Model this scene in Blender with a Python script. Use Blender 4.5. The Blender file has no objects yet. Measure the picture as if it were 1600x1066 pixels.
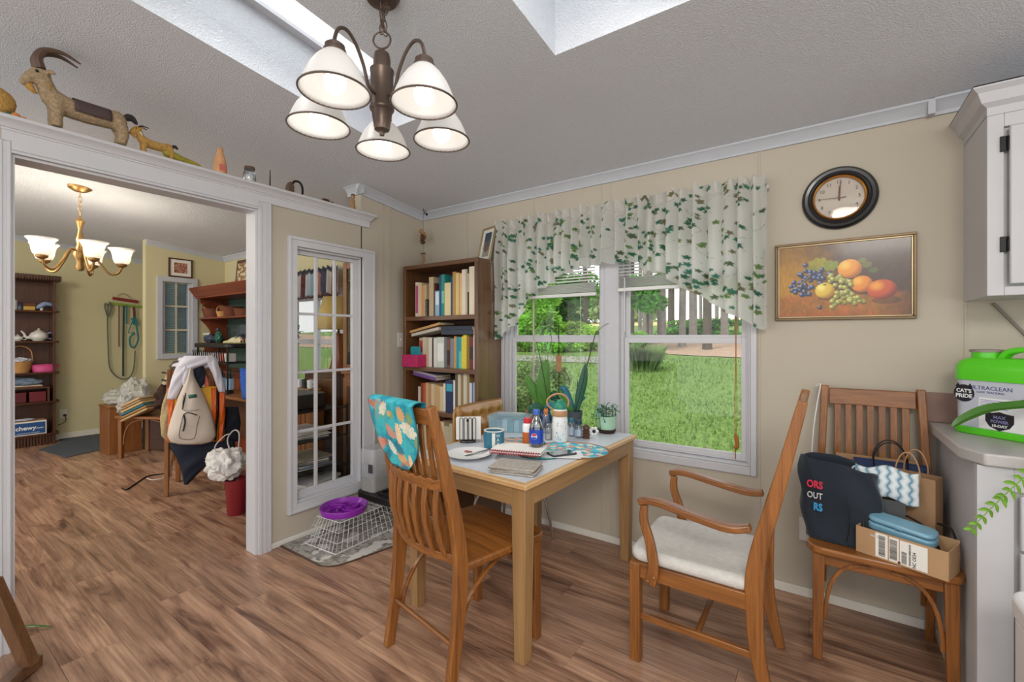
import bpy, bmesh, math, random
from mathutils import Vector, Matrix, Euler, noise as mnoise
random.seed(7)
sc = bpy.context.scene
PI = math.pi
# ---------------- camera ----------------
FPX = 696.0; CH = 1.32; U0 = 800.0; V0 = 526.0
TH = math.atan2(480, FPX)
FW = (-math.sin(TH), math.cos(TH)); RT = (math.cos(TH), math.sin(TH))
cd = bpy.data.cameras.new('camera'); cam = bpy.data.objects.new('camera', cd)
sc.collection.objects.link(cam); sc.camera = cam
cam.location = (0, 0, CH); cam.rotation_euler = (PI/2, 0, TH)
cd.sensor_width = 36; cd.lens = FPX/1600*36; cd.shift_y = -(533-V0)/1600
cd.clip_start = .02; cd.clip_end = 400
# ---------------- world, lights, exposure ----------------
w = bpy.data.worlds.new('world'); sc.world = w; w.use_nodes = True
wn = w.node_tree.nodes; wl = w.node_tree.links; wn.clear()
wo = wn.new('ShaderNodeOutputWorld'); wb = wn.new('ShaderNodeBackground')
tc = wn.new('ShaderNodeTexCoord'); sx = wn.new('ShaderNodeSeparateXYZ'); cr = wn.new('ShaderNodeValToRGB')
cr.color_ramp.elements[0].position = 0.0; cr.color_ramp.elements[0].color = (1, .99, .97, 1)
cr.color_ramp.elements[1].position = 0.8; cr.color_ramp.elements[1].color = (.93, .97, 1, 1)
wl.new(tc.outputs['Generated'], sx.inputs[0]); wl.new(sx.outputs['Z'], cr.inputs[0])
wl.new(cr.outputs[0], wb.inputs[0]); wb.inputs[1].default_value = 1.25
wl.new(wb.outputs[0], wo.inputs[0])
def light(name, kind, loc, energy, color=(1,1,1), size=.1, target=None, size_y=None):
    l = bpy.data.lights.new(name, kind); l.energy = energy; l.color = color
    if kind == 'AREA':
        l.size = size
        if size_y: l.shape = 'RECTANGLE'; l.size_y = size_y
    elif kind == 'SUN': l.angle = size
    else: l.shadow_soft_size = size
    o = bpy.data.objects.new(name, l); o.location = loc; sc.collection.objects.link(o)
    if target: o.rotation_euler = (Vector(target)-Vector(loc)).to_track_quat('-Z', 'Y').to_euler()
    return o
light('sun', 'SUN', (0, 0, 10), 1.6, (1, .96, .88), .3, target=(3.5, 5, 0))
# unseen area lights, added out of view to brighten the two rooms
light('kitchen_fill', 'AREA', (.6, -1.0, 2.5), 32, (1, .93, .84), 1.0, target=(-.6, 1.2, .6), size_y=.5)  # added fill behind the camera
light('next_room_fill', 'AREA', (-5.2, -.4, 2.4), 30, (1, .9, .74), 1.0, target=(-5.6, 1.4, .6), size_y=.6)  # added fill for the next room, out of view
# daylight falling through the two skylights
light('skylight_daylight', 'AREA', (-1.875, 1.04, 3.0), 5, (.97, .98, 1), .5, target=(-1.875, 1.05, 0), size_y=1.1)
light('skylight_daylight', 'AREA', (-.62, 1.0, 3.2), 7, (.97, .98, 1), .5, target=(-.62, 1.01, 0), size_y=1.1)
sc.view_settings.view_transform = 'Standard'; sc.view_settings.look = 'None'
sc.view_settings.gamma = 1; sc.view_settings.use_curve_mapping = False
sc.view_settings.exposure = 0.35

# ---------------- pixel -> world on a real plane (used to measure positions) ----------------
def ray(u, v):
    a = (u-U0)/FPX; b = (V0-v)/FPX
    return FW[0]+a*RT[0], FW[1]+a*RT[1], b
def gz(u, v, z=0):
    r = ray(u, v); t = (z-CH)/r[2]; return Vector((r[0]*t, r[1]*t, z))
def gy(u, v, y):
    r = ray(u, v); t = y/r[1]; return Vector((r[0]*t, y, CH+r[2]*t))
def gx(u, v, x):
    r = ray(u, v); t = x/r[0]; return Vector((x, r[1]*t, CH+r[2]*t))
YW = 2.71; XP = -2.80
def CZ(y): return 2.365+.11*(YW-y)

# ---------------- materials ----------------
def lin(h):
    h = h.lstrip('#'); r = []
    for i in (0, 2, 4):
        c = int(h[i:i+2], 16)/255; r.append(c/12.92 if c <= .04045 else ((c+.055)/1.055)**2.4)
    return tuple(r)
def L4(h): return lin(h)+(1,)
MATS = {}
def base(name, rough=.5, metal=0, spec=.5):
    m = bpy.data.materials.new(name); m.use_nodes = True; MATS[name] = m
    b = m.node_tree.nodes['Principled BSDF']
    b.inputs['Roughness'].default_value = rough; b.inputs['Metallic'].default_value = metal
    b.inputs['Specular IOR Level'].default_value = spec
    return m, m.node_tree.nodes, m.node_tree.links, b
def mt(name, h, rough=.5, metal=0, var=.06, scale=12, bump=0, bscale=60, alpha=1, trans=0, emit=0, coat=0, sheen=0, spec=.5):
    """plain material with a gentle procedural variation"""
    m, n, l, b = base(name, rough, metal, spec)
    t = n.new('ShaderNodeTexCoord'); no = n.new('ShaderNodeTexNoise'); no.inputs['Scale'].default_value = scale
    no.inputs['Detail'].default_value = 4
    l.new(t.outputs['Object'], no.inputs['Vector'])
    mx = n.new('ShaderNodeMix'); mx.data_type = 'RGBA'
    c = lin(h)
    mx.inputs['A'].default_value = tuple(max(0, x*(1-var*2)) for x in c)+(1,)
    mx.inputs['B'].default_value = tuple(min(1, x*(1+var*2)) for x in c)+(1,)
    l.new(no.outputs['Fac'], mx.inputs['Factor']); l.new(mx.outputs['Result'], b.inputs['Base Color'])
    if bump:
        n2 = n.new('ShaderNodeTexNoise'); n2.inputs['Scale'].default_value = bscale; n2.inputs['Detail'].default_value = 3
        l.new(t.outputs['Object'], n2.inputs['Vector'])
        bp = n.new('ShaderNodeBump'); bp.inputs['Strength'].default_value = bump; bp.inputs['Distance'].default_value = .004
        l.new(n2.outputs['Fac'], bp.inputs['Height']); l.new(bp.outputs[0], b.inputs['Normal'])
    if alpha < 1: b.inputs['Alpha'].default_value = alpha
    if trans: b.inputs['Transmission Weight'].default_value = trans; b.inputs['IOR'].default_value = 1.3
    if coat: b.inputs['Coat Weight'].default_value = coat; b.inputs['Coat Roughness'].default_value = .1
    if sheen: b.inputs['Sheen Weight'].default_value = sheen
    if emit:
        b.inputs['Emission Color'].default_value = c+(1,); b.inputs['Emission Strength'].default_value = emit
    return m
WOODS = {}
def wood(name, c1, c2, rough=.4, scale=1.0, coat=.2, spec=.5):
    """three materials, grain along x, y or z; build() picks by the longest side"""
    WOODS[name] = []
    for ax in 'XYZ':
        m, n, l, b = base(name+'_'+ax, rough, 0, spec)
        t = n.new('ShaderNodeTexCoord'); oi = n.new('ShaderNodeObjectInfo')
        ad = n.new('ShaderNodeVectorMath'); ad.operation = 'ADD'
        ml = n.new('ShaderNodeVectorMath'); ml.operation = 'SCALE'; ml.inputs['Scale'].default_value = 17.0
        cx = n.new('ShaderNodeCombineXYZ')
        for i in range(3): l.new(oi.outputs['Random'], cx.inputs[i])
        l.new(cx.outputs[0], ml.inputs[0]); l.new(t.outputs['Object'], ad.inputs[0]); l.new(ml.outputs[0], ad.inputs[1])
        mp = n.new('ShaderNodeMapping')
        s = [26*scale]*3; s['XYZ'.index(ax)] = 1.6*scale; mp.inputs['Scale'].default_value = s
        l.new(ad.outputs[0], mp.inputs[0])
        no = n.new('ShaderNodeTexNoise'); no.inputs['Scale'].default_value = 1.0; no.inputs['Detail'].default_value = 6
        no.inputs['Roughness'].default_value = .6; no.inputs['Distortion'].default_value = 1.2
        l.new(mp.outputs[0], no.inputs['Vector'])
        n2 = n.new('ShaderNodeTexNoise'); n2.inputs['Scale'].default_value = 6; n2.inputs['Detail'].default_value = 2
        s2 = [40*scale]*3; s2['XYZ'.index(ax)] = 1.0; mp2 = n.new('ShaderNodeMapping'); mp2.inputs['Scale'].default_value = s2
        l.new(ad.outputs[0], mp2.inputs[0]); l.new(mp2.outputs[0], n2.inputs['Vector'])
        r = n.new('ShaderNodeValToRGB'); r.color_ramp.elements[0].color = L4(c1); r.color_ramp.elements[1].color = L4(c2)
        r.color_ramp.elements[0].position = .3; r.color_ramp.elements[1].position = .68
        mxn = n.new('ShaderNodeMix'); mxn.inputs['Factor'].default_value = .35
        l.new(no.outputs['Fac'], mxn.inputs['A']); l.new(n2.outputs['Fac'], mxn.inputs['B'])
        l.new(mxn.outputs['Result'], r.inputs[0]); l.new(r.outputs[0], b.inputs['Base Color'])
        b.inputs['Coat Weight'].default_value = coat; b.inputs['Coat Roughness'].default_value = .25
        WOODS[name].append(m)
def paint(name, rough=.6, attr='Col', trans=0, coat=0, bump=0, sheen=0):
    """printed surface: colours come from the mesh's painted colour attribute"""
    m, n, l, b = base(name, rough)
    a = n.new('ShaderNodeAttribute'); a.attribute_name = attr
    l.new(a.outputs['Color'], b.inputs['Base Color'])
    if coat: b.inputs['Coat Weight'].default_value = coat; b.inputs['Coat Roughness'].default_value = .12
    if bump:
        t = n.new('ShaderNodeTexCoord')
        n2 = n.new('ShaderNodeTexNoise'); n2.inputs['Scale'].default_value = 220
        l.new(t.outputs['Object'], n2.inputs['Vector'])
        bp = n.new('ShaderNodeBump'); bp.inputs['Strength'].default_value = bump; bp.inputs['Distance'].default_value = .002
        l.new(n2.outputs['Fac'], bp.inputs['Height']); l.new(bp.outputs[0], b.inputs['Normal'])
    if trans:
        tr = n.new('ShaderNodeBsdfTranslucent'); mx = n.new('ShaderNodeMixShader'); mx.inputs[0].default_value = trans
        l.new(a.outputs['Color'], tr.inputs[0])
        out = n['Material Output']; l.new(b.outputs[0], mx.inputs[1]); l.new(tr.outputs[0], mx.inputs[2]); l.new(mx.outputs[0], out.inputs[0])
    return m
def glassmat(name, tint=(1,1,1), refl=.08, rough=.02):
    """thin clear sheet: mostly transparent with a real reflection"""
    m = bpy.data.materials.new(name); m.use_nodes = True; MATS[name] = m
    n = m.node_tree.nodes; l = m.node_tree.links; n.clear()
    o = n.new('ShaderNodeOutputMaterial'); t = n.new('ShaderNodeBsdfTransparent'); g = n.new('ShaderNodeBsdfGlossy')
    t.inputs[0].default_value = tuple(tint)+(1,); g.inputs['Roughness'].default_value = rough
    mx = n.new('ShaderNodeMixShader'); lw = n.new('ShaderNodeLayerWeight'); lw.inputs[0].default_value = .25
    mu = n.new('ShaderNodeMath'); mu.operation = 'MULTIPLY_ADD'; mu.inputs[1].default_value = .5; mu.inputs[2].default_value = refl
    l.new(lw.outputs['Fresnel'], mu.inputs[0]); l.new(mu.outputs[0], mx.inputs[0])
    l.new(t.outputs[0], mx.inputs[1]); l.new(g.outputs[0], mx.inputs[2]); l.new(mx.outputs[0], o.inputs[0])
    return m
def sheer(name, h, alpha, rough=.3):
    """see-through plastic film or box"""
    m, n, l, b = base(name, rough)
    b.inputs['Base Color'].default_value = L4(h); b.inputs['Alpha'].default_value = alpha
    return m

# ---------------- mesh builder ----------------
class MB:
    def __init__(s): s.v = []; s.f = []; s.m = []; s.mi = 0; s.c = None
    def add(s, vs, fs, M=None, mi=None):
        o = len(s.v)
        s.v += [tuple(M @ Vector(p)) if M else tuple(p) for p in vs]
        s.f += [tuple(o+i for i in f) for f in fs]; s.m += [s.mi if mi is None else mi]*len(fs)
        return s
    def box(s, x0, x1, y0, y1, z0, z1, M=None, mi=None):
        v = [(x0,y0,z0),(x1,y0,z0),(x1,y1,z0),(x0,y1,z0),(x0,y0,z1),(x1,y0,z1),(x1,y1,z1),(x0,y1,z1)]
        return s.add(v, [(0,3,2,1),(4,5,6,7),(0,1,5,4),(1,2,6,5),(2,3,7,6),(3,0,4,7)], M, mi)
    def cbox(s, c, d, M=None, mi=None):
        return s.box(c[0]-d[0]/2, c[0]+d[0]/2, c[1]-d[1]/2, c[1]+d[1]/2, c[2]-d[2]/2, c[2]+d[2]/2, M, mi)
    def tube(s, pts, r, n=8, closed=False, caps=True, mi=None, flat=1.0, up=(0,0,1)):
        P = [Vector(p) for p in pts]; k = len(P); rr = r if isinstance(r, (list, tuple)) else [r]*k
        vs = []; ref = Vector(up)
        for i in range(k):
            a = P[(i-1) % k] if (closed or i) else P[0]; b = P[(i+1) % k] if (closed or i < k-1) else P[-1]
            t = (b-a).normalized() if (b-a).length > 1e-9 else Vector((0,0,1))
            if abs(t.dot(ref)) > .95: ref = Vector((1,0,0)) if abs(t.x) < .8 else Vector((0,1,0))
            x = t.cross(ref).normalized(); y = x.cross(t).normalized(); ref = y
            for j in range(n):
                q = 2*PI*j/n; vs.append(P[i]+x*math.cos(q)*rr[i]+y*math.sin(q)*rr[i]*flat)
        fs = []
        for i in range(k if closed else k-1):
            i2 = (i+1) % k
            for j in range(n): fs.append((i*n+j, i*n+(j+1) % n, i2*n+(j+1) % n, i2*n+j))
        if caps and not closed: fs += [tuple(range(n))[::-1], tuple((k-1)*n+j for j in range(n))]
        return s.add(vs, fs, None, mi)
    def strip(s, pts, w, t, side=(1,0,0), mi=None):
        """flat bar: cross-section w along side, t across, swept over pts"""
        P = [Vector(p) for p in pts]; k = len(P); sd = Vector(side).normalized(); vs = []
        ww = w if isinstance(w, (list, tuple)) else [w]*k; tt = t if isinstance(t, (list, tuple)) else [t]*k
        for i in range(k):
            tan = (P[min(i+1, k-1)]-P[max(i-1, 0)]).normalized(); nn = tan.cross(sd).normalized()
            for a, b in ((-1,-1),(1,-1),(1,1),(-1,1)): vs.append(P[i]+sd*a*ww[i]/2+nn*b*tt[i]/2)
        fs = [(i*4+j, i*4+(j+1) % 4, i*4+4+(j+1) % 4, i*4+4+j) for i in range(k-1) for j in range(4)]
        fs += [(3,2,1,0), tuple((k-1)*4+j for j in range(4))]
        return s.add(vs, fs, None, mi)
    def lathe(s, prof, n=24, c=(0,0,0), M=None, mi=None, caps=True):
        vs = []; k = len(prof)
        for r, z in prof:
            for j in range(n):
                q = 2*PI*j/n; vs.append((c[0]+r*math.cos(q), c[1]+r*math.sin(q), c[2]+z))
        fs = [(i*n+j, i*n+(j+1) % n, i*n+n+(j+1) % n, i*n+n+j) for i in range(k-1) for j in range(n)]
        if caps: fs += [tuple(range(n))[::-1], tuple((k-1)*n+j for j in range(n))]
        return s.add(vs, fs, M, mi)
    def prism(s, poly, a0, a1, plane='xy', M=None, mi=None):
        """closed outline in a plane, extruded from a0 to a1 along the third axis"""
        def put(p, a):
            return {'xy': (p[0], p[1], a), 'xz': (p[0], a, p[1]), 'yz': (a, p[0], p[1])}[plane]
        n = len(poly); vs = [put(p, a0) for p in poly]+[put(p, a1) for p in poly]
        fs = [tuple(range(n))[::-1], tuple(range(n, 2*n))]+[(i, (i+1) % n, n+(i+1) % n, n+i) for i in range(n)]
        return s.add(vs, fs, M, mi)
    def ball(s, c, r, n=12, M=None, mi=None, k=8):
        if not isinstance(r, (list, tuple)): r = (r, r, r)
        vs = [(c[0], c[1], c[2]-r[2])]
        for i in range(1, k):
            q = PI*i/k-PI/2
            for j in range(n): vs.append((c[0]+r[0]*math.cos(q)*math.cos(2*PI*j/n), c[1]+r[1]*math.cos(q)*math.sin(2*PI*j/n), c[2]+r[2]*math.sin(q)))
        vs.append((c[0], c[1], c[2]+r[2])); T = len(vs)-1
        fs = [(0, 1+(j+1) % n, 1+j) for j in range(n)]
        for i in range(k-2): fs += [(1+i*n+j, 1+i*n+(j+1) % n, 1+i*n+n+(j+1) % n, 1+i*n+n+j) for j in range(n)]
        fs += [(1+(k-2)*n+j, 1+(k-2)*n+(j+1) % n, T) for j in range(n)]
        return s.add(vs, fs, M, mi)
    def sheet(s, fn, nu, nv, col=None, mi=None):
        """open surface fn(a, b) for a, b in 0..1; col(a, b) paints it"""
        o = len(s.v)
        vs = [fn(i/nu, j/nv) for j in range(nv+1) for i in range(nu+1)]
        fs = [(j*(nu+1)+i, j*(nu+1)+i+1, (j+1)*(nu+1)+i+1, (j+1)*(nu+1)+i) for j in range(nv) for i in range(nu)]
        s.add(vs, fs, None, mi)
        if col:
            if s.c is None: s.c = [(1,1,1)]*o
            s.c += [col(i/nu, j/nv) for j in range(nv+1) for i in range(nu+1)]
        return s
    def build(s, name, mats, parent=None, bev=0, smooth=True, solid=0, sub=0, loc=None, seg=2, angle=40, fixn=True, off=0):
        me = bpy.data.meshes.new(name); me.from_pydata(s.v, [], s.f)
        if not isinstance(mats, (list, tuple)): mats = [mats]
        xs = [[p[i] for p in s.v] for i in range(3)]; ext = [max(q)-min(q) for q in xs]; ax = ext.index(max(ext))
        for m in mats:
            if isinstance(m, str): m = WOODS[m][ax] if m in WOODS else MATS[m]
            me.materials.append(m)
        for i, p in enumerate(me.polygons): p.material_index = min(s.m[i], len(mats)-1)
        if fixn:
            bm = bmesh.new(); bm.from_mesh(me); bmesh.ops.recalc_face_normals(bm, faces=bm.faces); bm.to_mesh(me); bm.free()
        if s.c is not None:
            at = me.color_attributes.new('Col', 'FLOAT_COLOR', 'POINT')
            flat = []
            cc = list(s.c)+[(1,1,1)]*(len(s.v)-len(s.c))
            for c in cc: flat += [c[0], c[1], c[2], 1]
            at.data.foreach_set('color', flat)
        if smooth:
            me.polygons.foreach_set('use_smooth', [True]*len(me.polygons)); me.set_sharp_from_angle(angle=math.radians(angle))
        o = bpy.data.objects.new(name, me); sc.collection.objects.link(o)
        if parent: o.parent = parent
        if loc is not None: o.location = loc
        if solid:
            q = o.modifiers.new('solid', 'SOLIDIFY'); q.thickness = solid; q.offset = off
        if bev:
            q = o.modifiers.new('bevel', 'BEVEL'); q.width = bev; q.segments = seg; q.limit_method = 'ANGLE'; q.angle_limit = math.radians(40)
            q.harden_normals = False
        if sub:
            q = o.modifiers.new('sub', 'SUBSURF'); q.levels = sub; q.render_levels = sub
        return o
def tag(o, label=None, cat=None, group=None, kind=None):
    if label: o['label'] = label
    if cat: o['category'] = cat
    if group: o['group'] = group
    if kind: o['kind'] = kind
    return o
def T(name, label, cat, loc=(0,0,0), rz=0, group=None):
    o = bpy.data.objects.new(name, None); sc.collection.objects.link(o); o.empty_display_size = .05
    o.location = loc; o.rotation_euler = (0, 0, rz)
    return tag(o, label, cat, group)
def struct(mb, name, mat, **k):
    o = mb.build(name, mat, **k)
    if not k.get('parent'): o['kind'] = 'structure'
    return o
def copy_tree(o, parent=None):
    c = o.copy(); sc.collection.objects.link(c); c.parent = parent
    for ch in list(o.children): copy_tree(ch, c)
    return c
def curve(pts, n=6):
    """Catmull-Rom through points"""
    P = [Vector(p) for p in pts]; out = []
    for i in range(len(P)-1):
        a = P[max(i-1, 0)]; b = P[i]; c = P[i+1]; d = P[min(i+2, len(P)-1)]
        for j in range(n):
            t = j/n
            out.append(.5*((2*b)+(c-a)*t+(2*a-5*b+4*c-d)*t*t+(3*b-a-3*c+d)*t**3))
    out.append(P[-1]); return out
def rrect(w, d, r, n=5, cx=0, cy=0):
    out = []
    for sx_, sy_, a0 in ((1,1,0),(-1,1,PI/2),(-1,-1,PI),(1,-1,1.5*PI)):
        for i in range(n+1):
            a = a0+PI/2*i/n; out.append((cx+sx_*(w/2-r)+r*math.cos(a), cy+sy_*(d/2-r)+r*math.sin(a)))
    return out
def text(txt, size, mat, parent, M, name='lettering', depth=.0006, align='CENTER', bold=0, sx=1):
    cu = bpy.data.curves.new(name, 'FONT'); cu.body = txt; cu.size = size; cu.extrude = depth; cu.offset = bold
    cu.align_x = align; cu.align_y = 'CENTER'; cu.resolution_u = 3
    tmp = bpy.data.objects.new('t', cu); dg = bpy.context.evaluated_depsgraph_get()
    sc.collection.objects.link(tmp); dg.update(); me = bpy.data.meshes.new_from_object(tmp.evaluated_get(dg))
    bpy.data.objects.remove(tmp); bpy.data.curves.remove(cu)
    me.materials.clear(); me.materials.append(MATS[mat])
    me.transform(M @ Matrix.Diagonal((sx, 1, 1, 1)))
    o = bpy.data.objects.new(name, me); sc.collection.objects.link(o); o.parent = parent
    return o
def frame_m(origin, xdir, zdir=(0,0,1)):
    """matrix whose local x runs along xdir, local y along zdir (for text and flat prints on a face)"""
    x = Vector(xdir).normalized(); y = Vector(zdir); y = (y-x*y.dot(x)).normalized(); z = x.cross(y)
    M = Matrix((x, y, z)).transposed().to_4x4(); M.translation = Vector(origin); return M
def lerp(a, b, t): return a+(b-a)*t
def mixc(a, b, t): return tuple(a[i]+(b[i]-a[i])*t for i in range(3))
def sm(e0, e1, x):
    t = max(0, min(1, (x-e0)/(e1-e0))); return t*t*(3-2*t)
def fbm(x, y, z=0): return mnoise.fractal(Vector((x, y, z)), 1, 2, 4)
# ---------------- shared materials ----------------
mt('wall_cream', '#b9b0a0', .75, var=.03, scale=1.5, bump=.05, bscale=200)
mt('wall_yellow', '#c6be97', .75, var=.03, scale=1.5)
mt('trim_white', '#c9c9cd', .45, var=.02)
mt('trim_grey', '#b9bdc4', .5, var=.03)
mt('casing', '#c3c3c8', .5, var=.03, scale=30)
mt('white_gloss', '#e2e2e2', .3, var=.02)
mt('white_plastic', '#e9e9ea', .35, var=.02)
mt('offwhite', '#dcd9d0', .6, var=.04)
mt('black', '#101012', .4, var=.1)
mt('black_metal', '#18181a', .35, .6, var=.1)
mt('dark_grey', '#34363a', .6)
mt('chrome', '#c9c9cc', .12, 1, var=.02)
mt('steel', '#9c9ca0', .3, 1, var=.03)
mt('bronze', '#5f5047', .38, .55, var=.15, scale=20)
mt('brass', '#b08b58', .35, .9, var=.05)
mt('gold', '#b8893a', .35, .7, var=.1)
mt('red', '#b3202c', .4); mt('navy', '#1c2740', .8, var=.2, sheen=.3)
mt('teal', '#1f8f9c', .5); mt('green', '#3aa62e', .4)
mt('paper', '#e4e2dc', .8, var=.03); mt('card', '#b08d68', .8, var=.05); mt('kraft', '#a3805f', .85, var=.06, bump=.1, bscale=30)
mt('soil', '#2e231b', .95, bump=.5)
glassmat('glass', (.97,.98,.98), .015); glassmat('glass_dark', (.75,.78,.8), .08)
sheer('film', '#e6eaee', .35, .25)
wood('oak', '#6d431f', '#985f30', .4)
wood('oak_chair', '#5c3415', '#a3672e', .34)
wood('oak_dark', '#4a2f1b', '#77502e', .3, coat=.6)
wood('walnut', '#3a2114', '#5e3720', .42)
wood('pine', '#86653f', '#ab8658', .42)
wood('table_top', '#b98e5e', '#d6b07c', .42)
wood('cherry', '#5b2815', '#8e4524', .35)
# popcorn ceiling
m, n, l, b = base('popcorn', .9, 0, .2); b.inputs['Base Color'].default_value = L4('#dde0e6')
t = n.new('ShaderNodeTexCoord'); vo = n.new('ShaderNodeTexNoise'); vo.inputs['Scale'].default_value = 170; vo.inputs['Detail'].default_value = 3
cr1 = n.new('ShaderNodeValToRGB'); cr1.color_ramp.elements[0].position = .42; cr1.color_ramp.elements[1].position = .62
l.new(t.outputs['Object'], vo.inputs['Vector']); l.new(vo.outputs['Fac'], cr1.inputs[0])
bp = n.new('ShaderNodeBump'); bp.inputs['Strength'].default_value = .6; bp.inputs['Distance'].default_value = .005
l.new(cr1.outputs[0], bp.inputs['Height']); l.new(bp.outputs[0], b.inputs['Normal'])
# laminate planks
m, n, l, b = base('laminate', .31)
t = n.new('ShaderNodeTexCoord'); oi = n.new('ShaderNodeObjectInfo')
cx = n.new('ShaderNodeCombineXYZ'); ml = n.new('ShaderNodeVectorMath'); ml.operation = 'SCALE'; ml.inputs['Scale'].default_value = 40
for i in range(3): l.new(oi.outputs['Random'], cx.inputs[i])
l.new(cx.outputs[0], ml.inputs[0]); ad = n.new('ShaderNodeVectorMath'); ad.operation = 'ADD'
l.new(t.outputs['Object'], ad.inputs[0]); l.new(ml.outputs[0], ad.inputs[1])
mp = n.new('ShaderNodeMapping'); mp.inputs['Scale'].default_value = (.9, 6.5, 5); l.new(ad.outputs[0], mp.inputs[0])
n1 = n.new('ShaderNodeTexNoise'); n1.inputs['Scale'].default_value = 1.5; n1.inputs['Detail'].default_value = 8; n1.inputs['Roughness'].default_value = .62; n1.inputs['Distortion'].default_value = 1.3
l.new(mp.outputs[0], n1.inputs['Vector'])
r = n.new('ShaderNodeValToRGB'); e = r.color_ramp.elements
e[0].position = .30; e[0].color = L4('#5f3f31'); e[1].position = .72; e[1].color = L4('#c6a184')
q = e.new(.42); q.color = L4('#93705a'); q = e.new(.55); q.color = L4('#b08a70')
l.new(n1.outputs['Fac'], r.inputs[0])
mp2 = n.new('ShaderNodeMapping'); mp2.inputs['Scale'].default_value = (2.5, 95, 5); l.new(ad.outputs[0], mp2.inputs[0])
n2 = n.new('ShaderNodeTexNoise'); n2.inputs['Scale'].default_value = 1; n2.inputs['Detail'].default_value = 5; l.new(mp2.outputs[0], n2.inputs['Vector'])
r2 = n.new('ShaderNodeValToRGB'); r2.color_ramp.elements[0].position = .36; r2.color_ramp.elements[0].color = (.60,.55,.53,1); r2.color_ramp.elements[1].position = .6; r2.color_ramp.elements[1].color = (1,1,1,1)
l.new(n2.outputs['Fac'], r2.inputs[0])
mx = n.new('ShaderNodeMix'); mx.data_type = 'RGBA'; mx.blend_type = 'MULTIPLY'; mx.inputs['Factor'].default_value = .8
l.new(r.outputs[0], mx.inputs['A']); l.new(r2.outputs[0], mx.inputs['B'])
hv = n.new('ShaderNodeHueSaturation'); mr = n.new('ShaderNodeMapRange'); mr.inputs['To Min'].default_value = .92; mr.inputs['To Max'].default_value = 1.22
l.new(oi.outputs['Random'], mr.inputs['Value']); l.new(mr.outputs[0], hv.inputs['Value']); l.new(mx.outputs['Result'], hv.inputs['Color'])
l.new(hv.outputs[0], b.inputs['Base Color'])

# ---------------- floor ----------------
fl = struct(MB().box(-8.2, 3.2, -2.6, 2.83, -.12, -.005), 'floor', 'dark_grey')
PW, PL = .19, 1.22
pm = MB().box(0, PL-.0009, 0, PW-.0009, -.005, 0).build('plank', 'laminate', fl, bev=.0006, seg=1)
first = True; k = 0
y = YW-PW+.01
while y > -1.1:
    x = -8.15-random.random()*.0+[0, -.42, -.8, -.2, -.61][k % 5]-random.random()*.1; k += 1
    while x < .9:
        if x+PL > -8.3:
            if first: o = pm; first = False
            else: o = pm.copy(); sc.collection.objects.link(o)
            o.location = (x, y, 0)
        x += PL
    y -= PW
# ---------------- walls ----------------
WX0, WX1, WZ0, WZ1 = -1.935, -.305, .615, 1.98     # rough opening of the double window
FX0, FX1, FZ0, FZ1 = -4.95, -3.95, .75, 1.75        # far-room window
mb = MB()
T0, T1 = YW, YW+.13; TOP = 2.55
for x0, x1 in ((-8.2, FX0), (FX1, WX0), (WX1, 3.2)): mb.box(x0, x1, T0, T1, -.1, TOP)
for x0, x1, z0, z1 in ((FX0, FX1, FZ0, FZ1), (WX0, WX1, WZ0, WZ1)):
    mb.box(x0, x1, T0, T1, -.1, z0); mb.box(x0, x1, T0, T1, z1, TOP)
wall = struct(mb, 'wall_back', 'wall_cream', smooth=False)
# yellow paint of the far room on the same outside wall
mb = MB()
for x0, x1 in ((-8.05, FX0), (FX1, -2.91)): mb.box(x0, x1, YW-.006, YW, 0, 2.5)
mb.box(FX0, FX1, YW-.006, YW, 0, FZ0); mb.box(FX0, FX1, YW-.006, YW, FZ1, 2.5)
struct(mb, 'wall_back_yellow', 'wall_yellow', smooth=False)
# partition
PX0 = XP-.115
OY0, OY1, OZ = .345, 1.345, 2.09
GY0, GY1, GZ0, GZ1 = 1.585, 2.093, .235, 1.905
mb = MB()
mb.box(PX0, XP, .20, OY0, 0, 2.20)
mb.box(PX0, XP, OY0, OY1, OZ, 2.20)
mb.box(PX0, XP, OY1, GY0, 0, 2.20)
mb.box(PX0, XP, GY0, GY1, 0, GZ0); mb.box(PX0, XP, GY0, GY1, GZ1, 2.20)
mb.box(PX0, XP, GY1, 2.085, 0, 2.20); mb.box(PX0, XP, 2.085, YW, 0, 2.20)
mb.add([(PX0,2.085,2.2),(XP,2.085,2.2),(XP,YW,2.2),(PX0,YW,2.2),(PX0,2.085,CZ(2.085)+.01),(XP,2.085,CZ(2.085)+.01),(XP,YW,CZ(YW)+.01),(PX0,YW,CZ(YW)+.01)],
       [(0,3,2,1),(4,5,6,7),(0,1,5,4),(1,2,6,5),(2,3,7,6),(3,0,4,7)])
struct(mb, 'wall_left', 'wall_cream', smooth=False)
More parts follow.
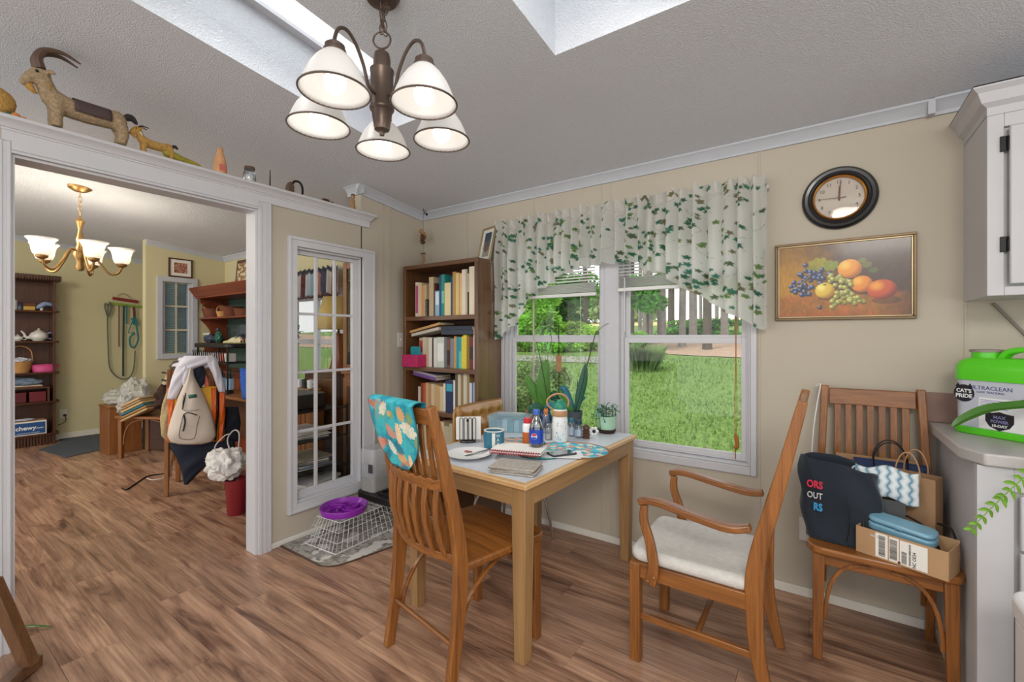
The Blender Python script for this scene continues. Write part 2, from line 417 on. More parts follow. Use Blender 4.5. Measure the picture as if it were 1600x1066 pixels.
# far wall of the next room and the thin wall with the blue window
struct(MB().box(-8.2, -8.03, -2.6, YW, 0, 3.1), 'wall_far', 'wall_yellow', smooth=False)
JX = -6.50; JY0 = 1.86; BY0, BY1, BZ0, BZ1 = 2.02, 2.325, 1.11, 1.985
mb = MB()
def slopebox(mb, x0, x1, y0, y1, z0):
    mb.add([(x0,y0,z0),(x1,y0,z0),(x1,y1,z0),(x0,y1,z0),(x0,y0,CZ(y0)+.01),(x1,y0,CZ(y0)+.01),(x1,y1,CZ(y1)+.01),(x0,y1,CZ(y1)+.01)],
       [(0,3,2,1),(4,5,6,7),(0,1,5,4),(1,2,6,5),(2,3,7,6),(3,0,4,7)])
slopebox(mb, JX-.1, JX, JY0, BY0, 0); slopebox(mb, JX-.1, JX, BY1, YW, 0); slopebox(mb, JX-.1, JX, BY0, BY1, BZ1); mb.box(JX-.1, JX, BY0, BY1, 0, BZ0)
struct(mb, 'wall_jog', 'wall_yellow', smooth=False)
# ---------------- ceiling with two skylights ----------------
S1 = (-2.155, -1.595, .42, 1.665); S2 = (-.90, -.34, .38, 1.62)
xs = [-8.2, S1[0], S1[1], S2[0], S2[1], 3.2]; ys = [-2.6, S2[2], S1[2], S2[3], S1[3], 2.83]
mb = MB()
for i in range(5):
    for j in range(5):
        x0, x1, y0, y1 = xs[i], xs[i+1], ys[j], ys[j+1]; cx_, cy_ = (x0+x1)/2, (y0+y1)/2
        if any(s[0] < cx_ < s[1] and s[2] < cy_ < s[3] for s in (S1, S2)): continue
        mb.add([(x0,y0,CZ(y0)),(x1,y0,CZ(y0)),(x1,y1,CZ(y1)),(x0,y1,CZ(y1)),(x0,y0,CZ(y0)+.12),(x1,y0,CZ(y0)+.12),(x1,y1,CZ(y1)+.12),(x0,y1,CZ(y1)+.12)],
               [(0,3,2,1),(4,5,6,7),(0,1,5,4),(1,2,6,5),(2,3,7,6),(3,0,4,7)])
struct(mb, 'ceiling', 'popcorn', smooth=False)
for s, nm in ((S1, 'skylight_shaft'), (S2, 'skylight_shaft')):
    mb = MB(); x0, x1, y0, y1 = s; h = .32 if s is S1 else .5; w_ = .06
    for a, b_, c, d in ((x0-w_, x0, y0-w_, y1+w_), (x1, x1+w_, y0-w_, y1+w_), (x0, x1, y0-w_, y0), (x0, x1, y1, y1+w_)):
        mb.add([(a,c,CZ(c)+.1205),(b_,c,CZ(c)+.1205),(b_,d,CZ(d)+.1205),(a,d,CZ(d)+.1205),(a,c,CZ(c)+h),(b_,c,CZ(c)+h),(b_,d,CZ(d)+h),(a,d,CZ(d)+h)],
               [(0,3,2,1),(4,5,6,7),(0,1,5,4),(1,2,6,5),(2,3,7,6),(3,0,4,7)])
    struct(mb, nm, 'popcorn', smooth=False)
    sk = MB()
    for a, b_, c, d in ((x0, x0+.05, y0, y1), (x1-.05, x1, y0, y1), (x0+.05, x1-.05, y0, y0+.05), (x0+.05, x1-.05, y1-.05, y1)):
        sk.add([(a,c,CZ(c)+h-.03),(b_,c,CZ(c)+h-.03),(b_,d,CZ(d)+h-.03),(a,d,CZ(d)+h-.03),(a,c,CZ(c)+h),(b_,c,CZ(c)+h),(b_,d,CZ(d)+h),(a,d,CZ(d)+h)],
               [(0,3,2,1),(4,5,6,7),(0,1,5,4),(1,2,6,5),(2,3,7,6),(3,0,4,7)])
    so = struct(sk, 'window_skylight', 'trim_white', smooth=False)
    g = MB().add([(x0,y0,CZ(y0)+h-.012),(x1,y0,CZ(y0)+h-.012),(x1,y1,CZ(y1)+h-.012),(x0,y1,CZ(y1)+h-.012)], [(0,1,2,3)])
    g.build('pane', 'glass', so, solid=.004)
# ---------------- crown mouldings ----------------
def crown(mb, a, b_, nrm, z_a, z_b, hgt=.062, dep=.048):
    """moulding from a to b against a wall whose inner side is nrm; z is its top"""
    a = Vector(a); b_ = Vector(b_); nn = Vector(nrm)
    prof = [(0,0),(dep,0),(dep,-.010),(dep*.86,-.014),(dep*.62,-.026),(dep*.34,-.044),(dep*.26,-.050),(dep*.26,-hgt),(0,-hgt)]
    vs = [tuple(a+nn*p)+() for p, q in prof]; P = []
    for base_, z in ((a, z_a), (b_, z_b)):
        for p, q in prof: c = base_+nn*p; P.append((c.x, c.y, z+q))
    k_ = len(prof)
    mb.add(P, [tuple(range(k_))[::-1], tuple(range(k_, 2*k_))]+[(i, (i+1) % k_, k_+(i+1) % k_, k_+i) for i in range(k_)])
mb = MB(); crown(mb, (XP, YW, 0), (.398, YW, 0), (0,-1,0), CZ(YW)+.004, CZ(YW)+.004)
mb.box(.396, .42, YW-.050, YW, CZ(YW)-.064, CZ(YW)+.002)
crown(mb, (.418, YW, 0), (3.1, YW, 0), (0,-1,0), CZ(YW)+.004, CZ(YW)+.004, .066, .052)
struct(mb, 'trim_1', 'trim_grey', angle=25)
mb = MB(); crown(mb, (XP, 2.04, 0), (XP, YW, 0), (1,0,0), CZ(2.04)+.004, CZ(YW)+.004, .066)
crown(mb, (PX0-.03, 2.085, 0), (XP+.045, 2.085, 0), (0,-1,0), CZ(2.085)+.012, CZ(2.085)+.012, .07)
struct(mb, 'trim_2', 'trim_grey', angle=25)
mb = MB(); crown(mb, (-6.5, YW-.006, 0), (PX0, YW-.006, 0), (0,-1,0), CZ(YW)+.004, CZ(YW)+.004)
crown(mb, (-8.03, -2, 0), (-8.03, YW, 0), (1,0,0), CZ(-2)+.004, CZ(YW)+.004)
crown(mb, (JX, JY0, 0), (JX, YW, 0), (1,0,0), CZ(JY0)+.004, CZ(YW)+.004)
struct(mb, 'trim_3', 'trim_grey', angle=25)
# ledge moulding on top of the partition header
def ledge_prof(): # (out, z)
    return [(-.15,2.237),(.052,2.237),(.056,2.231),(.054,2.222),(.040,2.214),(.030,2.200),(.026,2.192),(.020,2.190),(.020,2.183),(.016,2.180),(.016,2.138),(0,2.135),(0,2.205),(-.15,2.205)]
pr = ledge_prof(); K = len(pr); vs = []
for yy, sgn in ((.334, -1), (2.135, 1)):
    for p, z in pr: vs.append((XP+p, yy+sgn*max(p, 0)*1.0, z))
mb = MB().add(vs, [tuple(range(K)), tuple(range(K, 2*K))[::-1]]+[(i, (i+1) % K, K+(i+1) % K, K+i) for i in range(K)])
mb.box(XP-.9, XP-.15, .18, .42, 2.205, 2.237)
ledge = struct(mb, 'trim_4', 'trim_white', angle=25)
# door casing of the wide opening
def casing_bar(mb, y0, y1, z0, z1, vert=True):
    t = .018
    mb.box(XP, XP+t, y0, y1, z0, z1)
    if vert:
        w_ = y1-y0
        for a, b_ in ((.08,.22),(.45,.62),(.8,.95)): mb.box(XP+t, XP+t+.005, y0+w_*a, y0+w_*b_, z0, z1)
    else:
        w_ = z1-z0
        for a, b_ in ((.08,.22),(.45,.62),(.8,.95)): mb.box(XP+t, XP+t+.005, y0, y1, z0+w_*a, z0+w_*b_)
mb = MB(); casing_bar(mb, OY1, OY1+.075, 0, 2.135); casing_bar(mb, OY0-.07, OY0, 0, 2.135)
mb.box(XP, XP+.02, OY0, OY1, OZ, 2.14); mb.box(XP+.02, XP+.026, OY0, OY1, OZ+.012, OZ+.030)
mb.box(PX0, XP, OY1-.012, OY1-.0005, 0, OZ-.012); mb.box(PX0, XP, OY0+.0005, OY0+.012, 0, OZ-.012); mb.box(PX0, XP, OY0+.0005, OY1-.0005, OZ-.012, OZ-.0005)
mb.box(PX0-.018, PX0-.0005, OY1, OY1+.07, 0, OZ+.06); mb.box(PX0-.018, PX0-.0005, OY0, OY1, OZ, OZ+.07)
struct(mb, 'trim_5', 'trim_white', smooth=False)
# seams and battens on the wall panels
mb = MB()
for x in (-1.165, -1.10, -.262, .523): mb.box(x-.004, x+.004, YW-.0035, YW, 0, CZ(YW)-.05)
for x in (-2.30, -1.68): mb.box(x-.006, x+.006, YW-.004, YW, 0, CZ(YW)-.05)
struct(mb, 'trim_6', 'wall_cream', smooth=False)
mb = MB().box(XP, XP+.008, 2.33, 2.352, .03, CZ(2.34)-.06); mb.box(XP, XP+.004, 2.28, 2.284, .03, CZ(2.3)-.06)
struct(mb, 'trim_7', 'wall_cream', smooth=False)
# baseboards
struct(MB().box(XP, .43, YW-.010, YW, 0, .045), 'baseboard_back', 'offwhite', bev=.003)
struct(MB().box(XP, XP+.010, OY1+.075, YW-.01, 0, .032), 'baseboard_left', 'offwhite', bev=.003)
struct(MB().box(-8.03, -8.018, -2, YW, 0, .075), 'baseboard_far', 'offwhite', bev=.003)
struct(MB().box(JX, JX+.012, JY0, YW, 0, .075), 'baseboard_jog', 'offwhite', bev=.003)

# ---------------- the double window ----------------
win = struct(MB().box(WX0-.025, WX0, YW-.014, YW, WZ0-.045, 2.03).box(WX1, WX1+.03, YW-.014, YW, WZ0-.045, 2.03)
             .box(WX0, WX1, YW-.014, YW, WZ0-.045, WZ0).box(WX0, WX1, YW-.014, YW, WZ1, 2.03)
             .box(WX0, WX0+.02, YW, T1, WZ0, WZ1).box(WX1-.012, WX1, YW, T1, WZ0, WZ1).box(WX0+.02, WX1-.012, YW, T1, WZ0, WZ0+.012).box(WX0+.02, WX1-.012, YW, T1, WZ1-.012, WZ1), 'window_1', 'casing', bev=.003)
ML0, ML1 = -1.170, -1.045
MB().box(ML0, ML1, YW-.008, T1-.01, WZ0+.012, WZ1-.012).box(ML0+.03, ML0+.034, YW-.011, YW-.008, WZ0+.012, WZ1-.012).build('mullion', 'casing', win, bev=.002)
for x0, x1 in ((WX0+.02, ML0), (ML1, WX1-.012)):
    # outer track frame
    f = MB()
    for a, b_ in ((x0, x0+.018), (x1-.012, x1)): f.box(a, b_, YW+.03, YW+.10, WZ0+.012, WZ1-.012)
    f.build('track_frame', 'trim_white', win, bev=.002)
    for nm, z0, z1, yy in (('lower_sash', WZ0+.014, 1.315, YW+.045), ('upper_sash', 1.30, WZ1-.014, YW+.068)):
        a, b_ = x0+.019, x1-.013; st = .026; bot = .04 if nm == 'lower_sash' else .03; tp = .035 if nm == 'lower_sash' else .03
        f = MB().box(a, a+st, yy, yy+.02, z0, z1).box(b_-st, b_, yy, yy+.02, z0, z1).box(a+st, b_-st, yy, yy+.02, z0, z0+bot).box(a+st, b_-st, yy, yy+.02, z1-tp, z1)
        if nm == 'lower_sash': f.box(a+st, b_-st, yy-.004, yy, z0+.012, z0+.024)
        so = f.build(nm, 'trim_white', win, bev=.002)
        MB().box(a+st-.002, b_-st+.002, yy+.008, yy+.012, z0+bot-.002, z1-tp+.002).build('pane', 'glass', so, smooth=False)
# interior sidelight in the partition
sl = struct(MB().box(XP, XP+.022, GY0-.06, GY0, GZ0-.055, GZ1+.062).box(XP, XP+.022, GY1, GY1+.105, GZ0-.055, GZ1+.062).box(XP, XP+.022, GY0, GY1, GZ1, GZ1+.062).box(XP, XP+.022, GY0, GY1, GZ0-.055, GZ0)
            .box(XP+.022, XP+.03, GY0-.058, GY0-.042, GZ0-.053, GZ1+.06).box(XP+.022, XP+.03, GY0-.042, GY1+.10, GZ1+.042, GZ1+.06).box(XP+.022, XP+.03, GY1+.085, GY1+.10, GZ0-.053, GZ1+.042).box(XP+.022, XP+.03, GY0-.042, GY1+.085, GZ0-.053, GZ0-.037)
            .box(PX0, XP, GY0+.0004, GY0+.012, GZ0, GZ1).box(PX0, XP, GY1-.012, GY1-.0004, GZ0, GZ1).box(PX0, XP, GY0+.012, GY1-.012, GZ1-.012, GZ1-.0004).box(PX0, XP, GY0+.012, GY1-.012, GZ0+.0004, GZ0+.012)
            .box(XP-.07, XP-.04, GY0+.012, GY0+.03, GZ0+.012, GZ1-.012).box(XP-.07, XP-.04, GY1-.05, GY1-.012, GZ0+.012, GZ1-.012).box(XP-.07, XP-.04, GY0+.03, GY1-.05, GZ0+.012, GZ0+.06).box(XP-.07, XP-.04, GY0+.03, GY1-.05, GZ1-.04, GZ1-.012), 'window_2', 'trim_white', bev=.002)
ya, yb, za, zb = GY0+.03, GY1-.05, GZ0+.06, GZ1-.04
for i in (1, 2):
    yy = ya+(yb-ya)*i/3; MB().box(XP-.066, XP-.044, yy-.009, yy+.009, za, zb).build('muntin', 'trim_white', sl, bev=.002)
for j in (1, 2, 3):
    zz = za+(zb-za)*j/4; MB().box(XP-.064, XP-.046, ya, yb, zz-.009, zz+.009).build('muntin', 'trim_white', sl, bev=.002)
for i in range(3):
    for j in range(4):
        MB().box(XP-.057, XP-.053, ya+(yb-ya)*i/3+.007, ya+(yb-ya)*(i+1)/3-.007, za+(zb-za)*j/4+.007, za+(zb-za)*(j+1)/4-.007).build('pane', 'glass', sl, smooth=False)
# window with blue blind slats in the thin wall
mt('blue_blind', '#9fc4d6', .7, var=.05); mt('beige_frame', '#c8c0a8', .6)
w3 = struct(MB().box(JX, JX+.02, BY0-.055, BY0, BZ0-.06, BZ1+.06).box(JX, JX+.02, BY1, BY1+.06, BZ0-.06, BZ1+.06).box(JX, JX+.02, BY0, BY1, BZ1, BZ1+.06).box(JX, JX+.02, BY0, BY1, BZ0-.06, BZ0)
            .box(JX-.1, JX, BY0+.0004, BY0+.03, BZ0, BZ1).box(JX-.1, JX, BY1-.03, BY1-.0004, BZ0, BZ1), 'window_3', 'trim_grey', bev=.002)
yc = (BY0+BY1)/2
MB().box(JX-.05, JX-.03, yc-.008, yc+.008, BZ0, BZ1).build('muntin', 'beige_frame', w3)
for j in (1, 2): zz = lerp(BZ0, BZ1, j/3); MB().box(JX-.048, JX-.032, BY0+.03, BY1-.03, zz-.012, zz+.012).build('muntin', 'beige_frame', w3)
for i in (0, 1):
    for j in range(3):
        MB().box(JX-.042, JX-.038, BY0+.03 if i == 0 else yc+.008, yc-.008 if i == 0 else BY1-.03, lerp(BZ0, BZ1, j/3)+.005, lerp(BZ0, BZ1, (j+1)/3)-.005).build('pane', 'glass', w3, smooth=False)
k = 0
zz = BZ0+.01
while zz < BZ1-.01:
    MB().add([(JX-.085,BY0+.03,zz),(JX-.085,BY1-.03,zz),(JX-.068,BY1-.03,zz+.018),(JX-.068,BY0+.03,zz+.018)], [(0,1,2,3)]).build('slat', 'blue_blind', w3, solid=.001); zz += .021
# window of the far room
w4 = struct(MB().box(FX0-.06, FX0, YW-.022, YW-.007, FZ0-.06, FZ1+.06).box(FX1, FX1+.06, YW-.022, YW-.007, FZ0-.06, FZ1+.06).box(FX0, FX1, YW-.022, YW-.007, FZ1, FZ1+.06).box(FX0, FX1, YW-.022, YW-.007, FZ0-.06, FZ0)
            .box(FX0, FX0+.04, YW+.03, YW+.07, FZ0, FZ1).box(FX1-.04, FX1, YW+.03, YW+.07, FZ0, FZ1).box(FX0+.04, FX1-.04, YW+.03, YW+.07, FZ0, FZ0+.04).box(FX0+.04, FX1-.04, YW+.03, YW+.07, FZ1-.04, FZ1)
            .box(FX0+.04, FX1-.04, YW+.03, YW+.07, 1.24, 1.29).box(-4.48, -4.42, YW+.03, YW+.07, FZ0+.04, FZ1-.04), 'window_4', 'trim_white', bev=.002)
for x0, x1 in ((FX0+.04, -4.48), (-4.42, FX1-.04)):
    for z0, z1 in ((FZ0+.04, 1.24), (1.29, FZ1-.04)): MB().box(x0, x1, YW+.048, YW+.052, z0, z1).build('pane', 'glass', w4, smooth=False)

# ---------------- outdoors ----------------
m, n, l, b = base('lawn', .9, 0, .2)
t = n.new('ShaderNodeTexCoord')
n1 = n.new('ShaderNodeTexNoise'); n1.inputs['Scale'].default_value = 14; n1.inputs['Detail'].default_value = 8; n1.inputs['Roughness'].default_value = .7
l.new(t.outputs['Object'], n1.inputs['Vector'])
r = n.new('ShaderNodeValToRGB'); r.color_ramp.elements[0].position = .32; r.color_ramp.elements[0].color = L4('#46642f'); r.color_ramp.elements[1].position = .7; r.color_ramp.elements[1].color = L4('#829c50')
l.new(n1.outputs['Fac'], r.inputs[0]); l.new(r.outputs[0], b.inputs['Base Color'])
mt('pine_straw', '#a58a74', .95, var=.25, scale=8, bump=.5); mt('concrete', '#8d8983', .9); mt('field', '#b9b06f', .95, var=.2, scale=3)
def ground_z(x, y):
    d = y-YW
    return -.62+1.34*sm(0, 13.5, min(d, 12.5))+.13*max(0, min(d, 18.5)-12.5)+.05*max(0, d-18.5)
def strip_y(x): return 14.5+.6*math.sin(x*.35)+.25*x*0
mb = MB()
def gr(y0, y1, x0=-45, x1=30, nx=50, ny=20, dz=0):
    mb.sheet(lambda a, b_: (lerp(x0, x1, a), lerp(y0, y1, b_), ground_z(0, lerp(y0, y1, b_))+dz), nx, ny)
gr(YW+.13, 60, ny=60)
tag(mb.build('lawn', 'lawn'), 'green grass lawn outside the window', 'lawn', kind='structure')
mb = MB(); mb.sheet(lambda a, b_: (lerp(-45, 30, a), lerp(15.2+.5*math.sin(a*40), 21+math.sin(a*23), b_), ground_z(0, lerp(15.2+.5*math.sin(a*40), 21+math.sin(a*23), b_))+.02), 90, 14)
tag(mb.build('pine_straw_bed', 'pine_straw'), 'strip of reddish pine straw under the trees beyond the lawn', 'mulch', kind='structure')
mb = MB(); mb.sheet(lambda a, b_: (lerp(-11, -5.6, a), lerp(12.4, 13.7, b_)+.3*a, ground_z(0, lerp(12.4, 13.7, b_)+.3*a)+.02), 16, 6)
tag(mb.build('driveway', 'concrete'), 'pale concrete path seen through the left window', 'path', kind='structure')
mb = MB(); mb.sheet(lambda a, b_: (lerp(-45, 30, a), lerp(34, 60, b_), ground_z(0, lerp(34, 60, b_))+.03), 10, 10)
tag(mb.build('dry_field', 'field'), 'pale dry field beyond the tree trunks', 'field', kind='structure')
# grass blades
mt('blade', '#74924a', .8, var=.3, scale=.8)
random.seed(3); mb = MB(); vs = []; fs = []
for i in range(26000):
    y = YW+.2+random.random()**1.5*11.5; x = -.3*y*random.uniform(-.25, 3.6)+random.uniform(-.6, .6) if random.random() < 1 else 0
    z = ground_z(0, y); h = random.uniform(.03, .07)*(1+.05*y); a = random.uniform(0, PI); dx, dy = math.cos(a)*.006*(1+.12*y), math.sin(a)*.006*(1+.12*y); lx, ly = random.uniform(-.03, .03), random.uniform(-.03, .03)
    k = len(vs); vs += [(x-dx, y-dy, z), (x+dx, y+dy, z), (x+lx, y+ly, z+h)]; fs.append((k, k+1, k+2))
mb.v = vs; mb.f = fs; mb.m = [0]*len(fs)
tag(mb.build('grass_blades', 'blade', smooth=False, fixn=False), 'short grass blades of the lawn near the window', 'grass', kind='stuff')
# trees
mt('bark', '#8a837c', .95, var=.25, scale=6, bump=.8, bscale=14); mt('bark_dark', '#5e544b', .95, var=.25, scale=6, bump=.8, bscale=14)
def leafmat(name, h):
    m, n, l, b = base(name, .6); oi = n.new('ShaderNodeTexCoord'); no = n.new('ShaderNodeTexNoise'); no.inputs['Scale'].default_value = 1.3
    l.new(oi.outputs['Object'], no.inputs['Vector']); r = n.new('ShaderNodeValToRGB'); c = lin(h)
    r.color_ramp.elements[0].color = tuple(x*.55 for x in c)+(1,); r.color_ramp.elements[1].color = tuple(min(1, x*1.5) for x in c)+(1,)
    r.color_ramp.elements[0].position = .35; r.color_ramp.elements[1].position = .65
    l.new(no.outputs['Fac'], r.inputs[0]); l.new(r.outputs[0], b.inputs['Base Color'])
    tr = n.new('ShaderNodeBsdfTranslucent'); mx = n.new('ShaderNodeMixShader'); mx.inputs[0].default_value = .45
    l.new(r.outputs[0], tr.inputs[0]); l.new(b.outputs[0], mx.inputs[1]); l.new(tr.outputs[0], mx.inputs[2]); l.new(mx.outputs[0], n['Material Output'].inputs[0])
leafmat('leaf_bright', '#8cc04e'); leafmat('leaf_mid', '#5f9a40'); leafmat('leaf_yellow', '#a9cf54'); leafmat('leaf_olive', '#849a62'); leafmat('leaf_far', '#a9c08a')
def leaves(blobs, count, size, seed):
    rr = random.Random(seed); vs = []; fs = []
    for i in range(count):
        c, r_ = rr.choice(blobs)
        d = Vector((rr.gauss(0,1), rr.gauss(0,1), rr.gauss(0,1))).normalized()*(rr.random()**.4)
        p = Vector(c)+Vector((d.x*r_[0], d.y*r_[1], d.z*r_[2]))
        a = Vector((rr.gauss(0,1), rr.gauss(0,1), rr.gauss(0,.5))).normalized(); b_ = a.cross(Vector((rr.gauss(0,1), rr.gauss(0,1), rr.gauss(0,1)))).normalized()
        s_ = size*rr.uniform(.6, 1.3); k = len(vs)
        vs += [p-a*s_, p+b_*s_*.45, p+a*s_, p-b_*s_*.45]; fs.append((k, k+1, k+2, k+3))
    mb = MB(); mb.v = [tuple(v) for v in vs]; mb.f = fs; mb.m = [0]*len(fs); return mb
def shrub(name, label, cat, loc, rad, mat, count, size, seed, trunk=True):
    o = T(name, label, cat, loc)
    rr = random.Random(seed); bl = []
    for i in range(9):
        bl.append(((rr.uniform(-.6,.6)*rad[0], rr.uniform(-.5,.5)*rad[1], rad[2]*rr.uniform(.25, 1.5)), (rad[0]*.45, rad[1]*.45, rad[2]*.4)))
    leaves(bl, count, size, seed).build('foliage', mat, o, smooth=False, fixn=False)
    s_ = MB()
    for i in range(5):
        c = bl[i][0]; s_.tube(curve([(0,0,-.05),(c[0]*.3,c[1]*.3,c[2]*.4),c],4), [.05,.05,.045,.04,.03,.03,.02,.02,.012][:9], 5)
    s_.build('stem', 'bark_dark', o)
    return o
def at_y(u, y):  # ground point under pixel column u at distance y
    r_ = ray(u, 500); t = y/r_[1]; return (r_[0]*t, y, ground_z(0, y)-.03)
trunks = [(985,19,15),(1012,17.5,20),(1034,18,17),(1050,22,9),(1066,17,13),(1083,18.5,15),(1105,16.5,16),(1132,19,14),(1151,20,8),(1166,17,12),(945,21,11),(960,24,8),(915,18,9),(1000,26,7),(1120,27,7),(818,16,10),(842,19,12),(893,22,8),(1046,28,6),(868,25,7),(1095,30,6)]
desc = ['tall pine trunk standing beyond the lawn, %s from the left in the window' % w_ for w_ in ['']]
order = sorted(range(len(trunks)), key=lambda i: trunks[i][0])
ords = ['first','second','third','fourth','fifth','sixth','seventh','eighth','ninth','tenth','eleventh','twelfth','thirteenth','fourteenth','fifteenth','sixteenth','seventeenth','eighteenth','nineteenth','twentieth','last']
for i, (u, y, wpx) in enumerate(trunks):
    P = at_y(u, y); D = P[0]*FW[0]+P[1]*FW[1]; r_ = wpx*D/FPX/2*.8
    lab = 'bare grey pine trunk beyond the lawn, %s from the left behind the window glass' % ords[order.index(i)]
    o = T('pine_tree', lab, 'tree', P, group='pine trunks beyond the lawn')
    ln = random.uniform(-.12, .12)
    MB().tube([(0,0,0),(0,0,.4),(ln*.3,0,4),(ln,0,9),(ln*1.5,0,13)], [r_*1.25, r_, r_*.92, r_*.75, r_*.45], 10).build('trunk', 'bark' if i % 3 else 'bark_dark', o)
    rr = random.Random(i)
shrub('leafy_shrub', 'bright green leafy shrub filling the upper left pane of the window', 'shrub', at_y(842, 15.5), (1.7,1.0,1.5), 'leaf_bright', 5600, .11, 1)
shrub('leafy_shrub', 'yellow-green leafy shrub right of centre in the left window unit', 'shrub', at_y(905, 15.8), (1.2,.8,.75), 'leaf_yellow', 3600, .10, 2)
shrub('leafy_tree', 'mid green young tree behind the brightest shrub in the left window', 'tree', at_y(880, 19), (2.4,1.4,2.2), 'leaf_mid', 5200, .15, 3)
shrub('olive_bush', 'dense pale olive bush close to the lower left window pane', 'shrub', at_y(818, 6.4), (.85,.55,.80), 'leaf_olive', 7500, .034, 4)
yt_ = shrub('young_tree', 'green sapling with spreading leaves at the left of the right-hand window', 'tree', at_y(1012, 16)+(0,) if False else (at_y(1012, 16)[0], 16, at_y(1012, 16)[2]+1.5), (1.0,.8,.75), 'leaf_mid', 1500, .12, 5)
MB().tube([(0,0,-1.55),(0,0,.4)], .05, 8).build('trunk', 'bark_dark', yt_)
shrub('leafy_shrub', 'low bright shrub at the lower left of the upper right sash', 'shrub', at_y(990, 16.0), (.8,.6,.42), 'leaf_bright', 2200, .09, 6)
shrub('undergrowth', 'low green undergrowth between the trunks at the right of the window', 'shrub', at_y(1120, 20), (2.6,.8,.42), 'leaf_mid', 3500, .11, 7)
shrub('leafy_tree', 'tall leafy tree hiding the trunks at the far left of the window', 'tree', at_y(800, 17), (2.4,1.6,2.4), 'leaf_bright', 5000, .14, 8)
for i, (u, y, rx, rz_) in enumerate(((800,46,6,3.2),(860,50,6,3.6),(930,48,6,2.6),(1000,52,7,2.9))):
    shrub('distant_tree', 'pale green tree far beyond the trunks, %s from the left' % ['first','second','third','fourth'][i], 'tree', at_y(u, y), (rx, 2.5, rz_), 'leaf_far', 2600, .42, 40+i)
# grass clump on the lawn
rr = random.Random(11); mb = MB(); vs = []; fs = []
P = at_y(1004, 12.0)
for i in range(1500):
    a = rr.uniform(0, 2*PI); q = rr.random()*.34; L = rr.uniform(.35, .75); x, y = math.cos(a)*q, math.sin(a)*q
    ox, oy = math.cos(a)*L*rr.uniform(.2,1), math.sin(a)*L*rr.uniform(.2,1); k = len(vs); w_ = .012
    ox *= .55; oy *= .55; vs += [(x-w_*math.sin(a), y+w_*math.cos(a), 0), (x+w_*math.sin(a), y-w_*math.cos(a), 0), (x+ox*.5, y+oy*.5, L*.8), (x+ox, y+oy, L*rr.uniform(.75,1.1))]
    fs += [(k,k+1,k+2),(k+1,k+3,k+2)]
mb.v = vs; mb.f = fs; mb.m = [0]*len(fs)
tag(mb.build('grass_clump', 'leaf_olive', smooth=False, fixn=False, loc=P), 'round clump of long ornamental grass on the lawn', 'grass')
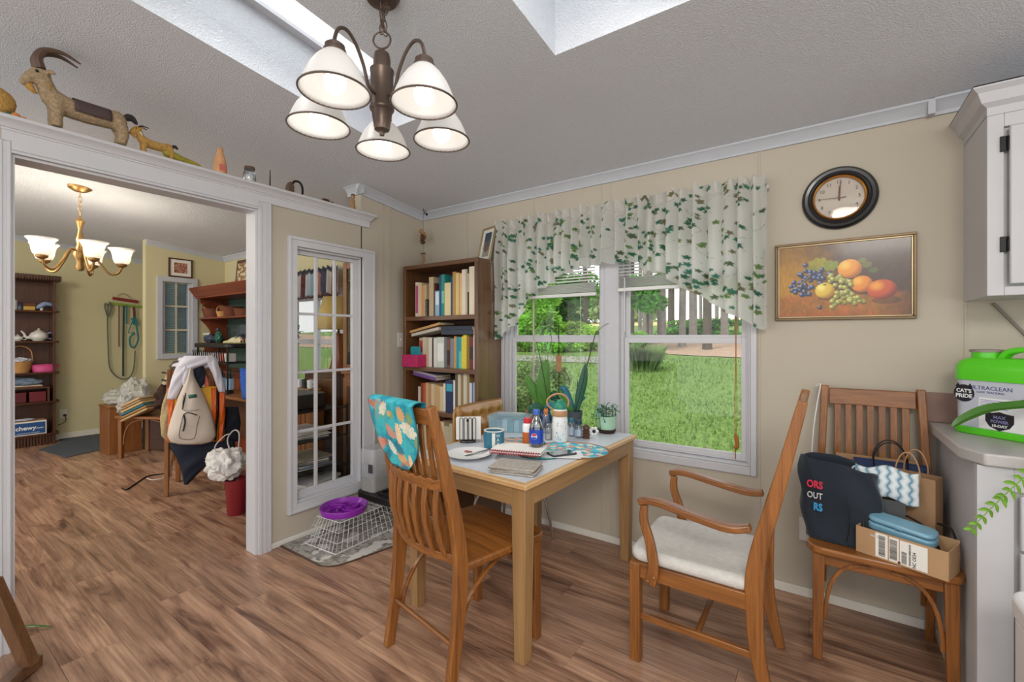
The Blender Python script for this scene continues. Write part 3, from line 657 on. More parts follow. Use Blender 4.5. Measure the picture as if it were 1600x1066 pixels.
# ---------------- chairs ----------------
def prof_prism(parent, name, poly, x0, x1, mat, bev=.004):
    return MB().prism(poly, x0, x1, 'yz').build(name, mat, parent, bev=bev)
def arc(p0, p1, p2, n=10):
    P0, P1, P2 = Vector(p0), Vector(p1), Vector(p2)
    return [P0*(1-t)**2+P1*2*t*(1-t)+P2*t*t for t in [i/n for i in range(n+1)]]
def oak_chair(o, wr=.40, wf=.455, style='plain', H=1.075, dep=.46, mat='oak_chair', lean=.115):
    """front is local +y; origin on the floor under the seat's middle"""
    yr = -dep/2; yf = dep/2
    # seat slab with rounded front corners
    pl = [(-wr/2, yr+.02), (-wf/2-.01, yf-.05), (-wf/2+.012, yf-.012), (-wf/2+.05, yf), (wf/2-.05, yf), (wf/2-.012, yf-.012), (wf/2+.01, yf-.05), (wr/2, yr+.02)]
    MB().prism(pl, .437, .468).build('seat', mat, o, bev=.008, seg=3)
    MB().box(-wf/2+.045, wf/2-.045, yf-.062, yf-.042, .385, .437).build('apron', mat, o, bev=.003)
    for s_ in (-1, 1):
        MB().strip([(s_*(wf/2-.033), yf-.045, .437), (s_*(wf/2-.028), yf-.04, 0)], [.042,.034], [.042,.034]).build('leg', mat, o, bev=.004)
        # rear post
        cy = [(yr-.055*min(1,lean/.1), 0), (yr-.02*min(1,lean/.1), .22), (yr, .44), (yr-.10*lean, .60), (yr-.48*lean, .82), (yr-lean, H)]
        w_ = [.038, .046, .058, .052, .044, .034]
        cc = curve([(0, a, b_) for a, b_ in cy], 4); ww = []
        for i in range(len(cc)):
            q = i/4; j = min(int(q), 4); ww.append(lerp(w_[j], w_[j+1], q-j))
        xx = s_*(wr/2+.002)
        MB().strip([(xx-s_*.026*max(0, (p.z-.44)/.63), p.y, p.z) for p in cc], .030, ww).build('leg', mat, o, bev=.004, angle=30)
    def backy(z):
        pts = [(.44, yr), (.60, yr-.10*lean), (.82, yr-.48*lean), (H, yr-lean)]
        for (a, y0), (b_, y1) in zip(pts, pts[1:]):
            if z <= b_: return lerp(y0, y1, (z-a)/(b_-a))
        return pts[-1][1]
    tr = .058
    MB().strip([(x, backy(H-.035)-.010*(1-(x/(wr/2))**2), H-.038) for x in [-wr/2+.015+(wr-.03)*i/10 for i in range(11)]], .030, .030, side=(0,-.25,1)).build('spare', mat, o) if False else None
    def rail(z, h, bow, name='rail', wave=0, t=.022):
        mb = MB(); n_ = 16; wz = wr-.052*max(0, (z-.44)/.63); xs_ = [-wz/2+.016+(wz-.032)*i/n_ for i in range(n_+1)]; vs = []
        for i, x in enumerate(xs_):
            y0 = backy(z)-bow*(1-(x/(wr/2))**2); zt = z+h/2+(wave*math.cos(i*PI) if wave else 0)
            yb_ = backy(z+h/2)-backy(z-h/2)
            for yy, zz in ((-t/2-yb_/2, z-h/2), (t/2-yb_/2, z-h/2), (t/2+yb_/2, zt), (-t/2+yb_/2, zt)): vs.append((x, y0+yy, zz))
        fs = [(i*4+j, i*4+(j+1) % 4, i*4+4+(j+1) % 4, i*4+4+j) for i in range(n_) for j in range(4)]+[(3,2,1,0), tuple(n_*4+j for j in range(4))]
        mb.add(vs, fs); return mb.build(name, mat, o, bev=.003)
    if style == 'plain':
        MB().box(-wr/2+.016, wr/2-.016, yr-.010, yr+.006, .375, .397).build('rear_stretcher', mat, o, bev=.002)
        rail(H-.05, .075, .012, 'top_rail'); rail(.56, .05, .0, 'lower_rail')
        for i in range(7):
            x = -wr/2+.075+(wr-.15)*i/6
            MB().strip([(x, backy(z)-.008, z) for z in (.57, .68, .8, .92, H-.07)], .026, .010).build('back_slat', mat, o, bev=.002)
    else:
        rail(H-.04, .06, .012, 'top_rail')
        for i in range(6):
            x = -wr/2+.075+(wr-.15)*i/5; x2 = x*.9
            MB().strip([(lerp(x2, x, q), backy(z)+.012-.02*math.sin(q*PI), z) for q, z in ((0,.468),(.25,.6),(.5,.76),(.75,.92),(1,H-.06))], .026, .010).build('back_slat', mat, o, bev=.002)
        rail(.50, .03, .05, 'lower_rail'); rail(.775, .045, .045, 'lumbar_rail', wave=.004)
        for i in range(7):
            x = -wr/2+.052+(wr-.104)*i/6; bw = 1-(x/(wr/2))**2
            MB().strip([(x, lerp(backy(.5)-.05*bw, backy(.77)-.045*bw, q)-.022*math.sin(q*PI)-.004, lerp(.50, .765, q)) for q in (0,.25,.5,.75,1)], .026, .010).build('lumbar_slat', mat, o, bev=.002)
        MB().tube([(-wr/2, yr-.03, .19), (wr/2, yr-.03, .19)], .009, 10).build('stretcher', mat, o)
    # bentwood brackets
    for s_ in (-1, 1):
        x = s_*(wf/2-.055)
        MB().strip(arc((x, yf-.045, .17), (x, yf-.045, .42), (s_*.03, yf-.045, .415), 12), .016, .014, side=(0,1,0)).build('bracket', mat, o, bev=.002)
        xr = s_*(wr/2-.022)
        MB().strip(arc((xr, yr-.006, .15), (xr, yr+.03, .42), (s_*(wf/2-.07), yf-.10, .428), 12), .016, .014, side=(1,0,0)).build('bracket', mat, o, bev=.002)
        MB().strip(arc((s_*(wf/2-.033), yf-.07, .17), (s_*(wf/2-.033), yf-.08, .42), (s_*(wr/2-.01), .0, .428), 12), .016, .014, side=(1,0,0)).build('bracket', mat, o, bev=.002)
    return o
ch1 = T('dining_chair', 'oak slat-back chair in the foreground with a teal towel over its back', 'chair', (-1.254, 1.515, 0), -.185)
oak_chair(ch1, style='lumbar', H=1.07, dep=.47, wr=.42, wf=.45)
ch2 = T('dining_chair', 'oak slat-back chair against the wall loaded with bags and a box', 'chair', (.196, 2.395, 0), PI)
oak_chair(ch2, style='plain', H=1.085, dep=.42, wr=.395, wf=.46, lean=.04)
# armchair, front towards -x
ac = T('armchair', 'wooden armchair with a white upholstered seat, back towards the window', 'chair', (-.405, 2.0, 0), PI/2)
def armchair(o, mat='oak_chair'):
    hw = .205; yf, yr = .235, -.235
    cu = MB(); pl = rrect(.43, .46, .05, 4)
    cu.prism([(x*1.0, y+.012) for x, y in pl], .40, .452)
    cu.build('seat_cushion', 'cushion_white', o, bev=.022, seg=4, sub=0)
    MB().box(-hw+.02, hw-.02, yf-.03, yf-.005, .345, .402).build('seat_rail', mat, o, bev=.004)
    MB().box(-hw+.02, hw-.02, yr+.005, yr+.03, .345, .402).build('seat_rail', mat, o, bev=.004)
    for s_ in (-1, 1):
        x = s_*hw
        MB().box(x-.013, x+.013, yr+.0, yf-.03, .34, .402).build('seat_rail', mat, o, bev=.004)
        lg = MB().box(x-.022, x+.022, yf-.042, yf, 0, .40).build('leg', mat, o, bev=.004)
        g = MB()
        for q in (-.012, 0, .012): g.box(x+q-.0022, x+q+.0022, yf-.0005, yf+.0018, .01, .37); g.box(x+s_*.0218-.0005*s_, x+s_*.0238, yf-.021+q-.0022, yf-.021+q+.0022, .01, .37)
        g.build('reeding', mat, lg)
        cc = curve([(x, yr-.035, 0), (x, yr+.01, .2), (x, yr+.02, .42), (x, yr+.005, .56), (x, yr-.055, .80), (x, yr-.125, 1.10)], 4)
        w_ = [.034, .05, .062, .055, .044, .030]; ww = [lerp(w_[min(int(i/4), 4)], w_[min(int(i/4), 4)+1], i/4-min(int(i/4), 4)) for i in range(len(cc))]
        MB().strip(cc, .028, ww).build('leg', mat, o, bev=.004, angle=30)
        # arm and its support
        xa = s_*(hw+.022)
        arm = curve([(xa, yf-.04, .655), (xa, yf-.11, .668), (xa+s_*.004, yf-.25, .645), (xa+s_*.003, yr+.10, .628), (xa-s_*.012, yr+.03, .640)], 4)
        MB().strip(arm, [.034+.014*math.sin(i/16*PI) for i in range(17)], .026).build('armrest', mat, o, bev=.006, seg=3)
        sp = curve([(x+s_*.024, yf-.085, .335), (x+s_*.024, yf-.10, .40), (x+s_*.022, yf-.085, .50), (x+s_*.02, yf-.06, .58), (x+s_*.018, yf-.062, .645)], 4)
        s2 = MB().strip(sp, .022, [.046-.018*i/16 for i in range(17)]).build('arm_support', mat, o, bev=.004)
        MB().ball((x+s_*.036, yf-.08, .35), .008, 8).ball((x+s_*.036, yf-.105, .37), .008, 8).build('screw_cap', mat, s2)
        MB().box(x-.009, x+.009, yr+.02, yf-.04, .172, .198).build('stretcher', mat, o, bev=.003)
    MB().box(-hw, hw, -.03, -.012, .174, .196).build('cross_stretcher', mat, o, bev=.003)
    def by(z): return lerp(yr+.005, yr-.125, (z-.56)/.54)
    MB().strip([(-hw+.012, by(1.06), 1.06), (hw-.012, by(1.06), 1.06)], .07, .020, side=(0,-.25,1)).build('top_rail', mat, o, bev=.004)
    MB().strip([(-hw+.012, by(.56), .56), (hw-.012, by(.56), .56)], .05, .020, side=(0,-.2,1)).build('lower_rail', mat, o, bev=.004)
    for i in range(5):
        xx = -.13+.065*i; MB().strip([(xx, by(.57), .57), (xx, by(.8)-.005, .8), (xx, by(1.04), 1.04)], .026, .010).build('back_slat', mat, o, bev=.002)
mt('cushion_white', '#d0cdc7', .9, var=.08, scale=40, bump=.6, bscale=220)
armchair(ac)

# ---------------- dining table ----------------
tb = T('dining_table', 'light wood dining table in front of the window, covered with clutter', 'table', (-.945, 1.465, 0), math.radians(-2.7))
# local: x from -.75 to 0, y from 0 to 1.14
TX0, TY1 = -.74, 1.14
MB().box(TX0, 0, 0, TY1, .713, .735).build('tabletop', 'table_top', tb, bev=.004)
for x in (TX0+.05, -.05):
    for y in (.05, TY1-.05): MB().strip([(x, y, .713), (x, y, 0)], [.070,.052], [.070,.052]).build('leg', 'table_leg' if False else 'pine', tb, bev=.003)
for a in ((TX0+.085, -.085, .018, .036), (TX0+.085, -.085, TY1-.036, TY1-.018)): MB().box(*a, .635, .713).build('apron', 'pine', tb, bev=.002)
for a in ((-.036, -.018), (TX0+.018, TX0+.036)): MB().box(*a, .085, TY1-.085, .635, .713).build('apron', 'pine', tb, bev=.002)
mt('vinyl', '#c9ced6', .28, var=.05, scale=20)
cv = MB().box(-.74+.025, -.022, .03, TY1-.01, .7352, .7372)
tag(cv.build('table_cover', 'vinyl', loc=tb.location), 'smooth pale grey-white cover spread over the dining table', 'table cover'); bpy.data.objects['table_cover'].rotation_euler.z = tb.rotation_euler.z
ZT = .7374
# ---------------- leather chair with chrome legs ----------------
mt('leather', '#a5763a', .32, var=.15, scale=8, coat=.5)
lc = T('leather_chair', 'tan buttoned leather chair with chrome legs behind the table', 'chair', (-1.62, 2.33, 0), -PI/2+.0)
# local: front +y -> world +x
mb = MB()
def tuft(a, b_):
    x = lerp(-.235, .235, a); z = lerp(.50, .875, b_)
    d = 0
    for i in range(5):
        for j in range(3):
            cx_, cz_ = -.18+.09*i+(.045 if j % 2 else 0), .56+.12*j; d = max(d, math.exp(-((x-cx_)**2+(z-cz_)**2)/.0009))
    edge = min(1, min(a, 1-a)*9, min(b_, 1-b_)*9); puff = .035*math.sqrt(max(0, edge))
    return (x, -.235-.10*(z-.5)+.02*(x/.23)**2+puff*(1-.75*d), z)
mb.sheet(tuft, 48, 34); bk = mb.build('backrest', 'leather', lc, solid=.02)
for i in range(5):
    for j in range(3):
        x, z = -.18+.09*i+(.045 if j % 2 else 0), .56+.12*j
        if x < .2: MB().ball((x, -.235-.10*(z-.5)+.016, z), .008, 8, k=5).build('button', 'leather', bk)
mb = MB().prism([(x, z) for x, z in rrect(.47, .375, .05, 5, 0, .6875)], -.285, -.262, 'xz'); mb.build('back_shell', 'leather', lc, bev=.008)
MB().prism(rrect(.46, .44, .07, 5), .42, .49).build('seat', 'leather', lc, bev=.02, seg=3)
for s_ in (-1, 1):
    MB().tube(curve([(s_*.2, .2, 0), (s_*.17, .14, .3), (s_*.15, .0, .415), (s_*.17, -.14, .3), (s_*.2, -.2, 0)], 5), .009, 8).build('leg', 'chrome', lc)
    MB().tube(curve([(s_*.16, -.12, .41), (s_*.17, -.245, .47), (s_*.18, -.27, .6)], 5), .009, 8).build('back_bracket', 'chrome', lc)
# ---------------- bookcase ----------------
bc = T('bookcase', 'dark wooden bookcase with four shelves in the corner by the window', 'bookcase', (-2.722, 2.42, 0))
BW = .762; BD = .28; BT = .03
for x in (0, BW-BT): MB().box(x, x+BT, 0, BD, 0, 1.845).build('side_panel', 'oak_dark', bc, bev=.002)
MB().box(0, BW, 0, BD, 1.845, 1.875).build('top_panel', 'oak_dark', bc, bev=.003)
MB().box(BT, BW-BT, BD-.008, BD, .06, 1.845).build('back_panel', 'walnut', bc)
SH = [.09, .42, .755, 1.085, 1.475]
for z in SH: MB().box(BT, BW-BT, .004, BD-.008, z-.032, z).build('shelf', 'oak_dark', bc, bev=.002)
MB().box(BT, BW-BT, .006, .022, 0, .058).build('plinth', 'oak_dark', bc)

# ---------------- kitchen cabinets ----------------
mt('cab_white', '#c0c0c3', .4, var=.02); mt('laminate_top', '#b9b5b3', .35, var=.06, scale=90)
uc = T('wall_cabinet', 'white wall cabinet with a hinged door at the upper right', 'cabinet', (.517, YW, 0))
CX1 = 1.6
MB().box(0, CX1, -.31, 0, 1.472, 2.15).build('body', 'cab_white', uc, bev=.002)
MB().box(.0, .045, -.327, -.311, 1.472, 2.145).box(.045, CX1, -.327, -.311, 1.472, 1.505).box(.045, CX1, -.327, -.311, 2.095, 2.145).build('face_frame', 'cab_white', uc, bev=.002)
for x0 in (.055, .60):
    d_ = MB().box(x0, x0+.5, -.347, -.328, 1.512, 2.09).build('door', 'cab_white', uc, bev=.004)
    MB().box(x0+.05, x0+.45, -.351, -.347, 1.56, 2.04).build('panel', 'cab_white', d_, bev=.003)
    for z in (1.66, 2.03):
        MB().box(x0-.022, x0-.002, -.334, -.328, z-.028, z+.028).tube([(x0-.001, -.336, z-.025), (x0-.001, -.336, z+.025)], .006, 8).build('hinge', 'black_metal', d_, bev=.001)
mb = MB(); a = [(0, 2.145), (0, 2.175), (.018, 2.19), (.03, 2.225), (.045, 2.24), (.045, 2.25)]
vs = []; fs = []
for i, (p, z) in enumerate(a): vs += [(-p, 0, z), (-p, -.327-p, z), (CX1, -.327-p, z)]
for i in range(len(a)-1): fs += [(i*3, i*3+1, i*3+4, i*3+3), (i*3+1, i*3+2, i*3+5, i*3+4)]
mb.add(vs, fs).box(-.045, CX1, -.372, 0, 2.246, 2.25); mb.build('cornice', 'cab_white', uc, angle=25)
bc2 = T('base_cabinet', 'white base cabinet at the right edge under the counter', 'cabinet', (.431, YW, 0))
MB().box(0, 1.9, -.60, 0, 0, .895).build('body', 'cab_white', bc2, bev=.002)
MB().box(0, .085, -.617, -.601, 0, .895).box(.085, 1.9, -.617, -.601, .82, .895).box(.085, 1.9, -.617, -.601, 0, .10).build('face_frame', 'cab_white', bc2, bev=.002)
for x0 in (.095, .56):
    d_ = MB().box(x0, x0+.45, -.636, -.618, .64, .812).build('drawer', 'cab_white', bc2, bev=.004)
    MB().box(x0+.03, x0+.42, -.640, -.636, .67, .782).build('panel', 'cab_white', d_, bev=.003)
    d_ = MB().box(x0, x0+.45, -.636, -.618, .105, .63).build('door', 'cab_white', bc2, bev=.004)
    MB().box(x0+.05, x0+.40, -.640, -.636, .155, .58).build('panel', 'cab_white', d_, bev=.003)
struct(MB().box(.420, .431, 2.1, YW-.01, 0, .03), 'baseboard_right', 'offwhite', bev=.002)
ct = MB().prism([(.400, YW), (.400, 2.16), (.445, 2.075), (2.3, 2.075), (2.3, YW)], .897, .938)
tag(ct.build('countertop', 'laminate_top', bev=.006, seg=3), 'light grey laminate counter with a clipped corner on the white cabinet', 'countertop')
# ---------------- main chandelier ----------------
m, n, l, b = base('shade_glass', .35); b.inputs['Base Color'].default_value = (.72,.72,.73,1)
tr = n.new('ShaderNodeBsdfTranslucent'); tr.inputs[0].default_value = (.95,.94,.92,1); mx = n.new('ShaderNodeMixShader'); mx.inputs[0].default_value = .38
wv = n.new('ShaderNodeTexCoord')
l.new(b.outputs[0], mx.inputs[1]); l.new(tr.outputs[0], mx.inputs[2]); l.new(mx.outputs[0], n['Material Output'].inputs[0])
mt('bulb_glow', '#fff6e8', .3, emit=3.2, var=0)
cl = T('chandelier', 'bronze five-arm chandelier with white glass bell shades over the table', 'chandelier', (-1.293, 1.052, 0))
cz = CZ(1.052)
MB().lathe([(.0,cz-.028),(.02,cz-.030),(.052,cz-.022),(.064,cz-.004),(.064,cz+.004)], 28).build('canopy', 'bronze', cl)
MB().lathe([(.0,2.04),(.008,2.042),(.010,2.052),(.014,2.056),(.026,2.062),(.029,2.075),(.030,2.085),(.036,2.125),(.040,2.13),(.043,2.135),(.043,2.142),(.040,2.147),(.040,2.265),(.042,2.27),(.042,2.276),(.030,2.283),(.030,2.315),(.026,2.335),(.012,2.342),(.009,2.352),(0,2.356)], 28).build('column', 'bronze', cl)
ring = [(.031*math.cos(q)*RT[0], .031*math.cos(q)*RT[1], 2.385+.031*math.sin(q)) for q in [2*PI*i/24 for i in range(24)]]
MB().tube(ring, .0035, 6, closed=True).build('hanging_ring', 'bronze', cl)
def link(c, rot, tilt=0, s_=1):
    pts = []
    for i in range(16):
        q = 2*PI*i/16; v = Vector((.0085*math.cos(q)*s_, 0, (.012*math.sin(q)+.008*(1 if math.sin(q) > 0 else -1))*s_))
        v = Matrix.Rotation(tilt, 3, 'Y') @ v; v = Matrix.Rotation(rot, 3, 'Z') @ v; pts.append(Vector(c)+v)
    return MB().tube(pts, .0022, 6, closed=True)
zz = 2.425; k = 0
while zz < cz-.02:
    link((0, 0, zz), (k % 2)*PI/2+.3).build('chain_link', 'bronze', cl); zz += .030; k += 1
for i in range(6): link((.012+.004*math.sin(i*2), .006*math.cos(i), cz-.045-.017*i), i*.9, .5*math.sin(i*1.7)).build('chain_link', 'bronze', cl)
for i in range(5):
    a = TH+PI/2+.262+2*PI*i/5; dx, dy = math.cos(a), math.sin(a); R0 = .232
    pts = curve([(dx*.038,dy*.038,2.175),(dx*.058,dy*.058,2.175),(dx*.078,dy*.078,2.19),(dx*.100,dy*.100,2.24),(dx*.138,dy*.138,2.288),(dx*.180,dy*.180,2.306),(dx*.215,dy*.215,2.288),(dx*R0,dy*R0,2.25),(dx*R0,dy*R0,2.223)], 5)
    am = MB().tube(pts, .0058, 8).build('arm', 'bronze', cl)
    MB().lathe([(.018,0),(.034,.002),(.034,.016),(.030,.020),(.030,.030),(.020,.038),(.010,.042),(0,.043)], 20, (dx*R0,dy*R0,2.193)).build('socket_cap', 'bronze', am)
    prof = [(.030,.122),(.040,.112),(.056,.095),(.074,.068),(.088,.038),(.097,.014),(.104,0)]
    ns = 72; vs = []
    for r_, z in prof:
        for j in range(ns): q = 2*PI*j/ns; rr_ = r_*(1+(.010 if j % 2 else -.004)); vs.append((dx*R0+rr_*math.cos(q), dy*R0+rr_*math.sin(q), 2.080+z))
    fs = [(p*ns+j, p*ns+(j+1) % ns, p*ns+ns+(j+1) % ns, p*ns+ns+j) for p in range(len(prof)-1) for j in range(ns)]
    sh = MB().add(vs, fs).build('shade', 'shade_glass', cl, solid=.002)
    MB().tube([(dx*R0+.106*math.cos(q), dy*R0+.106*math.sin(q), 2.080) for q in [2*PI*j/40 for j in range(40)]], .0032, 6, closed=True).build('rim', 'bronze', sh)
    MB().ball((dx*R0,dy*R0,2.107), (.034,.034,.035), 16).lathe([(.024,2.125),(.014,2.145),(.013,2.193)], 14, (dx*R0,dy*R0,0)).build('bulb', 'bulb_glow', cl)
    light('chandelier_bulb', 'POINT', (-1.293+dx*R0, 1.052+dy*R0, 2.075), .36, (1,.93,.82), .03)
# ---------------- far chandelier ----------------
mt('bulb_warm', '#fff0d8', .3, emit=7, var=0)
FCx, FCy = -5.03, 1.004; cz = CZ(FCy)
fc = T('chandelier', 'brass chandelier with five upturned white glass shades in the next room', 'chandelier', (FCx, FCy, 0))
MB().lathe([(0,cz-.04),(.04,cz-.035),(.075,cz-.01),(.075,cz+.012)], 24).build('canopy', 'brass', fc)
zz = cz-.06; k = 0
while zz > 2.33: link((0,0,zz), (k % 2)*PI/2, 0, 1.3).build('chain_link', 'brass', fc); zz -= .038; k += 1
MB().lathe([(0,1.86),(.02,1.865),(.03,1.89),(.022,1.93),(.035,1.96),(.045,2.0),(.03,2.04),(.02,2.08),(.028,2.12),(.02,2.15),(.012,2.2),(.02,2.24),(.03,2.27),(.012,2.30),(0,2.33)], 20).build('column', 'brass', fc)
FR = .26
for i in range(5):
    a = TH+PI/2+.45+2*PI*i/5; dx, dy = math.cos(a), math.sin(a)
    pts = curve([(dx*.02,dy*.02,2.02),(dx*.07,dy*.07,2.03),(dx*.12,dy*.12,1.94),(dx*.18,dy*.18,1.855),(dx*.235,dy*.235,1.865),(dx*FR,dy*FR,1.92)], 5)
    am = MB().tube(pts, .009, 8).build('arm', 'brass', fc)
    MB().lathe([(.012,1.915),(.034,1.93),(.038,1.945),(.03,1.95)], 18, (dx*FR,dy*FR,0)).build('socket_cup', 'brass', am)
    prof = [(.030,1.948),(.048,1.955),(.058,1.985),(.062,2.02),(.072,2.055),(.092,2.078)]
    ns = 24; vs = [(dx*FR+r_*math.cos(2*PI*j/ns), dy*FR+r_*math.sin(2*PI*j/ns), z) for r_, z in prof for j in range(ns)]
    MB().add(vs, [(p*ns+j, p*ns+(j+1) % ns, p*ns+ns+(j+1) % ns, p*ns+ns+j) for p in range(len(prof)-1) for j in range(ns)]).build('shade', 'shade_glass', fc, solid=.003)
    MB().ball((dx*FR,dy*FR,2.0), (.028,.028,.04), 12).build('bulb', 'bulb_warm', fc)
    light('far_bulb', 'POINT', (FCx+dx*FR, FCy+dy*FR, 2.075), 1.6, (1,.9,.72), .04)

# ---------------- valance ----------------
rr = random.Random(5)
IVY = []
def ivy_clusters(n_, W, H, smin, smax):
    out = []
    for i in range(n_):
        cx_, cz_ = rr.uniform(0, W), rr.uniform(0, H); c = rr.choice(['#3f7a60','#4d8a68','#66775a','#7a9a5c','#417a6c','#8a866a','#4a8f80'])
        for j in range(rr.choice([2,2,3])):
            out.append((cx_+rr.gauss(0, .022), cz_+rr.gauss(0, .020), rr.uniform(smin, smax), rr.uniform(0, 6.3), lin(c)))
    return out
IVY = ivy_clusters(300, 1.72, .88, .009, .016)
HASH = {}
for L in IVY:
    for i in range(-1, 2):
        for j in range(-1, 2): HASH.setdefault((int(L[0]/.04)+i, int(L[1]/.04)+j), []).append(L)
def ivy_col(x, z, bg):
    c = bg
    for L in HASH.get((int(x/.04), int(z/.04)), ()):
        dx, dz = x-L[0], z-L[1]; d = math.hypot(dx, dz)
        if d < L[2]:
            q = math.atan2(dz, dx)+L[3]
            if d < L[2]*(.52+.48*abs(math.cos(2.5*q))): c = mixc(L[4], (.35,.5,.3), .35*sm(.3, 1, d/L[2]))
    v = abs(math.sin(x*31+2.2*math.sin(z*27)+z*9))
    if v < .035 and fbm(x*6, z*6) > .0: c = mixc(c, (.2,.22,.16), .5)
    return c
paint('ivy_cloth', .85, trans=.74)
HEM = [(0,1.30),(.012,1.29),(.05,1.36),(.085,1.385),(.11,1.42),(.14,1.50),(.18,1.60),(.24,1.655),(.32,1.73),(.42,1.77),(.50,1.775),(.58,1.775),(.615,1.765),(.635,1.70),(.70,1.69),(.72,1.64),(.77,1.585),(.83,1.53),(.865,1.48),(.90,1.44),(.93,1.42),(.97,1.37),(.995,1.355),(1,1.36)]
def hem(a):
    for (x0, z0), (x1, z1) in zip(HEM, HEM[1:]):
        if a <= x1: return lerp(z0, z1, (a-x0)/(x1-x0))
    return HEM[-1][1]
VX0, VX1 = -1.945, -.225
def fold(a):
    return math.sin(a*2*PI*25+1.5*math.sin(a*19))*.65+math.sin(a*2*PI*13+2*math.sin(a*7))*.35
def val(a, t):
    zt = 2.155+.010*math.sin(a*190)*abs(math.sin(a*41))+.006*math.sin(a*63); zb = hem(a)+.006*fold(a); d = t*t*.5+t*.5
    z = lerp(zt, zb, t); q = zt-z
    zt += 0
    if q < .055: amp = .015+.012*math.sin((1-q/.055)*PI*.6)
    else: amp = .015+.030*min(1, (q-.05)/.25)
    fo = fold(a)+(.35*math.sin(a*300) if q < .07 else 0)
    pinch = .010*math.exp(-((q-.058)/.010)**2)
    y = 2.615-amp*fo+pinch-.02*math.sin(min(1, q/.5)*PI)*.6
    return (lerp(VX0, VX1, a)+.008*math.cos(a*2*PI*23)*min(1, q/.1), y, z)
def vcol(a, t):
    z = lerp(2.155, hem(a), t); return ivy_col(a*1.72, z-1.27, (.88,.88,.85))
va = MB().sheet(val, 560, 210, vcol).build('valance', 'ivy_cloth', None, fixn=False, solid=.0)
va2 = T('window_valance', 'gathered cream valance printed with green ivy hanging over the window', 'valance', (0,0,0)); va.parent = va2; va.name = 'cloth'
MB().tube([(VX0-.004, 2.650, 2.097), (VX1+.004, 2.650, 2.097)], .006, 10).tube([(VX0-.004,2.650,2.097),(VX0-.004,YW-.002,2.097)], .008, 8).tube([(VX1+.004,2.650,2.097),(VX1+.004,YW-.002,2.097)], .008, 8).build('curtain_rod', 'trim_white', va2)
for a, x in ((0, VX0), (1, VX1)):
    MB().sheet(lambda s_, t: (x+.003*math.sin(s_*5), lerp(val(a, 0)[1], YW-.004, s_), lerp(2.15, hem(a)+.0*s_, t)), 12, 60, lambda s_, t: ivy_col(.3+s_*.1+a, lerp(.86, .05, t), (.88,.88,.85))).build('cloth_return', 'ivy_cloth', va2, fixn=False)
# ---------------- raised mini blinds ----------------
mt('blind_white', '#dcdcda', .4, var=.02)
for nm, x0, x1, zb in (('over the left window unit', -1.90, -1.185, 1.585), ('over the right window unit', -1.035, -.335, 1.60)):
    bl = T('mini_blind', 'raised white metal blind gathered up '+nm, 'blind', ((x0+x1)/2, YW-.035, 0), group='mini blinds at the window')
    hw = (x1-x0)/2
    MB().box(-hw, hw, -.018, .018, 1.935, 1.965).build('headrail', 'blind_white', bl, bev=.002)
    z = zb+.03
    base_s = None; i = 0
    while z < 1.93:
        if base_s is None: base_s = MB().add([(-hw+.005,-.012,-.002),(hw-.005,-.012,-.002),(hw-.005,0,.0015),(-hw+.005,0,.0015),(-hw+.005,.012,-.002),(hw-.005,.012,-.002)], [(0,1,2,3),(3,2,5,4)]).build('slat', 'blind_white', bl, solid=.0008); s_ = base_s
        else: s_ = base_s.copy(); sc.collection.objects.link(s_)
        s_.location = (0, 0, z); s_.rotation_euler.x = .5 if z > zb+.10 else 0
        z += .0055 if z < zb+.085 else .020
    MB().box(-hw, hw, -.014, .014, zb, zb+.022).build('bottom_rail', 'blind_white', bl, bev=.003)
mt('cord_brown', '#a0632c', .7); mt('cord_white', '#dddddd', .7)
cx_ = gy(1149, 600, 2.65).x
o = T('blind_cord', 'brown knotted blind cord hanging at the right side of the window', 'cord', (cx_, 2.65, 0))
MB().tube(curve([(0,0,1.55),(.002,0,1.2),(-.002,0,.95),(0,0,.70)], 6), .0022, 6).tube(curve([(.006,0,1.6),(.004,0,1.2),(.008,0,.95),(.004,0,.80)], 6), .0016, 6).build('strand', 'cord_brown', o)
MB().tube(curve([(0,0,.80),(.004,0,.78),(.008,0,.74),(.0,0,.71),(.001,0,.66)], 4), [.003,.005,.008,.009,.009,.012,.011,.010,.009,.011,.012,.008,.004,.003,.003,.003,.002], 8).build('tassel', 'cord_brown', o)
o = MB().tube([(-1.285,2.655,1.60),(-1.285,2.66,.95)], .0015, 6)
tag(o.build('pull_cord', 'cord_white'), 'thin pale cord hanging in front of the left window unit', 'cord')
o = MB().tube([(-.983,2.64,1.68),(-.983,2.645,1.35)], .004, 8)
tag(o.build('tilt_wand', 'film'), 'short clear wand hanging from the right blind', 'blind wand')
# nest of grass on the outside sill
rr = random.Random(9); mb = MB()
for i in range(420):
    a = rr.uniform(0, 6.3); q = abs(rr.gauss(0, .4)); x, z = q*.085*math.cos(a), abs(rr.gauss(0, .014))*(1-min(1,q)*.6)
    dx = rr.uniform(-.02, .02); mb.add([(x,rr.uniform(-.02,.02),z),(x+dx,rr.uniform(-.02,.02),z+rr.uniform(0,.012)),(x+dx*.5,0,z+.003)], [(0,1,2)])
mt('nest', '#8a7768', .95, var=.3, scale=60)
tag(mb.build('twig_heap', 'nest', loc=(-.545, YW+.105, .632), smooth=False, fixn=False), 'small heap of dry grass and twigs on the outer window sill', 'nest')

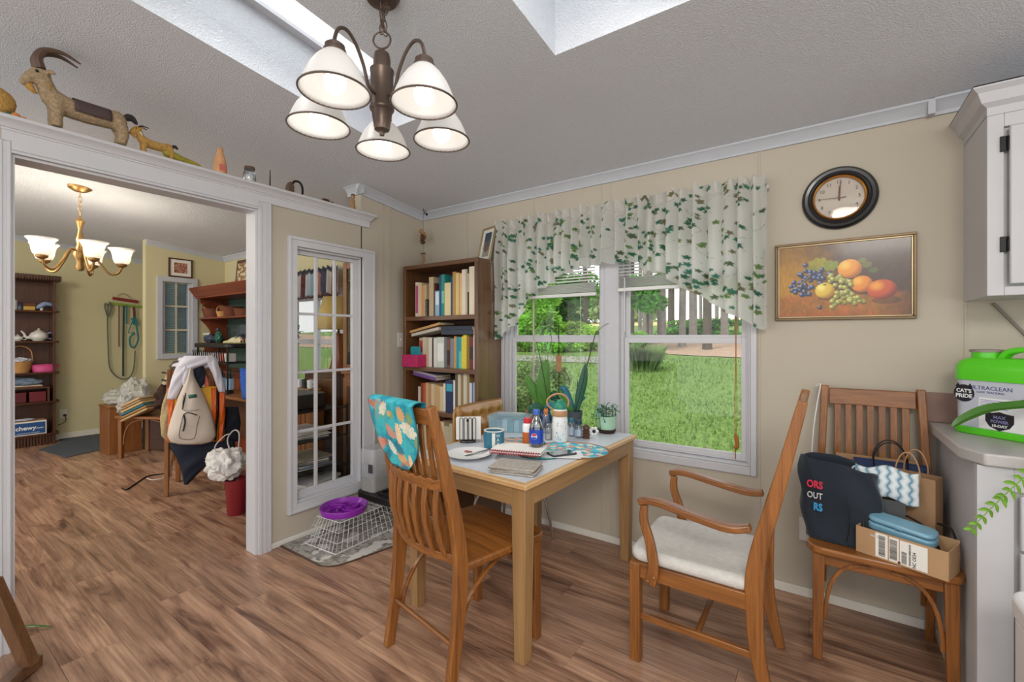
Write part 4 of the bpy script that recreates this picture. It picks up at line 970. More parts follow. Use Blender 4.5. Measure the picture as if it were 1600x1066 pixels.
# ---------------- wall clock ----------------
ck = T('wall_clock', 'round black wall clock with a gold inner ring above the painting', 'clock', (.080, YW, 1.998))
def lathe_y(mb, prof, n_=48, mi=None):   # axis along -y
    return mb.lathe(prof, n_, (0,0,0), Matrix.Rotation(PI/2, 4, 'X'), mi, caps=False)
mt('clock_black', '#17181b', .35, coat=.3); mt('clock_face', '#cdbfb2', .6, var=.02); mt('clock_gold', '#b97f35', .3, .7)
lathe_y(MB(), [(.098,.001),(.150,.001),(.153,.008),(.150,.018),(.140,.026),(.128,.024),(.120,.030),(.112,.026),(.107,.016),(.107,.001)]).build('rim', 'clock_black', ck)
lathe_y(MB(), [(.098,.002),(.108,.002),(.109,.022),(.106,.026),(.100,.022),(.098,.010)]).build('inner_ring', 'clock_gold', ck)
lathe_y(MB(), [(0,.004),(.099,.004),(.099,.006),(0,.006)]).build('face', 'clock_face', ck)
mt('ink', '#2c2622', .7)
for i in range(1, 13):
    a = PI/2-i*PI/6; text(str(i), .023, 'ink', ck, frame_m((.079*math.cos(a), -.0066, .079*math.sin(a)), (1,0,0)), 'numeral', .0003)
mt('clock_hand', '#6d3b2f', .5)
MB().prism([(-.004,-.01),(.004,-.01),(.006,.045),(.002,.062),(-.001,.045)], -.012, -.011, 'xz').build('hour_hand', 'clock_hand', ck)
MB().prism([(-.003,-.015),(.003,-.015),(.008,.078),(.005,.080)], -.014, -.013, 'xz').build('minute_hand', 'clock_hand', ck)
MB().prism([(.028,-.003),(.028,.001),(-.09,.0035),(-.09,.0025)], -.016, -.0155, 'xz').build('second_hand', 'clock_hand', ck)
lathe_y(MB(), [(0,.006),(.004,.006),(.004,.017),(0,.017)], 12).build('hub', 'clock_hand', ck)
lathe_y(MB(), [(0,.0205),(.099,.0195),(.099,.0205),(0,.022)]).build('glass_cover', 'glass', ck)

# ---------------- fruit painting ----------------
AW, AH = .552, .392
pt = T('fruit_painting', 'framed still life painting of grapes, apples and oranges under the clock', 'painting', (.0875, YW, 1.598))
rr = random.Random(21)
BG = [(.17+rr.gauss(0,.05), .60+rr.gauss(0,.05)) for i in range(26)]+[(.25+rr.gauss(0,.05), .42+rr.gauss(0,.05)) for i in range(26)]+[(.34+rr.gauss(0,.03), .46+rr.gauss(0,.03)) for i in range(8)]
GG = [(.46+rr.gauss(0,.035), .50+rr.gauss(0,.03)) for i in range(10)]+[(.53+rr.gauss(0,.035), .53+rr.gauss(0,.03)) for i in range(8)]+[(.52+rr.gauss(0,.04), .68+rr.gauss(0,.04)) for i in range(14)]+[(.47+rr.gauss(0,.03), .80+rr.gauss(0,.025)) for i in range(8)]+[(.60+rr.gauss(0,.04), .79+rr.gauss(0,.025)) for i in range(10)]
ASP = AW/AH
def pcol(a, t):
    """a from left, t from top"""
    x = a*ASP; n1 = fbm(a*9, t*6, 3); n2 = fbm(a*40, t*12, 8)
    top = mixc(lin('#b5801e'), lin('#43291a'), sm(.05, .6, a+.12*n1)); top = mixc(top, lin('#3a2418'), sm(.5, 0, t)*.45)
    low = mixc(lin('#8f5d18'), lin('#b0661d'), .5+n1); low = mixc(low, lin('#5c3513'), sm(.72, 1.05, a))
    c = mixc(top, low, sm(.66, .74, t+.02*n1)); c = mixc(c, lin('#a33f12'), .5*sm(.88, 1.0, t)*sm(.6,.0,abs(a-.4)))
    c = tuple(max(0, q*(1+.22*n2)) for q in c)
    # leaves behind
    for lx, ly, lr, hx in ((.33,.27,.13,'#b0a024'),(.42,.30,.10,'#8d9a28'),(.27,.33,.08,'#9a9028'),(.69,.32,.06,'#6d6a22'),(.74,.40,.05,'#4c5a24'),(.66,.26,.05,'#6f6f2a'),(.16,.37,.03,'#a58f2c')):
        dx, dy = (a-lx)*ASP, (t-ly); d = math.hypot(dx, dy*1.3); q = math.atan2(dy, dx)
        if d < lr*(.72+.28*abs(math.cos(q*3.5+lx*20))): c = mixc(lin(hx), lin('#4e5a1a'), .5*abs(math.sin(q*9))+.2*n2)
    def fruit(c, fx, fy, fr, base_, hi, dk, squash=1):
        dx, dy = (a-fx)*ASP, (t-fy)*squash; d = math.hypot(dx, dy)
        if d < fr:
            k_ = math.hypot(dx+.4*fr, dy+.4*fr)/fr; c = mixc(lin(hi), lin(base_), sm(.1, .75, k_)); c = mixc(c, lin(dk), sm(.85, 1.45, k_)*.85)
        elif dy > 0 and math.hypot(dx-.3*fr, (t-fy-fr*.95)*3) < fr: c = mixc(c, lin('#2a1608'), .55)
        return c
    for gx_, gy_ in BG: c = fruit(c, gx_, gy_, .030, '#26355c', '#8d9cc4', '#0d1222')
    c = fruit(c, .565, .36, .128, '#e8941c', '#f7c34e', '#9a4d0c')
    c = fruit(c, .655, .575, .112, '#e58a1a', '#f5b53c', '#96450c')
    c = fruit(c, .80, .66, .150, '#c64a18', '#ef9b2c', '#5a130c', 1.15)
    c = fruit(c, .375, .64, .108, '#dcb83a', '#f2e27c', '#9c6a1e')
    for gx_, gy_ in GG: c = fruit(c, gx_, gy_, .031, '#9a9a3e', '#dcd98c', '#4e4e18')
    c = fruit(c, .335, .87, .030, '#3c4038', '#8a8c7c', '#1c1c18')
    dx, dy = (a-.375)*ASP, t-.56
    if math.hypot(dx, dy*2) < .02: c = lin('#5a5a1c')
    if abs(t-(.47+.12*math.sin(a*14))) < .006 and .10 < a < .26: c = lin('#a89038')
    return c
paint('oil_paint', .35, coat=.25, bump=.12)
iw, ih = AW-.036, AH-.036
MB().sheet(lambda a, t: (-iw/2+iw*a, -.012, ih/2-ih*t), 260, 180, pcol).build('canvas', 'oil_paint', pt, fixn=False)
mt('frame_bronze', '#6d5a42', .4, .5); mt('frame_gold', '#b5a27c', .35, .5)
for nm, o_, i_, y0, y1, m_ in (('frame', 0, .012, -.022, -.001, 'frame_bronze'), ('liner', .012, .019, -.018, -.004, 'frame_gold')):
    mb = MB(); w2, h2 = AW/2-o_, AH/2-o_; t = i_-o_
    mb.box(-w2, w2, y0, y1, h2-t, h2).box(-w2, w2, y0, y1, -h2, -h2+t).box(-w2, -w2+t, y0, y1, -h2+t, h2-t).box(w2-t, w2, y0, y1, -h2+t, h2-t)
    mb.build(nm, m_, pt, bev=.002)
MB().box(-AW/2+.01, AW/2-.01, -.004, -.0005, -AH/2+.01, AH/2-.01).build('backing', 'card', pt)

# ---------------- light switch and outlets ----------------
def plate(nm, lab, cat, loc, rz, kind):
    o = T(nm, lab, cat, loc, rz)   # local: plate faces -y
    MB().box(-.036, .036, -.006, -.0005, -.058, .058).build('cover_plate', 'offwhite', o, bev=.002)
    if kind == 'switch': MB().box(-.005, .005, -.016, -.006, -.004, .012).build('toggle', 'offwhite', o, bev=.001)
    else:
        for z in (-.02, .02): MB().prism(rrect(.03, .026, .01, 4, 0, z), -.009, -.006, 'xz').build('socket', 'offwhite', o)
    return o
yy = gx(624, 531, XP).y
plate('light_switch', 'cream light switch beside the bookcase on the left wall', 'light switch', (XP, yy+.015, gx(624,531,XP).z), PI/2, 'switch')
p_ = gy(1262, 828, YW); ot = plate('wall_outlet', 'cream outlet low on the wall behind the dark tote bag', 'outlet', (p_.x, YW, p_.z), 0, 'outlet')

# ---------------- bookcase contents ----------------
BX0 = -2.722+BT
def bookm(h): 
    k_ = 'book_'+h.lstrip('#')
    if k_ not in MATS: mt(k_, h, .6, var=.05, scale=30)
    return k_
def cname(h):
    r_, g_, b_ = [int(h[i:i+2], 16) for i in (1,3,5)]; mxv, mnv = max(r_,g_,b_), min(r_,g_,b_)
    if mxv-mnv < 22: return 'white' if mxv > 205 else 'grey' if mxv > 95 else 'black'
    if r_ == mxv:
        if b_ > g_+5: return 'purple' if b_ > r_*.75 and r_ < 170 else 'pink'
        if g_ > r_*.84 and b_ > r_*.62: return 'cream' if mxv > 200 else 'beige'
        if g_ > r_*.8: return 'yellow'
        if g_ > r_*.6: return 'tan' if mxv > 150 else 'brown'
        return 'red' if mxv > 140 and g_ < r_*.45 else 'brown'
    if g_ == mxv: return 'green' if b_ < g_*.82 else 'teal'
    return 'purple' if r_ > g_+12 else ('dark blue' if mxv < 110 else 'teal' if g_ > b_*.88 else 'blue')
ORD = ['first','second','third','fourth','fifth','sixth','seventh','eighth','ninth','tenth','eleventh','twelfth','thirteenth','fourteenth','fifteenth','sixteenth','seventeenth','eighteenth','nineteenth','twentieth']
mt('pages', '#d8cdb4', .85, var=.04)
def book(loc, w_, h, d_, col, label, group, tilt=0, flat=False, stripe=None, spiral=None):
    o = T('book', label, 'book', loc, 0, group)
    # spine towards -y
    c = .0018
    MB().box(0, c, 0, d_, 0, h).box(w_-c, w_, 0, d_, 0, h).box(c, w_-c, 0, c, 0, h).build('cover', bookm(col), o)
    MB().box(c, w_-c, c+.0002, d_-.004, .002, h-.002).build('pages', 'pages', o)
    if stripe:
        MB().box(.1*w_, .9*w_, -.0006, .0002, h*stripe[1], h*stripe[2]).build('spine_label', bookm(stripe[0]), o)
    if spiral:
        sp = MB()
        k_ = int(h/.011)
        for i in range(k_): sp.tube([(w_/2+.006*math.cos(q), -.002+.006*math.sin(q), .006+i*.011) for q in [2*PI*j/8 for j in range(8)]], .0011, 4, closed=True)
        tag(sp.build('spiral_binding', bookm(spiral), o), kind='stuff')
    if flat: o.rotation_euler = (0, PI/2, 0) if flat is True else flat
    elif tilt: o.rotation_euler = (0, tilt, 0)
    return o
def shelf_row(items, x0, z, y0, shelf_name, group, xend):
    tot = sum(i[1] for i in items); sc_ = (xend-x0)/tot; x = x0
    for k_, it in enumerate(items):
        col, w_, h = it[:3]; ex = it[3] if len(it) > 3 else {}
        ww = w_*sc_; tl = ex.get('tilt', 0); h2 = h
        lab = '%s%s book, %s from the left on the %s' % (ex.get('adj', ''), cname(col), ORD[k_], shelf_name)
        book((x+(.0), y0+ex.get('dy', 0), z+.0005), max(.006, ww-.0012-abs(math.tan(tl))*0), h2, ex.get('d', .17), col, lab, group, tl, stripe=ex.get('stripe'), spiral=ex.get('spiral'))
        x += ww
rng = random.Random(4)
top = [('#dccab8',50,.27,{'stripe':('#b0567c',.1,.9),'adj':'pink-striped '}),('#d9c39c',45,.265),('#d49c66',40,.24,{'adj':'slim '}),('#c9b089',36,.245),('#26221f',40,.13,{'spiral':'#e0e0e0','adj':'short spiral-bound ','dy':-.012}),('#c0ad8b',68,.30),('#5c3a2a',22,.25),('#8fb3c9',62,.19,{'stripe':('#d8e6ee',.45,.95),'adj':'low '}),('#24507e',30,.305),('#2f8f82',46,.31,{'stripe':('#7fc4b0',.3,.6)}),('#e2d3a0',88,.245,{'adj':'wide '}),('#27477c',25,.285),('#b58e4c',44,.32),('#dfc287',40,.31),('#d6bb85',42,.305,{'dy':.01}),('#e6d3c0',52,.33),('#b9ad92',24,.33),('#2d2c2b',22,.33,{'stripe':('#c8c4b8',.5,.9)}),('#e9dbc2',96,.345,{'adj':'tall wide '})]
shelf_row(top, BX0+.075, SH[4], 2.455, 'top shelf of the bookcase', 'books on the top shelf of the bookcase', -1.998)
mid = [('#b9a68c',34,.225,{'stripe':('#b03a32',.5,.9)}),('#cfc4ae',30,.23),('#c6b48e',30,.225),('#dcd8cc',34,.225),('#26262a',14,.225),('#e0dccf',30,.225),('#c9d0c4',72,.23,{'adj':'wide ','stripe':('#e8e8e2',.2,.8)}),('#6a7076',26,.225),('#7c5138',32,.22,{'stripe':('#3a241c',.1,.6)}),('#7f8794',34,.22),('#c99b55',22,.235),('#2292a8',22,.23),('#6fc0ae',24,.228,{'stripe':('#2a96aa',.55,.98)}),('#dcd24a',22,.235),('#e3cc2e',30,.245,{'spiral':'#e8e8e8','adj':'spiral-bound ','dy':-.01}),('#8b7452',18,.235),('#7a3a2c',34,.23,{'stripe':('#3d3a34',.3,.7)}),('#e2e0e4',42,.29,{'adj':'tall '})]
shelf_row(mid, BX0+.10, SH[3], 2.475, 'second shelf of the bookcase', 'books on the second shelf of the bookcase', -1.998)
low = [('#c9c0b0',26,.17),('#8c3c22',26,.20),('#b55e36',24,.20),('#caa77f',28,.205),('#b98c62',24,.20),('#d3bd98',30,.20),('#c2a67c',28,.195),('#caa36a',26,.19),('#d2c0a0',30,.185),('#ddd5c4',22,.21),('#2a3558',70,.235,{'stripe':('#3fa0b8',.66,.9),'adj':'wide cover-out '}),('#e2ded4',16,.24),('#5f5a50',24,.30),('#d2c2a0',26,.29),('#8f7a5c',22,.29),('#cfcbb4',30,.295,{'spiral':'#dddddd','adj':'spiral-bound '}),('#a08458',22,.30),('#d5d8dc',20,.23),('#4a74a4',14,.23),('#dadde2',36,.235)]
shelf_row(low, BX0+.09, SH[2], 2.47, 'third shelf of the bookcase', 'books on the third shelf of the bookcase', -1.998)
bot = [(rng.choice(['#8c3c22','#2a3558','#d3bd98','#c9c0b0','#55604a','#7a4a30','#b9ad92']), rng.uniform(24,44), rng.uniform(.2,.28)) for i in range(16)]
shelf_row(bot, BX0+.03, SH[1], 2.46, 'fourth shelf of the bookcase', 'books on the fourth shelf of the bookcase', -1.998)
# flat stacks above the rows
def flatbook(x, y, z, L, d_, th, col, label, ang=0, group='books lying flat in the bookcase'):
    o = T('book', label, 'book', (x, y, z), 0, group); o.rotation_euler = (0, ang, 0)
    MB().box(0, L, 0, d_, 0, .002).box(0, L, 0, d_, th-.002, th).box(0, L, 0, .002, .002, th-.002).build('cover', bookm(col), o)
    MB().box(.003, L-.003, .0022, d_-.003, .0022, th-.0022).build('pages', 'pages', o)
flatbook(-2.345, 2.46, SH[3]+.250, .31, .18, .032, '#39424f', 'thick dark blue-grey volume lying flat over the second-shelf books')
flatbook(-2.345, 2.46, SH[3]+.2835, .30, .18, .028, '#2f3947', 'upper of the two dark blue-grey volumes lying flat under the top shelf')
flatbook(-2.66, 2.455, SH[3]+.235, .30, .17, .022, '#c7c0b4', 'grey-white magazine stack leaning on the second-shelf books', -.17)
flatbook(-2.68, 2.455, SH[3]+.262, .33, .17, .018, '#c79c62', 'tan book sloping on top of the magazines on the second shelf', -.19)
flatbook(-2.645, 2.455, SH[2]+.262, .25, .17, .024, '#6d4a8c', 'purple book lying sloped on the third-shelf books', .14)
flatbook(-2.645, 2.455, SH[2]+.287, .26, .16, .018, '#a59aa8', 'grey-mauve book lying on the purple book', .14)
# pink basket
mt('pink', '#b3225c', .7, var=.15, scale=30, bump=.4, bscale=120)
o = T('fabric_basket', 'small magenta fabric basket at the left of the second shelf', 'basket', (-2.60, 2.46, SH[3]))
mb = MB(); w_, d_, h = .165, .12, .095
for a, b_, c, e in ((-w_/2,w_/2,-d_/2,-d_/2+.008),(-w_/2,w_/2,d_/2-.008,d_/2),(-w_/2,-w_/2+.008,-d_/2+.008,d_/2-.008),(w_/2-.008,w_/2,-d_/2+.008,d_/2-.008)): mb.box(a, b_, c, e, 0, h)
mb.box(-w_/2+.008, w_/2-.008, -d_/2+.008, d_/2-.008, 0, .008)
o.location.y = 2.405+.03; mb.build('body', 'pink', o, bev=.004)
MB().prism(rrect(.10, .085, .02, 4, 0, .115), .0, .012, 'xz').build('packet', 'teal', o)
# things on top of the bookcase
o = T('picture_frame', 'gilt-framed picture leaning against the wall on top of the bookcase', 'picture', (-2.06, 2.62, 1.878)); o.rotation_euler = (-.22, 0, -.28)
fw, fh = .165, .27
for nm, m_, o_, i_ in (('frame','frame_gold',0,.014), ('mat_border','paper',.014,.040)):
    w2, h2, t = fw/2-o_, fh/2-o_, i_-o_; mb = MB(); y0, y1 = (-.012, 0) if nm == 'frame' else (-.005, -.001)
    mb.box(-w2,w2,y0,y1,fh/2+h2-t,fh/2+h2).box(-w2,w2,y0,y1,fh/2-h2,fh/2-h2+t).box(-w2,-w2+t,y0,y1,fh/2-h2+t,fh/2+h2-t).box(w2-t,w2,y0,y1,fh/2-h2+t,fh/2+h2-t).build(nm, m_, o, bev=.0015)
paint('print', .6)
def pc2(a, t):
    c = mixc(lin('#3d4a5c'), lin('#9b9a86'), sm(.2, .9, t+.2*fbm(a*5, t*5)))
    if math.hypot((a-.5)*.6, t-.62) < .2: c = mixc(lin('#6e4a34'), c, .3)
    return c
MB().sheet(lambda a, t: (-.045+.09*a, -.003, .040+(fh-.08)*(1-t)), 24, 36, pc2).build('print', 'print', o, fixn=False)
# hanging wooden chime in the corner
px_, py_ = -2.68, 2.60
o = T('hanging_chime', 'wooden bird-shaped chime hanging in the corner above the bookcase', 'ornament', (px_, py_, 0))
zt = CZ(py_)
MB().tube([(0,0,zt),(0,0,2.19)], .0012, 5).build('string', 'ink', o)
MB().tube(curve([(.0,0,zt-.01),(.012,0,zt-.03),(.03,0,zt-.03),(.035,0,zt-.05)], 5), .0025, 6).ball((.04,0,zt-.06), .010, 8).ball((.015,0,zt-.045), .007, 8).build('hook', 'black_metal', o)
bd = MB().ball((0,0,2.145), (.032,.024,.038), 14).build('bird_body', 'pine', o)
MB().ball((-.01,-.012,2.185), (.020,.018,.018), 12).build('bird_head', 'pine', bd)
MB().prism([(.005,2.165),(.048,2.135),(.02,2.095),(-.012,2.10)], -.026, -.018, 'xz').build('wing', 'walnut', bd, bev=.002)
MB().ball((-.004,0,2.095), (.022,.02,.016), 10).build('tail', 'walnut', bd)
MB().tube([(0,0,2.09),(0,0,2.01)], .001, 5).build('lower_string', 'ink', o)
MB().box(-.022,.022,-.010,.010,2.0,2.006).build('crossbar', 'walnut', o)
for x, l_ in ((-.014,.11),(.002,.10),(.018,.07)): MB().tube([(x,0,1.998),(x,0,1.998-l_)], .0045, 8).build('chime_tube', 'pine', o)

# ---------------- towel over the chair ----------------
TW = []
rr = random.Random(31)
for i in range(46): TW.append((rr.uniform(-.2,.2), rr.uniform(.0,.36), rr.uniform(.008,.03), rr.uniform(1,2.4), rr.uniform(0,3), lin(rr.choice(['#d97a4a','#c9603c','#e2a25c','#e8e0c8','#2a6f8a','#8a9a50','#d88a70','#3fb5b5']))))
def towcol(x, s_):
    n1 = fbm(x*14, s_*14, 5); c = mixc(lin('#1c8fa2'), lin('#3fb2bb'), sm(-.3, .3, n1))
    for tx, ts, r_, el, an, tc_ in TW:
        dx, dy = x-tx, s_-ts; u_ = dx*math.cos(an)+dy*math.sin(an); v_ = -dx*math.sin(an)+dy*math.cos(an)
        if (u_/el)**2+v_**2 < r_*r_*(.5+.5*abs(math.cos(6*math.atan2(v_, u_)))): c = mixc(tc_, c, .15+.3*max(0, fbm(x*60, s_*60)))
    for fx, fy, k_ in ((-.01,.14,1.0),(.05,.24,.6)):
        d = math.hypot((x-fx)*1.5, s_-fy)
        if d < .042*k_: c = mixc(lin('#efe6d0'), lin('#e0a040'), sm(.5, 1, abs(math.sin(7*math.atan2(s_-fy, x-fx)))) )
    return c
paint('towel', .9, sheen=.3)
tw = T('patterned_towel', 'teal towel with fish and coral print draped over the foreground chair', 'towel', ch1.location, ch1.rotation_euler.z)
def ty(z): return lerp(-.29, -.35, (z-.82)/.25)
def towf(a, t):
    # t 0..1 : front flap bottom -> over the rail -> down the back
    L0, L1 = .085, .285; s_ = -L0+t*(L0+L1)
    half = .165; lim = 1.0
    if s_ > .10: lim = math.sqrt(max(.02, 1-((s_-.10)/.19)**2))
    x = -.035+(a*2-1)*half*lim
    w_ = .006*math.sin(x*40+s_*9)
    zt = 1.0775; r_ = .022
    if s_ < -.02: z = zt-(-s_-.02)-.008; y = -.331+w_*.3
    elif s_ < .02: q = (s_+.02)/.04*PI; z = zt-.008+.010*math.sin(q); y = -.358+.027*math.cos(q)
    else: z = zt-.008-(s_-.02); y = -.385+.20*(s_-.02)-abs(w_)
    return (x, y, z)
def towc(a, t):
    s_ = -.085+t*.37; lim = 1.0
    if s_ > .10: lim = math.sqrt(max(.02, 1-((s_-.10)/.19)**2))
    if (abs(a*2-1) > .965 or t > .975): return lin('#2a6f80')
    return towcol(-.045+(a*2-1)*.178*lim, s_)
MB().sheet(towf, 110, 110, towc).build('cloth', 'towel', tw, fixn=False, solid=.004)
# ---------------- things on the table ----------------
def on(u, v, z=None): return gz(u, v, ZT if z is None else z)
mt('blue_mug', '#2b6c86', .35, var=.1); mt('cola', '#2a0f0a', .1, trans=.3); mt('cap_blue', '#2c5fc0', .35); mt('cap_red', '#c4202e', .35); mt('label_blue', '#1840a8', .35)
mt('green_lid', '#1f7f66', .4); mt('tan_plastic', '#b78c62', .5); mt('leaf', '#4f8a2c', .45, var=.15, scale=6, coat=.2); mt('leaf_dark', '#2a6a52', .45, var=.2, scale=6, coat=.2); mt('leaf_blue', '#2f8098', .45, var=.2, coat=.3)
for q_ in ('leaf', 'leaf_dark', 'leaf_blue'):
    n = MATS[q_].node_tree.nodes; l = MATS[q_].node_tree.links; tr = n.new('ShaderNodeBsdfTranslucent'); mx = n.new('ShaderNodeMixShader'); mx.inputs[0].default_value = .25
    b = n['Principled BSDF']; l.new(b.inputs['Base Color'].links[0].from_socket, tr.inputs[0]); l.new(b.outputs[0], mx.inputs[1]); l.new(tr.outputs[0], mx.inputs[2]); l.new(mx.outputs[0], n['Material Output'].inputs[0]); mt('stem_brown', '#3c3026', .7); mt('pot_green', '#a5cdb2', .3, coat=.4); mt('pot_grey', '#4b5158', .5); mt('pot_blue', '#123a6a', .2, coat=.5); mt('wicker', '#9a7453', .85, var=.2, bump=.6, bscale=90); mt('leaf_silver', '#7fb09c', .5, var=.2)
glassmat('pet', (.93,.95,.97), .10); sheer('frost_blue', '#a9cfdc', .35, .3); sheer('frost', '#d8dde0', .6, .3)
# napkin holder
p_ = on(731, 691); nh = T('napkin_holder', 'black wire napkin holder with long loops at the left of the table', 'napkin holder', p_, TH+.05)
MB().tube([(.042*math.cos(q), .03*math.sin(q), .003) for q in [2*PI*i/24 for i in range(24)]], .0022, 6, closed=True).build('base_ring', 'black_metal', nh)
for sy_ in (-.026, .030):
    for x in (-.034, -.010, .014, .036):
        if sy_ > 0 and x in (-.010, .014): continue
        pts = [(x+(.009*math.cos(q)), sy_, .075+.055*(1 if math.sin(q) > 0 else -1)+.009*math.sin(q)) for q in [2*PI*i/20 for i in range(20)]]
        MB().tube(pts, .0020, 6, closed=True).build('wire_loop', 'black_metal', nh)
    MB().tube([(-.045, sy_, .018), (.046, sy_, .018)], .002, 6).build('wire_bar', 'black_metal', nh)
MB().tube([(0,-.026,.018),(0,-.026,.004),(0,.03,.004),(0,.03,.018)], .0022, 6).ball((0,-.030,.125), .007, 8).build('centre_wire', 'black_metal', nh)
nk = MB()
for i in range(7):
    a = rng.uniform(-.05, .05); M = Matrix.Translation((0.004, -.018+.0065*i, .078)) @ Matrix.Rotation(a, 4, 'Y') @ Matrix.Rotation(rng.uniform(-.03,.03), 4, 'X')
    nk.cbox((0,0,0), (.135, .0045, .118), M)
tag(nk.build('paper_napkins', 'white_plastic' if False else 'paper', loc=p_, bev=.001), 'stack of white paper napkins held in the black wire holder', 'napkins', kind='stuff'); bpy.data.objects['paper_napkins'].rotation_euler.z = TH+.05
# plate and knife
p_ = on(733, 714); pl = T('dinner_plate', 'white plate with a knife across it at the front left of the table', 'plate', p_)
MB().lathe([(0,.003),(.055,.003),(.062,.0),(.066,.003),(.095,.014),(.108,.019),(.109,.0215),(.095,.0175),(.066,.0075),(0,.0065)], 40).build('dish', 'white_gloss', pl)
kn = T('table_knife', 'steel table knife lying across the white plate', 'knife', p_+Vector((0,0,.009)), math.radians(62)); kn.rotation_euler = (0, math.radians(-7), math.radians(62))
MB().strip([(-.065,0,.0),(-.01,0,.0),(.02,0,.0)], [.016,.020,.012], .0016, side=(0,1,0)).build('blade', 'steel', kn, bev=.0004)
MB().strip([(.018,0,.0),(.06,0,.001),(.12,0,.001)], [.008,.011,.013], [.004,.006,.006], side=(0,1,0)).build('handle', 'steel', kn, bev=.0015)
mt('food', '#9c5b4e', .8, var=.3, scale=80)
o = MB().ball((0,0,0), (.018,.012,.004), 10).ball((.016,.006,0), (.010,.008,.003), 8); tag(o.build('food_scrap', 'food', loc=p_+Vector((-.045,.04,.011))), 'reddish scrap of food at the back of the white plate', 'food')
# mug
p_ = on(772, 704); mg = T('mug', 'blue ceramic mug with a white band at the left side of the table', 'mug', p_)
MB().lathe([(0,0),(.037,0),(.040,.004),(.041,.080),(.0405,.084),(.0375,.084),(.0365,.078),(.035,.010),(0,.008)], 36).build('body', 'blue_mug', mg)
MB().lathe([(.0412,.004),(.0414,.080)], 36, caps=False).build('blue_glaze', 'blue_mug', mg)
MB().lathe([(.0403,.080),(.0418,.082),(.0418,.0845),(.0372,.0848),(.0366,.078)], 36, caps=False).build('rim_band', 'offwhite', mg)
ang = -PI/2+TH; mb = MB()
for i in range(6):
    a0 = ang-.16+.05*i; a1 = a0+.05; r_ = .0420
    mb.add([(r_*math.cos(a0),r_*math.sin(a0),.006),(r_*math.cos(a1),r_*math.sin(a1),.006),(r_*math.cos(a1),r_*math.sin(a1),.078),(r_*math.cos(a0),r_*math.sin(a0),.078)], [(0,1,2,3)])
mb.build('white_stripe', 'offwhite', mg)
for i, ch_ in enumerate('WAVE'):
    a = ang+.42; text(ch_, .017, 'offwhite', mg, frame_m((.0425*math.cos(a), .0425*math.sin(a), .067-.016*i), (-math.sin(a), math.cos(a), 0)), depth=.0002)
MB().tube(curve([(-.038,.012,.065),(-.06,.018,.06),(-.064,.019,.04),(-.055,.016,.02),(-.038,.012,.018)], 5), .005, 8).build('handle', 'blue_mug', mg)
# storage box
p_ = on(797, 672); bx = T('storage_box', 'clear blue-lidded plastic storage box full of papers on the table', 'storage box', p_, math.radians(20))
mb = MB(); w_, d_, h = .25, .16, .085
for z0, z1, a in ((0, h, 1.0),):
    out = rrect(w_, d_, .02); inn = rrect(w_-.006, d_-.006, .018); k_ = len(out)
    vs = [(x*.94, y*.94, 0) for x, y in out]+[(x, y, h) for x, y in out]; mb.add(vs, [tuple(range(k_))[::-1]]+[(i, (i+1) % k_, k_+(i+1) % k_, k_+i) for i in range(k_)])
mb.build('tub', 'frost_blue', bx, solid=.002)
MB().prism(rrect(w_+.012, d_+.012, .024), h, h+.008).prism(rrect(w_-.05, d_-.05, .02), h+.008, h+.018).build('lid', 'frost_blue', bx, bev=.002)
MB().prism(rrect(w_-.09, d_-.09, .02), h+.018, h+.021).build('lid_panel', 'film', bx)
ib = MB(); cols = ['#3c5a8c','#5b4a8a','#d9dde2','#2b7f92','#b9c8d8']
for i in range(6):
    x = -.105+.037*i; mt_ = bookm(cols[i % 5]); MB().box(x, x+.030, -.068, .066, .004, .062+.006*(i % 3)).build('folded_paper', mt_, bx)
# spiral notebook + magazine
p_ = on(806, 736); mz = T('magazine_stack', 'stack of folded newspapers under the red spiral notebook', 'magazines', p_, math.radians(14))
mt('newsprint', '#a79f96', .8, var=.25, scale=60)
for i, (dx, dy, a) in enumerate(((0,0,0),(.006,.004,.05),(-.004,.003,-.04),(.003,-.003,.02))):
    M = Matrix.Rotation(a, 4, 'Z'); MB().cbox((dx,dy,.005+.0075*i), (.20,.135,.007), M).build('newspaper', 'newsprint', mz, bev=.002)
p_ = on(800, 722); nb = T('spiral_notebook', 'spiral notebook with a red binding lying on the newspapers', 'notebook', p_+Vector((.0,.02,.0325)), math.radians(17))
MB().box(-.125,.125,-.0,.165,0,.008).build('pages', 'paper', nb); MB().box(-.127,.127,-.004,.168,.0085,.0095).build('cover', 'navy', nb); MB().box(-.125,.125,.004,.166,.0098,.0106).build('loose_sheet', 'paper', nb)
k_ = 21
ringm = None
for i in range(k_):
    x = -.118+.236*i/(k_-1)
    if ringm is None: ringm = MB().tube([(0, -.005+.0105*math.cos(q), .005+.0105*math.sin(q)) for q in [2*PI*j/10 for j in range(10)]], .0016, 5, closed=True).build('binding_ring', 'cap_red', nb); s_ = ringm
    else: s_ = ringm.copy(); sc.collection.objects.link(s_)
    s_.location.x = x
